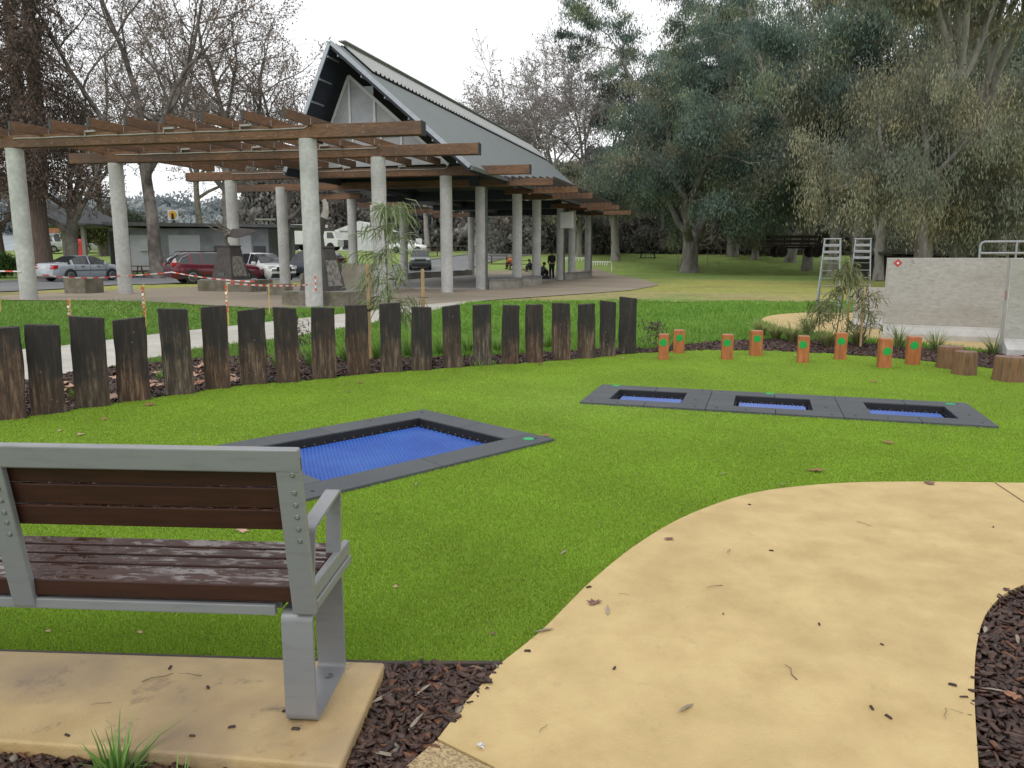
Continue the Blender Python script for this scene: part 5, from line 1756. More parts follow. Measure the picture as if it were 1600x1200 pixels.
_ICO = bmesh.new(); bmesh.ops.create_icosphere(_ICO, subdivisions=3, radius=1.0)
ICO_V = np.array([v.co[:] for v in _ICO.verts]); ICO_F = np.array([[v.index for v in f.verts] for f in _ICO.faces]); _ICO.free()
def lumps(label, cores, seed):
    """uneven foliage masses inside a far wood"""
    V, F, Cc = [], [], []
    b = 0
    for i, (c, r, k) in enumerate(cores):
        ph = i * 1.7 + seed
        d = 1 + 0.22 * np.sin(ICO_V[:, 0] * 5 + ph) * np.sin(ICO_V[:, 1] * 6 + ph * 2) + 0.16 * np.sin(ICO_V[:, 2] * 9 + ph * 3 + ICO_V[:, 0] * 7) + np.random.default_rng(i).normal(0, 0.07, len(ICO_V))
        V.append(c + ICO_V * (d * r)[:, None] * np.array([1, 1, .9])); F.append(ICO_F + b); b += len(ICO_V)
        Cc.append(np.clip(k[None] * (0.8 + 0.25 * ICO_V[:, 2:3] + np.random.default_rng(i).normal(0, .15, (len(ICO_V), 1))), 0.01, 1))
    o = fast_mesh('woodland', np.concatenate(V), np.concatenate(F), leafmat('woodland_mass', trans=0.0, rough=0.9, spec=0.1), np.concatenate(Cc))
    o['label'] = label + ', inner mass'
    struct(o, 'stuff')
def treeline(label, xs_, Yf, Hf, cols, n_crowns, per, seed, lsize, zf, bare=0.0, rad=(2.0, 4.5), core=True):
    """band of distant crowns, one mass"""
    rg = np.random.default_rng(seed)
    C, Dr, Cl = [], [], []
    cores = []
    pal = np.array(cols)
    for i in range(n_crowns):
        s = (i + rg.random()) / n_crowns
        x = xs_[0] + (xs_[1] - xs_[0]) * s
        y = Yf(s) + rg.uniform(-6, 6)
        h = Hf(s) * rg.uniform(0.55, 1.05)
        b = rg.uniform(*rad)
        z0 = zf(x, y)
        k = pal[rg.integers(0, len(pal))] * rg.uniform(0.75, 1.25)
        # lumpy crown: several blobs along a column
        nb = 7
        for j in range(nb):
            hz = z0 + h * (0.08 + 0.92 * (j + rg.random()) / nb)
            m = per // nb
            bb = b * (1.1 - 0.5 * j / nb) * rg.uniform(0.6, 1.2)
            q = rg.normal(size=(m, 3)); q /= np.linalg.norm(q, axis=1, keepdims=True)
            q *= (rg.random((m, 1)) ** 0.28) * bb
            q[:, 2] *= 0.8
            cc_ = np.array([x + rg.normal(0, b * .35), y + rg.normal(0, b * .3), hz])
            C.append(cc_ + q); cores.append((cc_, bb * 0.30, k * 0.9))
            Dr.append(rg.normal(0, 0.6, (m, 3)) + np.array([0, 0, -0.8]))
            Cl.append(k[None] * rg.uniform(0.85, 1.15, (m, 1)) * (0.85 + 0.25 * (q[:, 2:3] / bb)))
    C, Dr, Cl = np.concatenate(C), np.concatenate(Dr), np.concatenate(Cl)
    m = len(C)
    ok = C[:, 2] > -0.2
    C, Dr, Cl = C[ok], Dr[ok], Cl[ok]; m = len(C)
    if core:
        lumps(label, cores, seed)
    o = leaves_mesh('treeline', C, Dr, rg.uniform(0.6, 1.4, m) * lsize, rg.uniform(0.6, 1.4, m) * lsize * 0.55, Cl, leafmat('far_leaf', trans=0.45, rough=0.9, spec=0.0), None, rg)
    o['label'] = label
    return struct(o, 'stuff')
HAZY = [(0.33, 0.375, 0.39), (0.37, 0.405, 0.41), (0.30, 0.345, 0.365), (0.39, 0.41, 0.405)]  # haze over the hillside painted as pale leaf colour
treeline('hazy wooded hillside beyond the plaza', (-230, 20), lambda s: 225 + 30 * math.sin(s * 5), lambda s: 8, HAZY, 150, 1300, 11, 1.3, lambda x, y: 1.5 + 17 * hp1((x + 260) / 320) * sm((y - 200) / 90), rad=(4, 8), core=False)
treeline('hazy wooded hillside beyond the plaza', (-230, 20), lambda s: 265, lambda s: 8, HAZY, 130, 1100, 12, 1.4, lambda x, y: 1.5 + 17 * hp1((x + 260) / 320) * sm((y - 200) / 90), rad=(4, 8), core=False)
GREYW = [(0.27, 0.28, 0.27), (0.31, 0.295, 0.28), (0.24, 0.26, 0.245), (0.33, 0.30, 0.28)]  # greys lifted to include the haze in front of this wood
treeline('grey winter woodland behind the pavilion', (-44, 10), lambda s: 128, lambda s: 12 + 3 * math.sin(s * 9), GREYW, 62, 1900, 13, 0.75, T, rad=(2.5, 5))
DARKW = [(0.236, 0.277, 0.236), (0.278, 0.309, 0.257), (0.258, 0.298, 0.266), (0.352, 0.340, 0.292)]  # palette brightened so the colour itself holds some haze
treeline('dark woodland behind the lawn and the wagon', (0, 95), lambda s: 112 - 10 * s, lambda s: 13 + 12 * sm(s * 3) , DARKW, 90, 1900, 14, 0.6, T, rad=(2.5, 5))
treeline('dark undergrowth at the far edge of the lawn', (-2, 70), lambda s: 97 - 12 * s, lambda s: 5, [(0.18, 0.19, 0.17), (0.22, 0.225, 0.195), (0.27, 0.245, 0.21)], 70, 1700, 15, 0.42, T, rad=(1.5, 3))  # undergrowth tones lifted for haze as well

# --- individual trees
plane_tree('bare plane tree forking low beside the picnic shelter', 108, 398, 50, 31, 0.44, 21, lean=-0.02, trunkL=0.16)
plane_tree('tall bare plane tree in front of the grey amenities block', 246, 400, 51, 32, 0.44, 35, lean=-0.04, trunkL=0.30)
plane_tree('bare plane tree rising behind the red wagon', 362, 418, 53, 30, 0.42, 23, lean=0.02)
plane_tree('bare plane tree rising beside the front of the gabled pavilion', 440, 420, 56, 25, 0.36, 24, lean=0.05)
plane_tree('bare plane tree at the back between the redwood and the amenities block', 165, 395, 78, 34, 0.36, 25, bark=M_BARK_PL, rmin=0.02)
plane_tree('bare plane tree far behind the amenities block roof', 320, 392, 80, 33, 0.36, 26, bark=M_BARK_PL, rmin=0.02)
LIL = ((0.24, 0.20, 0.18), (0.34, 0.295, 0.27))  # far leaf colours paled to include haze
for k, (px, Y, H, sd, lb) in enumerate(((668, 100, 27, 31, 'first pale bare tree showing over the pavilion roof, nearest the gable'), (745, 98, 30, 32, 'second pale bare tree over the pavilion roof'), (822, 96, 35, 33, 'third pale bare tree over the far end of the pavilion roof'),
                                  (862, 100, 36, 34, 'pale bare tree just beyond the far end of the pavilion'), (918, 98, 42, 36, 'tall pale bare tree next to the big gum tree'))):
    plane_tree(lb, px, 390, Y, H, 0.36, sd, bark=M_BARK_FAR, rmin=0.026, leaf=3000, lcol=LIL, lsize=0.26)
# redwood with two stems
rg0 = np.random.default_rng(77)
c = D(62, 400, 48.5)
rw = thing('redwood_tree', 'huge twin-stemmed conifer with brown drooping sprays behind the first pergola column', 'tree', (c.x, 48.5, T(c.x, 48.5)), 0)
lines, tipsr = [], []
H0 = 7.2
lines.append((np.array([(0, 0, -0.3), (0, 0, 1.2), (-0.02, 0, 3), (0, 0, 5.2), (0.05, 0, H0)]), np.array([0.95, 0.74, 0.66, 0.64, 0.62]), 0))
for s, hh in ((-0.36, 30), (0.62, 29)):
    pts = [np.array((s * 0.5, 0, H0 - 2.2)), np.array((s, 0, H0 + 1)), np.array((s * 1.15, 0.1, 14)), np.array((s * 1.2, 0, 20)), np.array((s * 1.3, 0, hh))]
    rad = np.array([0.50, 0.46, 0.36, 0.24, 0.05])
    lines.append((np.array(pts), rad, 0))
    for k in range(130):
        z = rg0.uniform(6.0, hh - 1)
        f = np.interp(z, [p[2] for p in pts], [p[0] for p in pts])
        a = rg0.random() * 6.28
        L = (5.0 - 3.0 * (z / hh)) * rg0.uniform(0.55, 1.15)
        p = np.array([f, 0, z]); d = nrm(np.array([math.cos(a), math.sin(a), 0.05]))
        bp = [p]
        for q in range(5):
            d = nrm(d + np.array([0, 0, -0.13]) + rg0.normal(0, 0.08, 3)); p = p + d * L / 5; bp.append(p)
            tipsr.append(p)
            for w in range(2):
                e = p + rg0.normal(0, 0.35, 3) + np.array([0, 0, -0.3])
                lines.append((np.array([p, (p + e) / 2 + rg0.normal(0, .06, 3), e]), np.array([0.018, 0.014, 0.01]), 3)); tipsr.append(e)
        lines.append((np.array(bp), np.linspace(0.06, 0.015, 6), 2))
wood_mesh('trunk', lines, M_BARK_RED, rw)
tp = np.array(tipsr); tp = tp[(np.abs(tp[:, 0]) + np.abs(tp[:, 1])) > 1.1]; n = 36000
idx = rg0.integers(0, len(tp), n)
cen = tp[idx] + rg0.normal(0, 0.24, (n, 3)) + np.array([0, 0, -0.15])
kk = rg0.random(n)[:, None]
cl = np.array([0.10, 0.072, 0.062]) * (1 - kk) + np.array([0.23, 0.16, 0.13]) * kk
gsel = rg0.random(n) < 0.25; cl[gsel] = np.array([0.04, 0.045, 0.032])
leaves_mesh('crown', cen, rg0.normal(0, .5, (n, 3)) + np.array([0, 0, -0.9]), rg0.uniform(.14, .36, n), rg0.uniform(.04, .10, n), cl, M_LEAF_DRY, rw, rg0)
# second conifer at the picture edge
gum_tree('dark slender conifer at the edge of the picture behind the shelter', 2, 400, 58, 24, 0.4, 88, per=60, palette=[(0.045, 0.04, 0.034), (0.05, 0.06, 0.05), (0.06, 0.045, 0.038)], lsize=0.28, blob=0.8, bark=M_BARK_RED, name='conifer_tree', maxleaf=26000)
# bushy trees behind shelter and block
gum_tree('round olive-green tree behind the picnic shelter roof', 158, 396, 78, 8.5, 0.25, 41, per=70, palette=[(0.10, 0.115, 0.055), (0.13, 0.135, 0.06), (0.08, 0.095, 0.05)], lsize=0.34, blob=1.0, maxleaf=22000, trunkL=0.2, name='bushy_tree')
gum_tree('grey-green bushy tree behind the amenities block', 205, 394, 88, 9.5, 0.25, 42, per=70, palette=[(0.10, 0.12, 0.09), (0.085, 0.105, 0.08)], lsize=0.36, blob=1.1, maxleaf=22000, trunkL=0.2, name='bushy_tree')
gum_tree('bright green shrub at the picture edge beside the first pergola column', -5, 404, 52, 4.6, 0.12, 43, per=80, palette=[(0.06, 0.11, 0.035), (0.08, 0.13, 0.04)], lsize=0.26, blob=0.7, maxleaf=16000, trunkL=0.12, name='garden_shrub')
# big central gum
gum_tree('largest gum tree on the lawn with dense dark crown and thick pale trunk', 1077, 419, 64, 37, 0.72, 51, per=150, lsize=0.34, blob=1.1, trunkL=0.10, maxleaf=150000, keepf=0.66, droop=0.3, bark=M_BARK_MID, prm=BIGGUM, hang=1.0)
gum_tree('dark gum tree standing between the pavilion end and the largest gum', 962, 396, 78, 23, 0.45, 52, per=120, lsize=0.36, blob=1.25, maxleaf=60000, trunkL=0.2)
gum_tree('olive gum tree showing directly behind the pavilion end', 905, 392, 84, 20, 0.35, 53, per=120, palette=OLIVES, lsize=0.38, blob=1.25, maxleaf=42000, trunkL=0.2)
gum_tree('tall dark gum tree rising behind the largest gum', 1145, 394, 84, 42, 0.55, 54, keepf=0.6, per=150, lsize=0.42, blob=1.15, maxleaf=75000, trunkL=0.26)
gum_tree('tall gum tree behind the largest gum, on the pavilion side', 1030, 392, 92, 42, 0.5, 57, keepf=0.6, per=150, lsize=0.42, blob=1.1, maxleaf=62000, trunkL=0.28)
gum_tree('dark gum tree behind the wooden wagon', 1235, 398, 76, 25, 0.5, 55, per=120, lsize=0.38, blob=1.1, maxleaf=62000, trunkL=0.18)
gum_tree('dark low gum tree beside the wagon wheels', 1180, 398, 80, 13, 0.4, 56, per=100, lsize=0.38, blob=1.1, maxleaf=42000, trunkL=0.15)
# near gums on the other side
HANG = dict(GUM); HANG['trop'] = [0.03, 0.03, -0.06, -0.16]; HANG['lr'] = [1.1, 0.55, 0.55]; HANG['ang'] = [40, 55, 55]
TALL = dict(GUM); TALL['n'] = [1, 5, 6, 5]; TALL['start'] = [0.75, 0.25, 0.2]; TALL['ang'] = [17, 45, 50]; TALL['lr'] = [0.95, 0.5, 0.55]; TALL['rr'] = [0.68, 0.4, 0.5]
gum_tree('tall pale-trunked gum forking above the wide concrete wall', 1448, 405, 37, 26, 0.30, 61, per=110, palette=OLIVES, lsize=0.26, blob=0.75, hang=1.8, droop=0.35, trunkL=0.38, prm=TALL, maxleaf=60000, lean=-0.05)
gum_tree('pale-trunked gum with several upright stems near the hand rail', 1498, 405, 40, 28, 0.31, 62, per=110, palette=OLIVES, lsize=0.27, blob=0.75, hang=1.8, droop=0.35, trunkL=0.36, prm=TALL, maxleaf=60000, lean=0.03)
gum_tree('olive weeping gum with its trunk between the metal ladders and the wide concrete wall', 1375, 402, 46, 17, 0.28, 63, keepf=0.36, per=170, palette=OLIVES, lsize=0.24, blob=0.7, hang=2.0, droop=1.0, trunkL=0.28, prm=HANG, maxleaf=60000, bark=M_BARK_GUM)
gum_tree('olive weeping gum drooping over the concrete wall', 1440, 403, 34, 11.5, 0.30, 64, per=150, palette=OLIVES, lsize=0.21, blob=0.55, hang=2.0, droop=1.1, trunkL=0.36, prm=HANG, maxleaf=36000, keepf=0.40, bark=M_BARK_MID)
gum_tree('olive weeping gum between the pale trunks and the hand rail', 1545, 403, 47, 20, 0.26, 73, keepf=0.36, per=170, palette=OLIVES, lsize=0.24, blob=0.7, hang=2.0, droop=1.0, trunkL=0.32, prm=HANG, maxleaf=60000)
gum_tree('leaning gum at the picture edge above the hand rail', 1610, 403, 36, 15, 0.30, 65, keepf=0.5, per=170, palette=OLIVES, lsize=0.23, blob=0.7, hang=2.0, droop=0.9, trunkL=0.25, prm=HANG, maxleaf=70000, lean=0.06)
gum_tree('dark gum behind the ladders and the wagon', 1300, 400, 58, 25, 0.36, 66, per=120, palette=GREENS + OLIVES[:2], lsize=0.32, blob=1.0, hang=1.5, droop=0.2, trunkL=0.2, maxleaf=80000)
gum_tree('tall gum at the back between the two pale-trunked gums', 1420, 400, 62, 27, 0.45, 67, per=110, palette=GREENS + OLIVES[:2], lsize=0.34, blob=1.1, hang=1.4, trunkL=0.25, maxleaf=75000)
gum_tree('tall dark gum at the back behind the hand rail', 1560, 400, 60, 25, 0.45, 68, per=110, palette=GREENS + OLIVES[:2], lsize=0.34, blob=1.1, hang=1.4, trunkL=0.22, maxleaf=75000)
gum_tree('tall gum filling the gap behind the weeping gum over the ladders', 1340, 398, 56, 40, 0.42, 71, per=150, palette=GREENS + OLIVES[:2], lsize=0.34, blob=1.15, hang=1.5, droop=0.3, trunkL=0.2, maxleaf=90000, keepf=0.8)
gum_tree('tall gum at the back between the pale trunks and the hand rail', 1500, 398, 58, 38, 0.42, 72, per=150, palette=GREENS + OLIVES[:2], lsize=0.34, blob=1.15, hang=1.5, droop=0.3, trunkL=0.2, maxleaf=90000)
gum_tree('wispy gum with sky showing through, above the wagon', 1262, 398, 66, 40, 0.4, 69, keepf=0.6, per=90, palette=GREENS, lsize=0.34, blob=1.0, hang=1.8, droop=0.3, trunkL=0.3, maxleaf=50000)
# dead pale limb on the lawn edge
rgd = np.random.default_rng(5)
c = D(1222, 352, 72)
db = thing('fallen_branch', 'bare pale dead branch hanging in front of the dark trees above the wagon', 'branch', (c.x, 72, c.z), 0)
lines, tt = [], []
grow(rgd, np.zeros(3), nrm(np.array([-0.8, 0, 0.35])), 2.6, 0.09, 0, dict(seg=[5, 4, 3], n=[1, 4, 3], gnarl=[.15, .2, .2], trop=[0.05, 0.08, 0.05], taper=[.4, .4, .5], start=[.2, .2], ang=[45, 45], lr=[.7, .5], rr=[.7, .6], rmin=.02), lines, tt)
grow(rgd, np.zeros(3), nrm(np.array([0.9, 0, 0.1])), 2.4, 0.09, 0, dict(seg=[5, 4, 3], n=[1, 4, 3], gnarl=[.15, .2, .2], trop=[0.05, 0.08, 0.05], taper=[.4, .4, .5], start=[.2, .2], ang=[45, 45], lr=[.7, .5], rr=[.7, .6], rmin=.02), lines, tt)
wood_mesh('limb', lines, M_BARK_FAR, db)

# ------------------------------------------------------------------ saplings, tufts
M_SAPL = leafmat('sapling_leaf', trans=0.3, rough=0.45, spec=0.4)
def sapling(label, px, pyb, pyt, seed, n=260, ln=0.16, cols=((0.10, 0.125, 0.05), (0.24, 0.25, 0.115)), spread=0.32, stem=0.012, lw=0.022, low=0.2):
    rg = np.random.default_rng(seed)
    b0 = G(px, pyb)
    h = D(px, pyt, b0.y).z
    t = thing('sapling', label, 'young tree', (b0.x, b0.y, 0.0), 0)
    lines = []
    pts = [np.array((0.04 * math.sin(3 * k / 6 + seed), 0.03 * math.cos(k + seed), h * k / 6)) for k in range(7)]
    lines.append((np.array(pts), np.linspace(stem, 0.003, 7), 2))
    C, Dd = [], []
    for k in range(26):
        z = h * rg.uniform(low, 0.98)
        p = np.array([np.interp(z, [q[2] for q in pts], [q[0] for q in pts]), np.interp(z, [q[2] for q in pts], [q[1] for q in pts]), z])
        a = rg.random() * 6.28
        L = spread * (1.15 - z / h * 0.7) * rg.uniform(0.6, 1.3)
        d = nrm(np.array([math.cos(a), math.sin(a), 0.6]))
        bp = [p]
        for q in range(4):
            d = nrm(d + np.array([0, 0, -0.22]) + rg.normal(0, .12, 3)); p = p + d * L / 4; bp.append(p)
            m = max(1, n // 104)
            for _ in range(m):
                C.append(p + rg.normal(0, 0.03, 3)); Dd.append(nrm(d * 0.6 + rg.normal(0, .45, 3) + np.array([0, 0, -0.8])))
        lines.append((np.array(bp), np.linspace(0.005, 0.002, 5), 3))
    wood_mesh('stem', lines, mat('sapling_stem', (0.09, 0.065, 0.045), (0.15, 0.11, 0.08), scale=20), t)
    C, Dd = np.array(C), np.array(Dd)
    m = len(C)
    # curved leaves: two quads each
    L_ = rg.uniform(.7, 1.3, m) * ln; W_ = rg.uniform(.8, 1.2, m) * lw
    s = np.cross(Dd, rg.normal(size=(m, 3))); s /= np.linalg.norm(s, axis=1, keepdims=True)
    bend = np.array([0, 0, -1.0])[None] * 0.18 * L_[:, None] + s * 0.0
    cv = np.cross(Dd, s) * (rg.uniform(-.25, .25, m) * L_)[:, None]
    a0_ = C; mid = C + Dd * (L_ * .5)[:, None] + cv; end = C + Dd * L_[:, None] + bend
    v = np.stack([a0_ - s * W_[:, None] * .15, a0_ + s * W_[:, None] * .15, mid - s * W_[:, None] * .5, mid + s * W_[:, None] * .5, end - s * W_[:, None] * .06, end + s * W_[:, None] * .06], 1).reshape(-1, 3)
    i = np.arange(m)[:, None] * 6
    f = np.concatenate([i + np.array([0, 1, 3, 2]), i + np.array([2, 3, 5, 4])])
    k = rg.random(m)[:, None]
    col = np.array(cols[0]) * (1 - k) + np.array(cols[1]) * k
    fast_mesh('foliage', v, f, M_SAPL, np.repeat(col, 6, 0), t)
    return t, b0, h
sp1, sb, sh = sapling('tall sapling with long curved drooping leaves between two timber stakes', 612, 560, 305, 3, n=520, ln=0.25, spread=0.50, lw=0.019, cols=((0.14, 0.19, 0.08), (0.27, 0.32, 0.16)), low=0.25)
sapling('thin leafy sapling in the mulch in front of the first metal ladder', 1283, 533, 466, 4, n=260, ln=0.13, spread=0.36, lw=0.02, low=0.35)
sapling('tallest of the leafy saplings, in front of the ladders', 1310, 540, 408, 5, n=420, ln=0.14, spread=0.42, lw=0.02, low=0.25)
sapling('leafy sapling tied to a stake before the low concrete wall', 1348, 543, 444, 6, n=300, ln=0.13, spread=0.34, lw=0.02, low=0.3)
sapling('dark dead-looking shrub at the end of the dark sleepers', 1030, 547, 500, 8, n=300, ln=0.05, spread=0.30, lw=0.016, cols=((0.06, 0.045, 0.035), (0.11, 0.085, 0.065)), low=0.1)
sapling('bare grey twiggy sapling beyond the tenth gap of the sleepers', 470, 560, 492, 9, n=160, ln=0.07, spread=0.2, lw=0.016, cols=((0.06, 0.06, 0.05), (0.12, 0.11, 0.09)), low=0.3)
M_TSTAKE = mat('pine_stake', (0.34, 0.22, 0.10), (0.48, 0.33, 0.17), scale=4, rough=0.7, stretch=(6, 6, 1))
for lab, px, Yb, pyt in (('square pine stake on the bench side of the tall sapling', 574, sb.y - 0.12, 412), ('square pine stake on the lawn side of the tall sapling', 660, sb.y + 0.25, 420), ('pine stake tied to the sapling before the low concrete wall', 1351, G(1348, 543).y, 448), ('short pine stake beside the tallest sapling', 1327, G(1310, 538).y, 470)):
    top = D(px, pyt, Yb)
    t = thing('timber_stake', lab, 'stake', (top.x, Yb, 0), 0.2)
    w = 0.045 if px < 1000 else 0.025
    mb = MB(); mb.box((0, 0, top.z / 2 - 0.05), (w, w, top.z + 0.1)); mb.build('shaft', M_TSTAKE, t, bevel=0.003)
    if px in (574, 660):
        mb = MB(); mb.box((0, 0, top.z * 0.52), (w + 0.008, w + 0.008, 0.03)); mb.build('tie', M_BLACK, t)

def tuft_mesh(rg, n, ln, spread, w, c0, c1):
    V, F, Cc = [], [], []
    for i in range(n):
        a = rg.random() * 6.28; L = ln * rg.uniform(.5, 1.2); out = spread * rg.uniform(.2, 1.0)
        r0 = rg.uniform(0, .05)
        p = np.array([math.cos(a) * r0, math.sin(a) * r0, -0.01])
        dx = np.array([math.cos(a), math.sin(a), 0]); sd = np.array([-math.sin(a), math.cos(a), 0])
        b = len(V)
        k = rg.random(); c = np.array(c0) * (1 - k) + np.array(c1) * k
        for s in (0, .35, .7, 1.0):
            q = p + dx * out * L * (s ** 1.6) + UP * L * (s - 0.42 * out * s ** 2.4)
            ww = w * (1 - s * .9)
            V += [q - sd * ww, q + sd * ww]; Cc += [c * (0.6 + .4 * s)] * 2
        for j in range(3):
            F.append((b + 2 * j, b + 2 * j + 1, b + 2 * j + 3, b + 2 * j + 2))
    return np.array(V), np.array(F), np.array(Cc)
def tuft(label, p, ln, n, seed, spread=1.0, w=0.004, c0=(0.10, 0.16, 0.03), c1=(0.30, 0.36, 0.10), group=None, cat='grass tuft', name='grass_tuft'):
    rg = np.random.default_rng(seed)
    V, F, Cc = tuft_mesh(rg, n, ln, spread, w, c0, c1)
    o = fast_mesh(name, V, F, M_SAPL, Cc)
    o.location = p
    tag(o, label, cat, group)
    return o
YG0, YG1 = (0.20, 0.25, 0.07), (0.50, 0.50, 0.20)
for k, (px, py, ln, lab) in enumerate(((1212, 530, .30, 'yellow-green strappy tuft in the mulch nearest the curving yellow path'), (1237, 534, .30, 'yellow-green strappy tuft between two orange posts of the back line'), (1262, 525, .42, 'tall strappy tuft beside the thin leafy sapling'),
                                  (1292, 541, .28, 'small strappy tuft at the foot of the saplings'), (1340, 540, .34, 'strappy tuft at the foot of the staked sapling'), (1404, 545, .40, 'dark green strappy tuft in front of the concrete wall, behind an orange post'),
                                  (1462, 549, .36, 'arching green tuft in front of the wide concrete wall, above the stumps'), (1552, 553, .30, 'sparse arching tuft in the mulch beside the end-on concrete wall'), (1190, 524, .30, 'pale grass tuft at the start of the mulch bed'))):
    dk = k in (5, 6, 7)
    tuft(lab, G(px, py), ln * 1.2, 190 if not dk else 50, 200 + k, spread=1.1, w=0.009, c0=YG0 if not dk else (0.12, 0.18, 0.05), c1=YG1 if not dk else (0.36, 0.42, 0.16))
for k, (px, py, ln, lab) in enumerate(((452, 598, .16, 'low green tuft between the third and fourth gaps of the sleepers'),)):
    pass
gaps = [(95, 640, 'in the gap after the second sleeper'), (235, 606, 'behind the gap after the fourth sleeper'), (372, 588, 'behind the gap after the sixth sleeper'), (426, 590, 'in the gap after the seventh sleeper'), (477, 585, 'in the gap after the eighth sleeper'), (535, 578, 'in the gap after the ninth sleeper'),
        (586, 572, 'in the gap after the tenth sleeper'), (636, 569, 'in the gap after the eleventh sleeper'), (687, 566, 'in the gap after the twelfth sleeper'), (730, 563, 'in the gap after the thirteenth sleeper'), (777, 561, 'in the gap after the fourteenth sleeper'), (857, 557, 'in the gap after the sixteenth sleeper')]
for k, (px, py, where) in enumerate(gaps):
    b = G(px, py - 8)
    big = k >= 3
    tuft('bright green grass tuft ' + where, (b.x, b.y + 0.25, -0.01), 0.36 if big else 0.16, 80 if big else 50, 300 + k, spread=0.9, w=0.006, c0=(0.10, 0.20, 0.03), c1=(0.28, 0.46, 0.10), group='grass tufts behind the sleepers')
# bright green strappy plant at the very bottom
b = G(190, 1212)
tuft('bright green strappy grass growing out of the mulch beside the bench slab', (b.x, b.y - 0.02, -0.01), 0.15, 70, 401, spread=0.9, w=0.0055, c0=(0.08, 0.20, 0.03), c1=(0.25, 0.45, 0.09))
b = G(285, 1212)
tuft('small green strappy grass tuft in the mulch nearer the middle of the slab edge', (b.x, b.y - 0.05, -0.01), 0.10, 16, 402, spread=0.8, w=0.004, c0=(0.08, 0.20, 0.03), c1=(0.25, 0.45, 0.09))

# lawn blades (nobody could count them)
def lawn_blades(n, region, ymin, ymax, hh, seed, c0, c1, avoid=()):
    rg = np.random.default_rng(seed)
    u = rg.random(n)
    y = ymin * ymax / (ymax - u * (ymax - ymin))
    x = rg.uniform(region[0], region[1], n) * y
    k = np.ones(n, bool)
    for a in avoid:
        k &= ~inside_np(a, x, y)
    x, y = x[k], y[k]; n = len(x)
    z = np.array([T(a, b_) for a, b_ in zip(x, y)]) - 0.035
    h = hh * rg.uniform(.5, 1.4, n); w = 0.0007 * y * rg.uniform(.7, 1.3, n) + .002
    patch = (np.sin(x * 1.7 + 3 * np.sin(y * .9)) + np.sin(y * 1.3 + 2 * np.sin(x * .7))) * .25 + .5
    h *= 0.6 + 0.9 * patch
    a = rg.random(n) * 6.28; b_ = rg.random(n) * 6.28; ll = rg.uniform(.1, .9, n)
    base = np.stack([x, y, z], 1); wv = np.stack([np.cos(a) * w, np.sin(a) * w, 0 * w], 1)
    tip = base + np.stack([np.cos(b_) * ll * h, np.sin(b_) * ll * h, h], 1)
    v = np.stack([base - wv, base + wv, tip + wv * .2, tip - wv * .2], 1).reshape(-1, 3)
    kk = np.clip(rg.random(n) * .7 + patch * .3, 0, 1)[:, None]
    c = np.array(c0) * (1 - kk) + np.array(c1) * kk
    fast_mesh('lawn_grass', v, np.arange(4 * n).reshape(-1, 4), leafmat('grass_blade', trans=0.3, rough=0.55, spec=0.3), np.repeat(c, 4, 0))['kind'] = 'stuff'
av = [TURF, bed_posts, bed_back, [(p[0], p[1]) for p in lp], [(G(*p).x, G(*p).y) for p in up_px] + [(G(*p).x, G(*p).y) for p in dn_px], plaza]
lawn_blades(290000, (-0.3, 0.85), 9.5, 24, 0.075, 501, (0.10, 0.22, 0.03), (0.27, 0.46, 0.08), av)
lawn_blades(90000, (-0.8, -0.1), 9.5, 24, 0.05, 502, (0.09, 0.18, 0.03), (0.22, 0.36, 0.07), av)
# ------------------------------------------------------------------ vehicles
def paint(name, c):
    return mat(name, c, [x * 1.1 for x in c], scale=3, rough=0.28, metal=0.25, coat=0.8, spec=0.5, rand=False)
M_TYRE = mat('tyre_rubber', (0.015, 0.015, 0.016), (0.025, 0.025, 0.026), scale=20, rough=0.8)
M_RIM = mat('alloy_rim', (0.42, 0.43, 0.44), (0.52, 0.53, 0.54), scale=10, rough=0.4, metal=0.3)
M_TAIL = mat('tail_lamp', (0.32, 0.012, 0.012), rough=0.2)
M_HEAD = mat('head_lamp', (0.55, 0.57, 0.6), rough=0.12)
M_TRIM = mat('black_trim', (0.018, 0.018, 0.02), rough=0.55)
M_PLATE2 = mat('number_plate', (0.6, 0.6, 0.56), rough=0.5)

def interp(tab, x):
    return float(np.interp(x, [t[0] for t in tab], [t[1] for t in tab]))

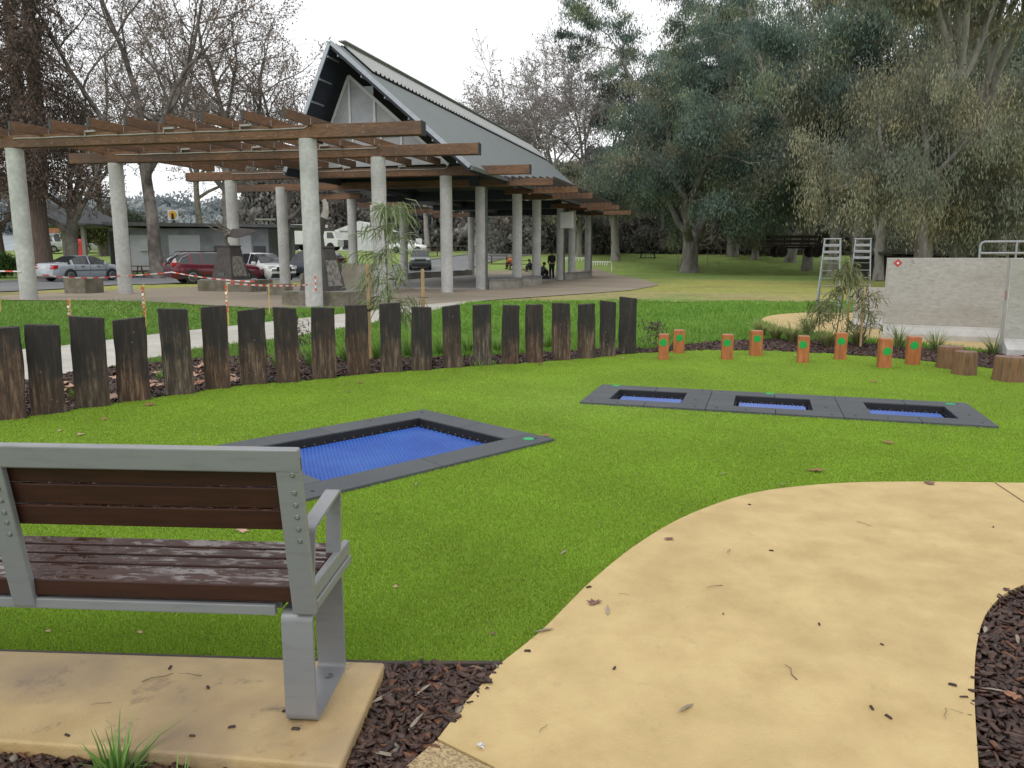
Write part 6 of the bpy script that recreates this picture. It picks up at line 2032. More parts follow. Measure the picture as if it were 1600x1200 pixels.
def car(name, label, cat, loc, rz, paint_m, L=4.5, Wd=1.78, roof=None, belt=None, glass=(0.1, 0.9), pillars=(), wheels=(0.85, 3.55), rw=0.32, clad=None, zb=0.20, rails=False, group=None):
    """local x from tail (0) to nose (L). roof and belt: height tables along x"""
    t = thing(name, label, cat, loc, rz, group)
    N_ = 64
    sec = []
    for i in range(N_ + 1):
        x = L * i / N_
        zr, zbel = interp(roof, x), interp(belt, x)
        zbel = min(zbel, zr - 0.015)
        e = min(x, L - x)
        endf = 1 - 0.16 * (1 - min(1, e / 0.55)) ** 2        # plan rounding at the ends
        w = Wd / 2 * endf
        wroof = w * (0.74 if zr - zbel > 0.12 else 0.90)
        k = min(1, (zr - zbel) / 0.45)
        wroof = w * (0.92 - 0.20 * k)
        zlow = zb + 0.12 * (1 - min(1, e / 0.35)) ** 2
        ring = [(0.0, zlow), (w * 0.86, zlow), (w * 0.975, zlow + 0.16), (w, zlow + 0.36), (w * 0.985, zbel - 0.06), (w * 0.955, zbel), (wroof, zr - 0.035), (wroof * 0.82, zr - 0.006), (0.0, zr + 0.004)]
        sec.append((x, ring))
    vb, fb, gv, gf_ = [], [], [], []
    M = 9
    for x, ring in sec:
        for s in (1, -1):
            for y, z in ring:
                vb.append((x, s * y, z))
    def vid(i, s, j): return i * 2 * M + (0 if s > 0 else M) + j
    glassf = []
    for i in range(N_):
        xm = L * (i + .5) / N_
        zr, zbel = interp(roof, xm), interp(belt, xm)
        slope = abs(interp(roof, xm + .05) - interp(roof, xm - .05)) / .1
        cab = glass[0] * L < xm < glass[1] * L and zr - zbel > 0.10
        pil = any(a < xm < b for a, b in pillars)
        for s in (1, -1):
            for j in range(M - 1):
                f = (vid(i, s, j), vid(i + 1, s, j), vid(i + 1, s, j + 1), vid(i, s, j + 1))
                if s < 0: f = f[::-1]
                isg = (j == 5 and cab and not pil and zr - zbel > 0.16) or (j in (6, 7) and slope > 0.33 and glass[0] * L - .3 < xm < glass[1] * L + .5 and zr - zbel > 0.05)
                (glassf if isg else fb).append(f)
    fb.append(tuple(vid(0, 1, j) for j in range(M)) + tuple(vid(0, -1, j) for j in range(M - 2, 0, -1)))
    fb.append(tuple(vid(N_, 1, j) for j in range(M))[::-1] + tuple(vid(N_, -1, j) for j in range(1, M - 1)))
    MB().add(vb, fb).build('body', paint_m, t, smooth=True, angle=38)
    MB().add(vb, glassf).build('windows', M_GLASS, t, smooth=True, angle=38)
    for x in wheels:
        for s in (1, -1):
            mb = MB()      # dark arch liner proud of the body
            yo = s * (Wd / 2 - 0.02)
            pts = []
            n = 20
            R_ = rw + 0.07
            vs = [(x, yo + s * 0.028, rw)]
            for k in range(n + 1):
                a = PI * 1.12 * k / n - PI * 0.06
                vs.append((x + R_ * math.cos(a), yo + s * 0.028, rw + R_ * math.sin(a)))
            mb.add(vs, [(0, k, k + 1) for k in range(1, n + 1)])
            mb.build('wheel_arch', clad or M_TRIM, t)
            w = bpy.data.objects.new('wheel', None); link(w, t)
            w.location = (x, s * (Wd / 2 - 0.07), rw); w.empty_display_size = 0.1
            mb = MB(); mb.lathe([(rw * .66, -0.10), (rw * .93, -0.105), (rw, -0.07), (rw, 0.07), (rw * .93, 0.112), (rw * .66, 0.108)], n=28, axis='y'); mb.build('tyre', M_TYRE, w, smooth=True)
            mb = MB()
            yy = s * 0.112
            for k in range(7):
                a = 2 * PI * k / 7
                mb.bar((0.03 * math.cos(a), yy, .03 * math.sin(a)), (rw * .64 * math.cos(a), yy, rw * .64 * math.sin(a)), 0.075, 0.02, up=(0, 1, 0))
            mb.lathe([(rw * .66, yy - .01), (rw * .66, yy + .006), (rw * .58, yy + .006), (rw * .58, yy - .01)], n=28, axis='y')
            mb.lathe([(0.0, yy + .012), (0.06, yy + .01), (0.06, yy - .02)], n=12, axis='y')
            mb.build('rim', M_RIM, w, smooth=True)
            mb = MB(); mb.lathe([(0.0, yy - .03), (rw * .6, yy - .03)], n=24, axis='y'); mb.build('brake_disc', mat('brake_grey', (.14, .14, .145), rough=.5), w)
    return t, Wd
def lamp(t, name, x, y0, y1, z0, z1, m, dx=0.04, slant=0.0):
    mb = MB()
    mb.add([(x, y0, z0), (x, y1, z0), (x + slant, y1, z1), (x + slant, y0, z1), (x + dx, y0, z0), (x + dx, y1, z0), (x + dx + slant, y1, z1), (x + dx + slant, y0, z1)],
           [(0, 1, 2, 3), (7, 6, 5, 4), (0, 4, 5, 1), (1, 5, 6, 2), (2, 6, 7, 3), (3, 7, 4, 0)])
    return mb.build(name, m, t, bevel=0.012)

# silver sedan, tail towards the bench side
g = GT(58, 440); gx = D(52, 440, 44.0)
sedan_roof = [(0, .86), (.12, 1.02), (.75, 1.07), (1.1, 1.22), (1.55, 1.42), (2.0, 1.47), (2.5, 1.45), (2.9, 1.36), (3.4, 1.08), (3.6, .99), (4.15, .90), (4.42, .72), (4.5, .60)]
sedan_belt = [(0, .80), (.2, .93), (1.2, .95), (3.3, .92), (3.6, .90), (4.2, .82), (4.5, .58)]
YC = 43.2
a_ = D(70, 438, YC)
sedan, w_ = car('parked_sedan', 'silver sedan with dark windows parked on the road below the picnic shelter', 'car', (a_.x, YC, T(a_.x, YC) + 0.0), R(66), paint('silver_paint', (0.36, 0.40, 0.44)), L=4.5, roof=sedan_roof, belt=sedan_belt, glass=(.12, .82), pillars=((1.02, 1.22), (2.16, 2.24), (3.2, 3.4)), wheels=(.95, 3.6))
for s in (1, -1):
    lamp(sedan, 'tail_lamp', -0.02, s * .50, s * .84, .70, .92, M_TAIL, dx=.3, slant=.04)
    lamp(sedan, 'headlight', 4.2, s * .5, s * .8, .62, .76, M_HEAD, dx=.22)
mb = MB(); mb.box((-0.0, 0, .78), (.03, .42, .12)); mb.build('number_plate', M_PLATE2, sedan)
for s in (1, -1):
    mb = MB(); mb.box((2.25, s * .905, .62), (2.1, .02, .04)); mb.build('side_moulding', M_TRIM, sedan)
    for x in (1.75, 2.75):
        mb = MB(); mb.box((x, s * .90, .84), (.2, .03, .035)); mb.build('door_handle', M_TRIM, sedan)
    mb = MB(); mb.box((3.15, s * 1.0, .98), (.16, .2, .13)); mb.build('mirror', MATS['silver_paint'], sedan, bevel=.03)
    mb = MB()
    for x in (1.28, 2.2, 3.25):
        mb.box((x, s * .893, .66), (.012, .006, .56))
    mb.build('door_seam', M_TRIM, sedan)
# red wagon
wag_roof = [(0, .95), (.1, 1.25), (.45, 1.52), (.9, 1.60), (2.2, 1.63), (2.8, 1.58), (3.2, 1.38), (3.6, 1.10), (3.75, 1.04), (4.4, .96), (4.72, .80), (4.82, .62)]
wag_belt = [(0, .9), (.3, 1.07), (1.5, 1.02), (3.5, .98), (3.8, .96), (4.5, .86), (4.82, .6)]
YW = 40.6
a_ = D(263, 443, YW)
wagon, w_ = car('parked_wagon', 'dark red station wagon with roof rails parked beside the plaza', 'car', (a_.x, YW, T(a_.x, YW) - 0.02), R(38), paint('dark_red_paint', (0.115, 0.008, 0.022)), L=4.82, Wd=1.84, roof=wag_roof, belt=wag_belt, glass=(.05, .80), pillars=((.9, 1.02), (1.52, 1.58), (2.38, 2.46), (3.36, 3.55)), wheels=(1.0, 3.75), rw=.35, clad=M_TRIM, zb=.24)
for s in (1, -1):
    lamp(wagon, 'tail_lamp', -0.015, s * .52, s * .86, .92, 1.10, M_TAIL, dx=.28, slant=.06)
    lamp(wagon, 'headlight', 4.5, s * .5, s * .84, .72, .88, M_HEAD, dx=.2)
    mb = MB(); mb.tube([(.55, s * .62, 1.58), (.65, s * .62, 1.67), (2.6, s * .62, 1.68), (2.75, s * .62, 1.60)], .025, n=6); mb.build('roof_rail', M_TRIM, wagon, smooth=True)
    mb = MB(); mb.box((2.3, s * .925, .36), (4.0, .03, .16)); mb.build('side_cladding', M_TRIM, wagon)
    mb = MB(); mb.box((3.3, s * 1.03, 1.06), (.17, .2, .14)); mb.build('mirror', MATS['dark_red_paint'], wagon, bevel=.03)
    mb = MB()
    for x in (1.45, 2.42, 3.4):
        mb.box((x, s * .925, .72), (.012, .006, .5))
    mb.build('door_seam', M_TRIM, wagon)
    for x in (2.2, 3.1):
        mb = MB(); mb.box((x, s * .93, .92), (.2, .03, .035)); mb.build('door_handle', M_TRIM, wagon)
    mb = MB(); mb.tube([(.35, s * .87, 1.10), (.55, s * .80, 1.36), (.95, s * .73, 1.52)], .014, n=5); mb.build('window_trim', M_RIM, wagon, smooth=True)
# white wagon, three-quarter front
YV = 43.6
a_ = D(442, 437, YV)
white, w_ = car('parked_wagon', 'white station wagon parked nose-out between the red wagon and the pergola column', 'car', (a_.x - 3.35, YV + 2.9, T(a_.x, YV) - 0.02), R(-42), paint('white_car_paint', (0.70, 0.71, 0.72)), L=4.75, Wd=1.84, roof=wag_roof, belt=wag_belt, glass=(.05, .80), pillars=((.9, 1.02), (1.52, 1.58), (2.38, 2.46), (3.36, 3.55)), wheels=(1.0, 3.75), rw=.35, clad=M_TRIM, zb=.24)
for s in (1, -1):
    lamp(white, 'headlight', 4.48, s * .48, s * .86, .74, .90, M_HEAD, dx=.2)
    mb = MB(); mb.box((3.3, s * 1.03, 1.06), (.17, .2, .14)); mb.build('mirror', M_WHITE, white, bevel=.03)
mb = MB(); mb.box((4.75, 0, .72), (.1, .9, .24)); mb.build('grille', M_TRIM, white, bevel=.03)
mb = MB(); mb.box((4.70, 0, .36), (.16, 1.5, .24)); mb.build('bumper_trim', M_TRIM, white, bevel=.03)
# dark SUV behind the columns
suv_roof = [(0, 1.0), (.08, 1.4), (.4, 1.68), (.9, 1.76), (2.4, 1.78), (2.8, 1.70), (3.3, 1.30), (3.45, 1.16), (4.2, 1.08), (4.55, .9), (4.65, .7)]
suv_belt = [(0, .95), (.3, 1.14), (3.3, 1.08), (3.6, 1.05), (4.3, .98), (4.65, .68)]
YS = 52.0
a_ = D(432, 417, YS)
dark, w_ = car('parked_suv', 'dark blue four-wheel drive parked behind the pergola columns', 'car', (a_.x + 4.2, YS + 0.8, T(a_.x, YS) + .02), R(172), paint('dark_blue_paint', (0.018, 0.026, 0.036)), L=4.6, Wd=1.85, roof=suv_roof, belt=suv_belt, glass=(.05, .78), pillars=((.95, 1.05), (1.9, 1.98), (2.95, 3.2)), wheels=(.95, 3.65), rw=.37, zb=.28)
lamp(dark, 'tail_lamp', -0.015, .6, .88, 1.0, 1.3, M_TAIL, dx=.12); lamp(dark, 'tail_lamp', -0.015, -.6, -.88, 1.0, 1.3, M_TAIL, dx=.12)
# green-grey SUV facing the plaza
YQ = 66.0
a_ = D(636, 417, YQ)
olive, w_ = car('parked_suv', 'grey-green four-wheel drive facing the plaza behind the staked sapling', 'car', (a_.x + .55, YQ + 4.2, T(a_.x, YQ) + .02), R(-82), paint('grey_green_paint', (0.10, 0.125, 0.11)), L=4.5, Wd=1.8, roof=suv_roof, belt=suv_belt, glass=(.05, .78), pillars=((.95, 1.05), (1.9, 1.98), (2.95, 3.2)), wheels=(.95, 3.6), rw=.36, zb=.28)
for s in (1, -1):
    lamp(olive, 'headlight', 4.42, s * .5, s * .82, .86, 1.0, M_HEAD, dx=.18)
mb = MB(); mb.box((4.58, 0, .5), (.1, 1.6, .22)); mb.build('bumper', M_TRIM, olive, bevel=.03)
mb = MB(); mb.box((4.52, 0, .86), (.1, .9, .16)); mb.build('grille', M_TRIM, olive, bevel=.02)
YR = 92.0
a_ = D(611, 391, YR)
car('parked_sedan', 'white sedan parked far off on the rise above the grey-green car', 'car', (a_.x, YR, T(a_.x, YR)), R(-12), paint('white_car_paint', (0.7, 0.71, 0.72)), L=4.6, roof=sedan_roof, belt=sedan_belt, glass=(.12, .82), pillars=((1.02, 1.22), (2.16, 2.24), (3.2, 3.4)), wheels=(.95, 3.6))
# white ute far behind the end column
YU = 92
a_ = D(898, 389, YU)
ute_roof = [(0, 1.05), (1.9, 1.06), (1.95, 1.06), (2.05, 1.72), (2.9, 1.76), (3.2, 1.6), (3.55, 1.2), (3.7, 1.12), (4.7, 1.02), (5.0, .8)]
ute_belt = [(0, 1.0), (5.0, .78)] 
ute_belt = [(0, 1.0), (2.0, 1.04), (3.6, 1.06), (4.7, .96), (5.0, .76)]
ute, w_ = car('parked_utility', 'white utility truck with a dark tray parked by the far tree line', 'car', (a_.x + 4.6, YU, T(a_.x, YU)), R(176), paint('white_car_paint', (0.7, 0.71, 0.72)), L=5.0, roof=ute_roof, belt=ute_belt, glass=(.4, .74), pillars=((2.5, 2.58), (3.1, 3.4)), wheels=(1.0, 4.0), rw=.38, zb=.35)
mb = MB(); mb.box((.95, 0, 1.02), (1.9, 1.7, .5)); mb.build('tray', M_TRIM, ute)
YY = 82
a_ = D(74, 386, YY)
van, w_ = car('parked_van', 'white van parked facing the road behind the picnic shelter', 'van', (a_.x + 1.5, YY + 3.6, T(a_.x, YY + 2)), R(-112), paint('white_car_paint', (0.7, 0.71, 0.72)), L=4.9, Wd=1.9, roof=[(0, 1.5), (.1, 1.9), (.5, 2.0), (3.2, 2.02), (3.7, 1.75), (4.2, 1.22), (4.7, 1.05), (4.9, .8)], belt=[(0, 1.2), (4.1, 1.12), (4.9, .78)], glass=(.05, .85), pillars=((1.5, 1.7), (2.9, 3.0), (3.7, 3.9)), wheels=(.95, 3.95), rw=.35, zb=.3)
for k, (px, lab) in enumerate(((148, 'white parked car glimpsed between the posts of the picnic shelter'), (179, 'white parked car glimpsed between the shelter and the grey block'))):
    a_ = D(px, 388, 86)
    car('parked_sedan', lab, 'car', (a_.x, 86, T(a_.x, 86)), R(-150 + 30 * k), MATS['white_car_paint'], L=4.5, roof=sedan_roof, belt=sedan_belt, glass=(.12, .82), pillars=((1.02, 1.22), (2.16, 2.24), (3.2, 3.4)), wheels=(.95, 3.6))
# white truck
YT = 100
a_ = D(533, 393, YT)
tk = thing('parked_truck', 'white box truck with its cab facing the pavilion on the far rise', 'truck', (a_.x, YT, T(a_.x, YT)), R(-8))
mb = MB(); mb.prism([(0, .45), (0, 1.35), (-.12, 1.5), (-.5, 2.45), (-.7, 2.55), (-2.0, 2.6), (-2.0, .45)], (0, -1.1, 0), (1, 0, 0), (0, 0, 1), (0, 2.2, 0)); cab = mb.build('cab', M_WHITE, tk, bevel=.06)
mb = MB(); mb.add([(-.16, -1.0, 1.55), (-.16, 1.0, 1.55), (-.50, .95, 2.35), (-.50, -.95, 2.35)], [(0, 1, 2, 3)])
mb.add([(-.42, -1.115, 1.5), (-1.4, -1.115, 1.5), (-1.4, -1.115, 2.25), (-.68, -1.115, 2.25)], [(0, 1, 2, 3)]); mb.off = Vector((0.02, 0, 0)); mb.build('cab_windows', M_GLASS, cab)
mb = MB(); mb.box((-4.7, 0, 2.0), (5.2, 2.3, 2.5)); mb.build('cargo_box', M_WHITE, tk, bevel=.04)
mb = MB(); mb.box((-3.6, 0, .62), (7.0, 1.6, .22)); mb.build('chassis', M_TRIM, tk)
for x in (-1.0, -5.6):
    for s in (1, -1):
        mb = MB(); mb.lathe([(.2, -.14), (.46, -.14), (.5, -.08), (.5, .08), (.46, .14), (.2, .14), (0, .1)], (x, s * 1.0, .5), n=20, axis='y'); mb.build('wheel', M_TYRE, tk, smooth=True)
lamp(tk, 'headlight', -.05, .6, .95, .75, .95, M_HEAD, dx=.1); lamp(tk, 'headlight', -.05, -.6, -.95, .75, .95, M_HEAD, dx=.1)

# ------------------------------------------------------------------ buildings
def simple_block(name, label, cat, p, rz, w, d, h, m, roof_m, roof_over=.5, windows=(), roof_rise=0.0):
    t = thing(name, label, cat, p, rz)
    mb = MB(); mb.box((0, d / 2, h / 2 - .2), (w, d, h + .4)); mb.build('wall', m, t)
    mb = MB()
    if roof_rise:
        o = roof_over
        mb.prism([(-w / 2 - o, h), (w / 2 + o, h), (0, h + roof_rise)], (0, -o, 0), (1, 0, 0), (0, 0, 1), (0, d + 2 * o, 0))
    else:
        mb.box((0, d / 2, h + .12), (w + 2 * roof_over, d + 2 * roof_over, .22))
    mb.build('roof', roof_m, t)
    for (x, z, ww, hh) in windows:
        mb = MB(); mb.box((x, -.02, z), (ww, .05, hh)); mb.build('window', M_GLASS, t)
    return t
M_SHED = mat('white_shed_sheet', (0.62, 0.64, 0.66), (0.72, 0.73, 0.74), scale=1.5, rough=.5)
M_SHEDG = mat('grey_shed_sheet', (0.28, 0.28, 0.28), (0.36, 0.36, 0.36), scale=1.5, rough=.6)
p = D(422, 391, 112); simple_block('storage_shed', 'long white shed with grey base on the far rise between the pergola columns', 'shed', (p.x, 112, T(p.x, 112)), R(4), 6.5, 5, 2.6, M_SHED, M_SHED, .2, roof_rise=.5, windows=((-1.0, .9, 3.2, .9),))
p = D(487, 391, 110); simple_block('site_container', 'plain white container standing beside the parked truck', 'container', (p.x, 110, T(p.x, 110)), R(0), 4.6, 2.5, 2.7, M_WHITE, M_SHED, .02)
p = D(563, 390, 108); simple_block('storage_shed', 'white gabled shed behind the truck and the pavilion column', 'shed', (p.x, 108, T(p.x, 108)), R(-6), 6.8, 8, 2.7, M_SHED, M_SHED, .25, roof_rise=1.3, windows=((-1.5, .8, 2.0, 1.3),))
p = D(74, 386, 100); simple_block('brick_house', 'orange brick building with white awning behind the picnic shelter', 'house', (p.x, 100, T(p.x, 100)), R(6), 4.5, 6, 3.4, mat('orange_brick', (0.32, 0.13, 0.06), (0.42, 0.19, 0.10), scale=3, rough=.85), M_SHED, .4, windows=((1.0, 1.6, 1.2, 1.2),))
p = D(150, 386, 96); sb_ = simple_block('shop_building', 'low pale shop with striped awning behind the red box', 'shop', (p.x, 96, T(p.x, 96)), R(3), 6.0, 6, 3.6, mat('shop_wall', (0.24, 0.22, 0.2), (0.32, 0.3, 0.28), scale=2, rough=.7), M_SHEDG, .2, windows=((-1.4, 1.5, 1.8, 1.6), (1.2, 1.5, 1.8, 1.6)))
mb = MB()
for k in range(6):
    mb.mi = k % 2
    mb.box((0, -.7 + .03 * k, 3.25 - .1 * k), (6.3, .5, .1))
mb.build('awning', [M_WHITE, M_SHEDG], sb_)

# amenities block
YA = 59
pa, pb = D(172, 399, YA), D(330, 397, YA)
am = thing('amenities_block', 'low grey amenities block with flat wide roof and pale wall panels', 'building', (pa.x, YA, T((pa.x + pb.x) / 2, YA) - .1), R(-2))
W_A = 12.2
H_A = 3.35
M_AMW = mat('amenities_grey', (0.26, 0.27, 0.285), (0.33, 0.345, 0.36), scale=2, rough=.7, c3=(.14, .145, .15))
M_AMP = mat('amenities_panel', (0.48, 0.50, 0.53), (0.56, 0.58, 0.61), scale=1, rough=.6)
mb = MB(); mb.box((W_A / 2, 3, H_A / 2 - .3), (W_A, 6, H_A + .6)); mb.build('wall', M_AMW, am)
for x0, x1 in ((1.6, 3.4), (4.6, 7.0), (9.2, 10.9)):
    mb = MB(); mb.box(((x0 + x1) / 2, -.02, 1.5), (x1 - x0, .05, 2.7)); mb.build('wall_panel', M_AMP, am)
mb = MB()
for k in range(16):
    mb.box((.1 + k * .1, -.03, 1.6), (.05, .05, 3.1))
mb.build('batten_screen', mat('batten_dark', (.07, .07, .075), rough=.7), am)
for x in (8.5, 11.5):
    mb = MB(); mb.box((x, -.03, 1.0), (.9, .08, 2.1)); mb.build('door', mat('door_dark', (.06, .065, .075), rough=.5), am)
mb = MB(); mb.box((2.8, -.16, 2.1), (.75, .3, .85)); mb.build('wall_heater', M_AMP, am)
mb = MB(); mb.prism([(-1.3, 3.55), (15.4, 3.35), (15.4, 3.55), (-1.3, 3.82)], (0, -1.1, 0), (1, 0, 0), (0, 0, 1), (0, 8, 0)); mb.build('roof', mat('amenities_roof', (.12, .12, .125), (.17, .17, .175), scale=3, rough=.6), am)
mb = MB(); mb.box((13.6, 1.5, 1.6), (.18, .18, 3.5)); mb.box((15.0, 1.5, 1.6), (.18, .18, 3.5)); mb.build('porch_post', M_AMW, am)
# sign on its roof side
ps = D(271, 343, 66)
sg = thing('service_sign', 'white square sign with yellow arch and black figure above the grey block roof', 'sign', (ps.x, 66, ps.z), R(-3))
mb = MB(); mb.box((0, 0, .35), (.88, .16, .85)); mb.build('panel', M_WHITE, sg, bevel=.03)
mb = MB(); mb.lathe([(.34, -.002), (.34, -.012), (0, -.012)], (0, -.085, .38), n=24, axis='y'); mb.build('yellow_disc', mat('sign_yellow', (.72, .40, .03), rough=.5), sg)
mb = MB(); mb.prism([(-.12, -.02), (.12, -.02), (.10, .42), (.0, .52), (-.10, .42)], (0, -.115, .02), (1, 0, 0), (0, 0, 1), (0, .015, 0)); mb.build('black_figure', M_TRIM, sg)
mb = MB(); mb.box((0, 0.05, -1.9), (.14, .14, 3.7)); mb.build('pole', M_TRIM, sg)

# picnic shelter with hip roof
YP = 57
pl, pr = D(54, 399, YP), D(137, 399, YP)
zp = T((pl.x + pr.x) / 2, YP)
ps_ = thing('picnic_shelter', 'open picnic shelter with dark hipped roof on timber posts on the grass rise', 'shelter', (pl.x, YP, zp), R(-4))
wS = pr.x - pl.x
HZ = D(100, 350, YP).z - zp
for x in (0, wS):
    for y in (0, 3.6):
        mb = MB(); mb.box((x, y, HZ / 2 - .1), (.26, .26, HZ + .2)); mb.build('post', mat('pale_post', (.32, .30, .27), (.4, .38, .34), scale=6, rough=.8), ps_)
mb = MB()
x0, x1, y0, y1 = -1.25, wS + 0.9, -.9, 4.5
rz_ = HZ + 1.45
mb.add([(x0, y0, HZ), (x1, y0, HZ), (x1, y1, HZ), (x0, y1, HZ), (x0 + 1.2, (y0 + y1) / 2, rz_), (x1 - 1.7, (y0 + y1) / 2, rz_), (x0, y0, HZ - .14), (x1, y0, HZ - .14), (x1, y1, HZ - .14), (x0, y1, HZ - .14)],
       [(0, 1, 5, 4), (1, 2, 5), (2, 3, 4, 5), (3, 0, 4), (0, 6, 7, 1), (1, 7, 8, 2), (2, 8, 9, 3), (3, 9, 6, 0), (9, 8, 7, 6)])
mb.build('roof', mat('shelter_roof', (.075, .078, .085), (.105, .108, .115), scale=4, rough=.6), ps_)
mb = MB(); mb.box((wS / 2, 2.2, .45), (2.6, .8, .9)); mb.build('barbecue_bench', mat('brown_brick', (.12, .075, .055), (.17, .11, .08), scale=8, rough=.9), ps_)
def picnic_table(label, p, rz, w=2.0, group=None):
    t = thing('picnic_table', label, 'picnic table', p, rz, group)
    m = mat('picnic_timber', (.085, .045, .032), (.13, .075, .055), scale=6, rough=.7)
    mb = MB(); mb.box((0, 0, .74), (w, .75, .06)); mb.build('table_top', m, t)
    for s in (1, -1):
        mb = MB(); mb.box((0, s * .72, .44), (w, .28, .05)); mb.build('seat', m, t)
    for s in (1, -1):
        mb = MB(); mb.bar((s * w * .36, -.5, 0), (s * w * .36, -.2, .72), .07, .07); mb.bar((s * w * .36, .5, 0), (s * w * .36, .2, .72), .07, .07); mb.bar((s * w * .36, -.8, .39), (s * w * .36, .8, .39), .06, .06); mb.build('leg', m, t)
    return t
q = D(238, 412, 52.5); picnic_table('dark picnic table on the grass bank in front of the grey amenities block', (q.x, 52.5, T(q.x, 52.5)), R(-3), 2.5)
q = D(300, 408, 55); picnic_table('dark picnic table half hidden behind the red wagon', (q.x, 55, T(q.x, 55)), R(-3), 2.4)
q = GT(672, 400); picnic_table('dark picnic table far out on the lawn, seen through the pavilion', (q.x, q.y, q.z), R(8), 2.2)
q = GT(780, 412); picnic_table('dark picnic table on the grass just beyond the pavilion floor', (q.x, q.y, q.z), R(4), 2.0)
q = GT(820, 421); picnic_table('dark picnic table near the person in orange', (q.x - .4, q.y, q.z), R(4), 2.4)
# bins and red box
def wheelie_bin(label, px, pyb, Y):
    p = D(px, pyb, Y); p.z = T(p.x, Y)
    t = thing('wheelie_bin', label, 'bin', p, R(-6), 'dark green wheelie bins beside the shelter')
    m = mat('bin_green', (.015, .03, .025), (.022, .04, .034), scale=10, rough=.5)
    mb = MB(); mb.box((0, 0, .5), (.50, .58, .96), rot=Matrix.Rotation(PI, 3, 'X'), taper=.84); mb.build('body', m, t, bevel=.03)
    mb = MB(); mb.box((0, -.02, 1.02), (.6, .68, .08)); mb.build('lid', m, t, bevel=.03)
    for s in (1, -1):
        mb = MB(); mb.lathe([(.11, -.03), (.11, .03), (0, .03)], (s * .24, .26, .1), n=14, axis='x'); mb.build('wheel', M_TYRE, t)
wheelie_bin('dark wheelie bin beside the shelter post, nearer the red box', 136, 400, 55.5)
wheelie_bin('dark wheelie bin beside the shelter post, nearer the grey block', 152, 400, 56)
p = D(125, 392, 72); p.z = T(p.x, 72)
rb = thing('red_mailbox', 'bright red pillar box seen behind the shelter', 'mailbox', p, 0)
mb = MB(); mb.box((0, 0, .75), (.75, .6, 1.7)); mb.build('body', mat('post_red', (.5, .02, .02), rough=.4), rb, bevel=.06)
mb = MB(); mb.box((0, 0, 1.75), (.85, .7, .3), taper=.7); mb.build('hood', mat('post_red', (.5, .02, .02)), rb, bevel=.06)
mb = MB(); mb.box((0, -.31, 1.35), (.45, .02, .07)); mb.build('slot', M_TRIM, rb)

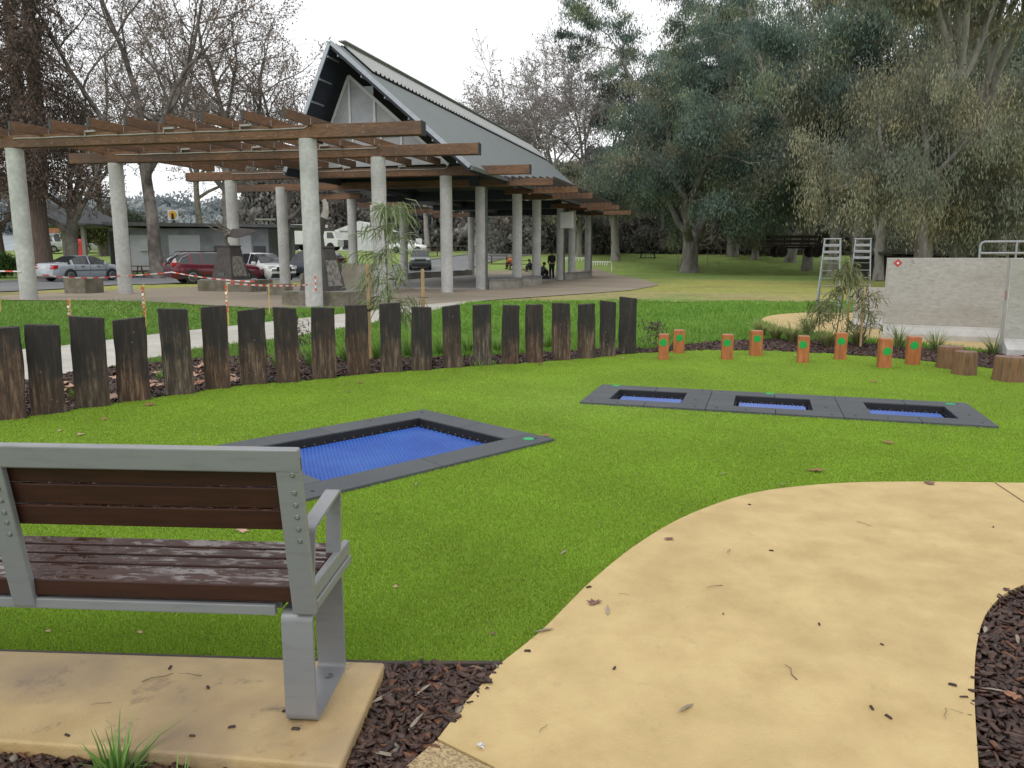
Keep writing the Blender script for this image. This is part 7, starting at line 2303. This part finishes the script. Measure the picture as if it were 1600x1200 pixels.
# ------------------------------------------------------------------ people
def skin_obj(name, verts, edges, radii, m, parent, root=0, sub=2):
    me = bpy.data.meshes.new(name); me.from_pydata(verts, edges, []); me.materials.append(m)
    o = bpy.data.objects.new(name, me); link(o, parent)
    o.modifiers.new('skin', 'SKIN')
    if not me.skin_vertices:
        with bpy.context.temp_override(object=o, active_object=o, selected_objects=[o]):
            try: bpy.ops.mesh.customdata_skin_add()
            except Exception: pass
    sv = me.skin_vertices[0].data
    for i, r in enumerate(radii):
        sv[i].radius = (r, r) if not isinstance(r, tuple) else r
    sv[root].use_root = True
    s = o.modifiers.new('sub', 'SUBSURF'); s.levels = sub; s.render_levels = sub
    o.modifiers['skin'].use_smooth_shade = True
    return o
M_SKIN = mat('skin_tone', (.42, .26, .19), (.48, .31, .23), scale=20, rough=.55)
def person(label, loc, rz, J, jacket, trousers, hair, shoes=None):
    """J: joints; the body is one surface, clothing and hair lie over it"""
    t = thing('person', label, 'person', loc, rz)
    names = ['pel', 'waist', 'chest', 'neck', 'headb', 'headt', 'shL', 'elL', 'haL', 'shR', 'elR', 'haR', 'hipL', 'knL', 'anL', 'toL', 'hipR', 'knR', 'anR', 'toR']
    ix = {n: i for i, n in enumerate(names)}
    E_ = [('pel', 'waist'), ('waist', 'chest'), ('chest', 'neck'), ('neck', 'headb'), ('headb', 'headt'), ('chest', 'shL'), ('shL', 'elL'), ('elL', 'haL'), ('chest', 'shR'), ('shR', 'elR'), ('elR', 'haR'),
          ('pel', 'hipL'), ('hipL', 'knL'), ('knL', 'anL'), ('anL', 'toL'), ('pel', 'hipR'), ('hipR', 'knR'), ('knR', 'anR'), ('anR', 'toR')]
    rad = dict(pel=.12, waist=.115, chest=.125, neck=.055, headb=.085, headt=.085, shL=.06, elL=.045, haL=.035, shR=.06, elR=.045, haR=.035, hipL=.085, knL=.06, anL=.042, toL=.035, hipR=.085, knR=.06, anR=.042, toR=.035)
    skin_obj('body', [J[n] for n in names], [(ix[a], ix[b]) for a, b in E_], [rad[n] for n in names], M_SKIN, t)
    def sub_(name, ns, grow_, m):
        ii = {n: i for i, n in enumerate(ns)}
        ee = [(ii[a], ii[b]) for a, b in E_ if a in ii and b in ii]
        skin_obj(name, [J[n] for n in ns], ee, [rad[n] * grow_ + .012 for n in ns], m, t)
    sub_('jacket', ['pel', 'waist', 'chest', 'neck', 'shL', 'elL', 'haL', 'shR', 'elR', 'haR'], 1.12, jacket)
    sub_('trousers', ['pel', 'hipL', 'knL', 'anL', 'hipR', 'knR', 'anR'], 1.1, trousers)
    for s in 'LR':
        a, b = Vector(J['an' + s]), Vector(J['to' + s])
        mb = MB(); mb.tube([a + Vector((0, 0, -.05)), a.lerp(b, .5) + Vector((0, 0, -.02)), b], [.055, .052, .038], n=10); mb.build('shoe', shoes or M_TRIM, t, smooth=True)
    h0, h1 = Vector(J['headb']), Vector(J['headt'])
    c = h0.lerp(h1, .6); up = (h1 - h0).normalized()
    mb = MB()
    for i in range(6):
        pass
    mb.lathe([(.112, -.06), (.116, 0), (.105, .06), (.07, .105), (0, .122)], n=14)
    o = mb.build('hair', hair, t, smooth=True); o.location = c + Vector((0, -.022, .012))
    mb = MB(); mb.tube([c + Vector((0, .075, -.01)), c + Vector((0, .115, -.05))], [.012, .016], n=6); mb.build('nose', M_SKIN, t, smooth=True)
    mb = MB()
    for s in (-1, 1):
        mb.box((c.x + s * .035, c.y + .083, c.z + .012), (.022, .012, .012))
    mb.build('eyes', M_TRIM, t)
    return t
M_DKC = mat('black_jacket', (.012, .013, .017), (.02, .021, .026), scale=10, rough=.85)
M_DKT = mat('dark_trousers', (.014, .014, .018), (.022, .022, .026), scale=10, rough=.85)
M_HAIR = mat('dark_hair', (.015, .011, .009), (.025, .018, .014), scale=30, rough=.6)
STAND = dict(pel=(0, 0, .95), waist=(0, 0, 1.1), chest=(0, 0, 1.32), neck=(0, .01, 1.48), headb=(0, .03, 1.56), headt=(0, .03, 1.68), shL=(-.19, 0, 1.40), elL=(-.22, .02, 1.14), haL=(-.17, .17, 1.0), shR=(.19, 0, 1.40), elR=(.22, .02, 1.14), haR=(.17, .16, .98),
             hipL=(-.09, 0, .88), knL=(-.10, .02, .50), anL=(-.10, -.02, .08), toL=(-.11, .14, .04), hipR=(.09, 0, .88), knR=(.10, .03, .50), anR=(.11, .0, .08), toR=(.13, .15, .04))
SITJ = dict(pel=(0, 0, .30), waist=(0, .02, .44), chest=(0, .10, .64), neck=(0, .17, .78), headb=(0, .21, .85), headt=(0, .23, .96), shL=(-.18, .1, .70), elL=(-.24, .28, .50), haL=(-.1, .42, .46), shR=(.18, .1, .70), elR=(.24, .28, .50), haR=(.1, .42, .46),
            hipL=(-.1, .04, .28), knL=(-.13, .42, .46), anL=(-.12, .38, .07), toL=(-.13, .52, .04), hipR=(.1, .04, .28), knR=(.13, .42, .46), anR=(.12, .38, .07), toR=(.13, .52, .04))
q = G(862, 436.5)
person('person in black jacket and trousers standing with their back turned by a pavilion column', (q.x, q.y, -.0), R(20), STAND, M_DKC, M_DKT, M_HAIR)
q = G(846, 434)
person('person in dark clothes crouching on the ground beside the standing person', (q.x, q.y + .1, 0.0), R(-70), SITJ, mat('grey_stripe_jacket', (.05, .052, .058), (.2, .2, .21), scale=30, rough=.85), M_DKT, M_HAIR)
q = GT(799, 420)
SIT2 = {k: (v[0], v[1], v[2] + .12) for k, v in SITJ.items()}
SIT2.update(anL=(-.12, .44, .07), toL=(-.13, .58, .04), anR=(.12, .44, .07), toR=(.13, .58, .04))
seat_o = thing('garden_stool', 'small low seat under the person in orange', 'stool', (q.x, q.y, q.z), 0)
mb = MB(); mb.box((0, 0, .27), (.4, .36, .05)); mb.build('seat', M_SLAT, seat_o)
for s in (-1, 1):
    mb = MB(); mb.box((s * .15, 0, .12), (.05, .3, .26)); mb.build('leg', M_SLAT, seat_o)
person('person in bright orange top sitting beyond the pavilion', (q.x, q.y, q.z), R(60), SIT2, mat('orange_top', (.75, .17, .06), (.8, .22, .09), scale=10, rough=.8), M_DKT, mat('fair_hair', (.3, .18, .09), rough=.6))
q = GT(830, 424)
person('person in dark top sitting low behind the pavilion column', (q.x, q.y, q.z - .02), R(110), SITJ, M_DKC, M_DKT, M_HAIR)
# bag on the ground
q = G(852, 437)
bg = thing('dark_bag', 'black bag lying on the ground by the crouching person', 'bag', (q.x, q.y - .15, 0), R(20))
mb = MB(); mb.box((0, 0, .14), (.5, .28, .28), taper=.8); mb.build('body', M_DKT, bg, bevel=.06)
mb = MB(); mb.tube([(-.12, 0, .26), (-.06, 0, .36), (.06, 0, .36), (.12, 0, .26)], .015, n=6); mb.build('handle', M_TRIM, bg, smooth=True)

# ------------------------------------------------------------------ bike racks, round seat frame, wagon, fence
def bike_rack(label, p, rz, L, n):
    t = thing('bike_rack', label, 'bike rack', p, rz, 'white bike racks beside the pavilion')
    H_ = .78
    mb = MB(); mb.tube([(0, 0, -.05), (0, 0, H_ - .12), (.04, 0, H_ - .04), (.12, 0, H_), (L - .12, 0, H_), (L - .04, 0, H_ - .04), (L, 0, H_ - .12), (L, 0, -.05)], .035, n=8); mb.build('frame', M_WHITE, t, smooth=True)
    for k in range(n):
        x = .3 + (L - .6) * k / (n - 1)
        mb = MB(); mb.tube([(x, 0, H_), (x - .06, -.22, H_ - .08), (x - .10, -.30, H_ - .25), (x - .04, -.15, H_ - .36)], .024, n=6); mb.build('hook', M_WHITE, t, smooth=True)
q = G(925, 427.5); bike_rack('white bike rack just beyond the last pavilion column, at the path', (q.x - .1, q.y + .3, T(q.x, q.y)), R(-8), 1.75, 7)
q = G(880, 424); bike_rack('white bike rack partly hidden by the last pavilion columns', (q.x - .6, q.y - 5, T(q.x, q.y - 5)), R(-6), 2.6, 8)
q = GT(1012, 403.5)
rs = thing('swing_seat_frame', 'thin dark round-sided seat frame with a little table standing on the lawn', 'play frame', q, R(4))
dep = q.y; RR = 17 / 1200 * dep
mb = MB()
for s in (-1, 1):
    mb.tube([(s * RR * math.cos(a), 0, 0.28 + RR * .78 + RR * .85 * math.sin(a)) for a in np.linspace(-1.1, .9, 12)], .028, n=6)
mb.tube([(-RR * .62, 0, .28 + RR * 1.44), (RR * .62, 0, .28 + RR * 1.44)], .02, n=6)
mb.tube([(-RR * .8, 0, .05), (RR * .8, 0, .05)], .03, n=6); mb.build('hoop', M_TRIM, rs, smooth=True)
for s in (-1, 1):
    mb = MB(); mb.box((s * RR * .62, 0, .48), (RR * .45, .5, .05)); mb.box((s * RR * .62, 0, .25), (.06, .3, .5)); mb.build('seat', M_TRIM, rs)
mb = MB(); mb.tube([(-RR * .25, 0, .05), (-RR * .25, 0, .75), (RR * .25, 0, .75), (RR * .25, 0, .05)], .025, n=6); mb.build('table', M_TRIM, rs)
# wooden wagon
q = GT(1240, 402)
wg = thing('timber_wagon', 'old dark timber wagon with spoked wheels standing at the lawn edge', 'wagon', (D(1243, 402, 62).x, 62, D(1243, 402.5, 62).z), R(-3))
M_WG = mat('old_black_timber', (.028, .022, .019), (.055, .042, .034), scale=4, rough=.9)
mb = MB(); mb.box((0, 0, .98), (4.4, 1.5, .16)); mb.build('deck', M_WG, wg)
mb = MB(); mb.bar((-2.6, 0, .78), (2.6, 0, .78), .18, .14); mb.build('beam', M_WG, wg)
mb = MB()
for s in (-1, 1):
    mb.box((0, s * .78, 1.28), (4.4, .06, .22)); mb.box((0, s * .78, 1.62), (4.4, .06, .2))
    for x in (-2.1, -.7, .7, 2.1):
        mb.box((x, s * .82, 1.35), (.08, .05, .8))
mb.build('side_rails', M_WG, wg)
for x in (-1.35, 1.35):
    for s in (-1, 1):
        w = bpy.data.objects.new('wheel', None); link(w, wg); w.location = (x, s * .85, .46)
        mb = MB(); mb.lathe([(.40, -.05), (.46, -.05), (.46, .05), (.40, .05), (.40, -.05)], n=24, axis='y'); mb.build('rim', M_WG, w)
        mb = MB()
        for k in range(10):
            a = 2 * PI * k / 10; mb.bar((0, 0, 0), (.41 * math.cos(a), 0, .41 * math.sin(a)), .05, .04, up=(0, 1, 0))
        mb.build('spokes', M_WG, w)
        mb = MB(); mb.lathe([(.09, -.1), (.09, .1), (0, .12)], n=12, axis='y'); mb.build('hub', M_WG, w)
# far fence along the lawn
M_FENCE = mat('fence_timber', (.05, .042, .036), (.09, .075, .062), scale=5, rough=.9)
fp = [(-14, 99), (0, 95), (14, 91), (28, 85), (40, 78), (50, 70)]
fo = thing('post_fence', 'low dark post and rail fence along the far edge of the lawn', 'fence', (fp[0][0], fp[0][1], 0), 0)
mb = MB(); mb2 = MB()
for a, b in zip(fp, fp[1:]):
    a, b = Vector(a), Vector(b)
    n = int((b - a).length / 2.4)
    for i in range(n):
        p = a.lerp(b, i / n); q2 = a.lerp(b, (i + 1) / n)
        mb2.box((p.x, p.y, T(p.x, p.y) + .35), (.14, .14, .9))
        mb.bar((p.x, p.y, T(p.x, p.y) + .68), (q2.x, q2.y, T(q2.x, q2.y) + .68), .08, .12)
o = mb.build('rail', M_FENCE, fo, local=False)
o = mb2.build('fence_posts', M_FENCE, fo, local=False); o['kind'] = 'stuff'
# dark shed behind the concrete wall
p = D(1500, 398, 46)
sh_ = thing('dark_shed', 'long low dark shed with small lit openings behind the concrete wall', 'shed', (p.x, 46, T(p.x, 46) + .1), R(-4))
mb = MB(); mb.box((0, 2.5, .6), (8.6, 5, 1.5)); mb.build('wall', mat('shed_dark', (.022, .020, .019), (.04, .036, .034), scale=3, rough=.9), sh_)
mb = MB(); mb.box((0, 2.2, 1.5), (9.6, 6.2, .14)); mb.build('roof', mat('shed_roof', (.04, .036, .033), (.07, .062, .056), scale=3, rough=.8), sh_)
for k, x in enumerate((-3.9, -3.4, -2.95, -1.2)):
    mb = MB(); mb.box((x + .6, -.02, .55), (.16, .05, .09)); mb.build('opening', M_WHITE, sh_)
# traffic sign and lamp poles far away
for px, pyt, pyb, Y, lab in ((420, 343, 395, 84, 'street lamp post with flat head beside the far white shed'), (844, 360, 392, 93, 'white sign post beyond the pavilion, behind the standing person'), (655, 374, 392, 94, 'small white sign post beyond the grey-green car')):
    b0 = D(px, pyb, Y); h = D(px, pyt, Y).z - T(b0.x, Y)
    nm = 'street_lamp' if 'lamp' in lab else 'road_sign'
    t = thing(nm, lab, 'lamp post' if 'lamp' in lab else 'sign', (b0.x, Y, T(b0.x, Y)), 0)
    mb = MB(); mb.tube([(0, 0, -.1), (0, 0, h)], .06, n=8); mb.build('pole', M_GALV, t, smooth=True)
    if nm == 'street_lamp':
        mb = MB(); mb.box((-.2, 0, h), (2.2, .5, .16)); mb.build('lamp_head', M_SHEDG, t, bevel=.04)
    else:
        mb = MB(); mb.box((0, -.08, h - .4), (.75, .05, 1.0)); mb.build('sign_face', M_WHITE, t, bevel=.02)
# thin goal posts on the lawn
for k, (px, pyb, pyt, lab) in enumerate(((1059, 423, 386, 'thin pale pole on the lawn beside the thick gum trunk, nearer the wagon'), (1105, 424, 388, 'thin pale pole on the lawn between the gum trunk and the wagon'), (1122, 424, 408, 'shortest thin pale pole on the lawn'))):
    b0 = GT(px, pyb); h = D(px, pyt, b0.y).z - b0.z
    t = thing('thin_pole', lab, 'pole', b0, 0)
    mb = MB(); mb.tube([(0, 0, -.1), (0, 0, h)], .025, n=6); mb.build('shaft', mat('pole_green', (.12, .14, .10), rough=.6), t, smooth=True)
    mb = MB(); mb.tube([(0, 0, h), (0, 0, h + .05)], .035, n=6); mb.build('cap', M_SHEDG, t, smooth=True)

# ------------------------------------------------------------------ fallen leaves and debris
def leaf_base(name, seed, cols):
    rg = random.Random(seed)
    prof = []
    lobes = [(0, 1.0), (18, .62), (30, .50), (48, .92), (66, .58), (80, .46), (100, .78), (125, .45), (150, .50), (172, .20)]
    pts = [(a, r) for a, r in lobes] + [(360 - a, r) for a, r in reversed(lobes) if a > 0]
    vs = [(0, 0, 0)]
    for a, r in pts:
        a_ = R(a); r *= rg.uniform(.9, 1.1)
        x, y = r * math.sin(a_), r * math.cos(a_)
        for f in (.5, 1.0):
            vs.append((x * f, y * f, .16 * (f * r) ** 2 * (1 + .9 * math.sin(a_ * 2 + seed)) + rg.uniform(-.03, .03) * f))
    n = len(pts)
    fs = []
    for k in range(n):
        a, b = 1 + 2 * k, 1 + 2 * ((k + 1) % n)
        fs += [(0, a, b), (a, a + 1, b + 1, b)]
    o = MB().add(vs, fs).build(name, mat('leaf_' + str(seed), cols[0], cols[1], scale=3, rough=.65, bump=.3, bscale=8), None, smooth=True, angle=60)
    return o
LEAFS = [leaf_base('fallen_leaf', 1, ((.20, .075, .032), (.36, .17, .09))), leaf_base('fallen_leaf', 2, ((.34, .19, .12), (.52, .33, .23))), leaf_base('fallen_leaf', 3, ((.13, .06, .045), (.24, .12, .09)))]
used = [False] * 3
def put_leaf(label, p, size, kind, group, tilt=.12, rzz=None):
    if used[kind]:
        o = LEAFS[kind].copy(); COL.objects.link(o)
    else:
        o = LEAFS[kind]; used[kind] = True
    o.location = p
    o.rotation_euler = (rnd.uniform(-tilt, tilt), rnd.uniform(-tilt, tilt), rnd.uniform(0, 6.28) if rzz is None else rzz)
    o.scale = (size, size * rnd.uniform(.7, 1.0), size)
    tag(o, label, 'fallen leaf', group)
GL = 'fallen leaves on the turf'
for px, py, sz_, k, lab in ((232, 634, .085, 0, 'large russet fallen leaf on the turf in front of the fourth sleeper'), (128, 681, .05, 1, 'pale brown fallen leaf on the turf behind the bench back'), (92, 675, .035, 1, 'small pale leaf on the turf near the pale brown leaf behind the bench'), (1274, 737, .075, 0, 'large orange-brown fallen leaf on open turf above the yellow path edge'),
                          (1388, 694, .055, 0, 'orange-brown fallen leaf on the turf below the last small trampoline'), (1366, 598, .06, 0, 'flat orange leaf on the turf in front of the orange posts'), (852, 683, .05, 0, 'russet leaf beside the corner of the large trampoline'), (562, 599, .06, 0, 'russet leaf on the turf in front of the tenth sleeper'),
                          (545, 614, .04, 2, 'dull brown leaf just in front of the russet leaf by the tenth sleeper'), (790, 572, .045, 1, 'pale leaf at the foot of the fourteenth sleeper'), (843, 570, .05, 2, 'curled brown leaf at the foot of the sixteenth sleeper'), (975, 561, .05, 1, 'pale leaf on the turf before the last sleepers'),
                          (163, 657, .045, 0, 'thin russet leaf on the turf left of the large russet leaf'), (697, 594, .035, 2, 'small grey-brown leaf in front of the twelfth sleeper'), (377, 832, .055, 1, 'brown leaf on the turf seen just above the bench seat'), (618, 921, .016, 1, 'small pale leaf on the turf to the open side of the bench'), (220, 992, .018, 1, 'small tan leaf on the turf under the bench'), (77, 990, .016, 1, 'small pale leaf under the bench, close to the slab edge'), (770, 995, .014, 2, 'small brown leaf on the turf above the mulch edge'), (1242, 557, .05, 1, 'pale leaf at the foot of the fifth orange post')):
    q = G(px, py); put_leaf(lab, (q.x, q.y, .012), sz_, k, GL)
q = G(1044, 846); put_leaf('reddish fallen leaf on the yellow path just inside its curved edge', (q.x, q.y, .016), .038, 2, None)
q = G(930, 948); put_leaf('large faded brown leaf on the yellow path near the turf edge', (q.x, q.y, .016), .045, 2, None)
q = G(1450, 759); put_leaf('flat brown leaf at the far edge of the yellow path', (q.x, q.y, .016), .05, 2, None)
q = G(1583, 1095); put_leaf('orange leaf lying on the dark mulch beside the yellow path', (q.x, q.y, .02), .042, 0, None)
q = G(40, 1180); put_leaf('orange leaf in the mulch in front of the bench slab', (q.x, q.y, .015), .025, 0, None)
lk = 0
while lk < 64:
    px, py = rnd.uniform(60, 480), rnd.uniform(575, 636)
    p = G(px, py)
    if not inside(bed_posts, p.x, p.y) or min((p - q_).length for q_ in post_line) < .16:
        continue
    lk += 1
    put_leaf('brown fallen leaf lying on the mulch behind the dark sleepers', (p.x, p.y + .05, .03), rnd.uniform(.07, .115), rnd.choice([0, 1, 1, 1]), 'fallen leaves behind the sleepers', tilt=.4)
for k in range(36):
    p = G(rnd.uniform(1000, 1120), rnd.uniform(470, 478)) if k < 24 else G(rnd.uniform(870, 1000), rnd.uniform(480, 540))
    put_leaf('dry leaf on the lawn beyond the sleepers', (p.x, p.y, .0), rnd.uniform(.06, .1), rnd.choice([0, 1]), 'dry leaves on the lawn', tilt=.3)
# bark bits, gum leaves and twigs on the path and slab
M_BIT = mat('bark_bit', (.022, .014, .011), (.06, .038, .03), scale=30, rough=.7)
bits = [MB().box((0, 0, 0), (.034, .012, .008), taper=.7).build('bark_chip', M_BIT, bevel=.002)]
tb_ = MB(); tb_.tube([(-.06, 0, 0), (-.02, .012, .004), (.03, .004, .002), (.07, .02, 0)], [.0022, .002, .0018, .001], n=5); bits.append(tb_.build('twig', mat('twig_brown', (.13, .09, .06), (.2, .15, .1), scale=20, rough=.8), smooth=True))
gl = MB(); gl.add([(-.055, 0, 0), (-.02, .010, .003), (.02, .010, .004), (.06, .004, 0), (.02, -.006, .004), (-.02, -.008, .003)], [(0, 1, 5), (1, 2, 4, 5), (2, 3, 4)]); bits.append(gl.build('gum_leaf', mat('dry_gum_leaf', (.20, .16, .11), (.31, .26, .2), scale=10, rough=.6)))
bu = [False] * 3
def bit(kind, px, py, z, label, group, s=1.0):
    o = bits[kind]
    if bu[kind]:
        o = o.copy(); COL.objects.link(o)
    bu[kind] = True
    q = G(px, py, z)
    o.location = (q.x, q.y, z + .004)
    o.rotation_euler = (rnd.uniform(-.2, .2), rnd.uniform(-.1, .1), rnd.uniform(0, 6.28))
    o.scale = (s, s * rnd.uniform(.8, 1.3), s)
    tag(o, label, {0: 'bark chip', 1: 'twig', 2: 'gum leaf'}[kind], group)
for px, py in ((960, 1045), (1378, 1008), (1362, 1107), (1388, 1121), (1171, 789), (1488, 1071), (1503, 1090), (1552, 824), (920, 918), (1205, 861), (824, 1018), (1280, 976), (1509, 1090), (1130, 960), (1065, 800)):
    bit(0, px, py, .012, 'dark bark chip lying on the yellow path', 'bark chips on the yellow path', rnd.uniform(.4, .8))
for px, py in ((362, 1137), (266, 1044), (325, 1075), (446, 1112), (300, 1151), (462, 1140), (105, 1150)):
    bit(0, px, py, sz, 'dark bark chip lying on the bench slab', 'bark chips on the bench slab', rnd.uniform(.5, .85))
for px, py in ((1240, 1052), (1116, 917), (1137, 862), (975, 930), (1475, 1115), (1492, 1112), (850, 1140), (1350, 820)):
    bit(1, px, py, .012, 'thin twig lying on the yellow path', 'twigs on the yellow path', rnd.uniform(.3, .8))
for px, py in ((300, 1055), (245, 1062), (160, 1100), (435, 1108)):
    bit(1, px, py, sz, 'thin twig lying on the bench slab', 'twigs on the bench slab', rnd.uniform(.4, .7))
for px, py in ((1072, 1107), (850, 986), (950, 955)):
    bit(2, px, py, .012, 'long dry gum leaf on the yellow path', 'gum leaves on the yellow path', .75)
for px, py in ((598, 1092), (600, 1180), (650, 1130), (1540, 985), (1555, 1080), (660, 1080), (1590, 1000)):
    bit(2, px, py, .01, 'dry gum leaf lying on dark mulch', 'gum leaves on the mulch', 0.75)
for px, py in ((1224, 758), (1130, 741), (880, 864), (650, 757), (1560, 700)):
    bit(2, px, py, .008, 'grey gum leaf lying on the turf', 'gum leaves on the turf', 0.6)
# crumpled foil
q = G(752, 1175)
fo_ = MB()
rgf = random.Random(3)
vs = [(rgf.uniform(-.013, .013), rgf.uniform(-.013, .013), rgf.uniform(0, .014)) for _ in range(14)]
fo_.add(vs, [(i, (i + 3) % 14, (i + 7) % 14) for i in range(14)])
o = fo_.build('foil_scrap', mat('foil', (.75, .75, .78), rough=.3, metal=.3)); o.location = (q.x, q.y, .014)
tag(o, 'crumpled white foil scrap on the yellow path near the mulch', 'litter')

# ------------------------------------------------------------------ world, sun, camera
w = bpy.data.worlds.new('World'); scene.world = w; w.use_nodes = True
nt = w.node_tree; nt.nodes.clear()
out = nt.nodes.new('ShaderNodeOutputWorld'); bg_ = nt.nodes.new('ShaderNodeBackground')
sky = nt.nodes.new('ShaderNodeTexSky'); sky.sky_type = 'NISHITA'; sky.sun_disc = False
SE_, SR_ = R(48), R(200)
sky.sun_elevation = SE_; sky.sun_rotation = SR_
hs_ = nt.nodes.new('ShaderNodeHueSaturation'); hs_.inputs['Saturation'].default_value = 0.06
nt.links.new(sky.outputs[0], hs_.inputs['Color'])
mxw = nt.nodes.new('ShaderNodeMix'); mxw.data_type = 'RGBA'; mxw.inputs['Factor'].default_value = 0.72
nt.links.new(hs_.outputs[0], mxw.inputs['A']); mxw.inputs['B'].default_value = (14.2, 14.4, 14.7, 1)
nt.links.new(mxw.outputs['Result'], bg_.inputs['Color']); bg_.inputs['Strength'].default_value = 0.1
nt.links.new(bg_.outputs[0], out.inputs[0])
sd = bpy.data.lights.new('sun', 'SUN'); sd.energy = 0.9; sd.angle = R(25); sd.color = (1.0, 0.97, 0.93)
so = bpy.data.objects.new('sun', sd); link(so)
dv_ = Vector((math.sin(SR_) * math.cos(SE_), math.cos(SR_) * math.cos(SE_), math.sin(SE_)))
so.rotation_euler = dv_.to_track_quat('Z', 'Y').to_euler()
cd = bpy.data.cameras.new('camera'); cd.sensor_width = 36; cd.lens = 36 * CAM_F / 1600; cd.clip_start = 0.05; cd.clip_end = 3000
co = bpy.data.objects.new('camera', cd); link(co)
co.location = (0, 0, CAM_H); co.rotation_euler = (PI / 2 - CAM_P, 0, 0)
scene.camera = co
scene.view_settings.view_transform = 'Standard'; scene.view_settings.look = 'None'; scene.view_settings.exposure = 0
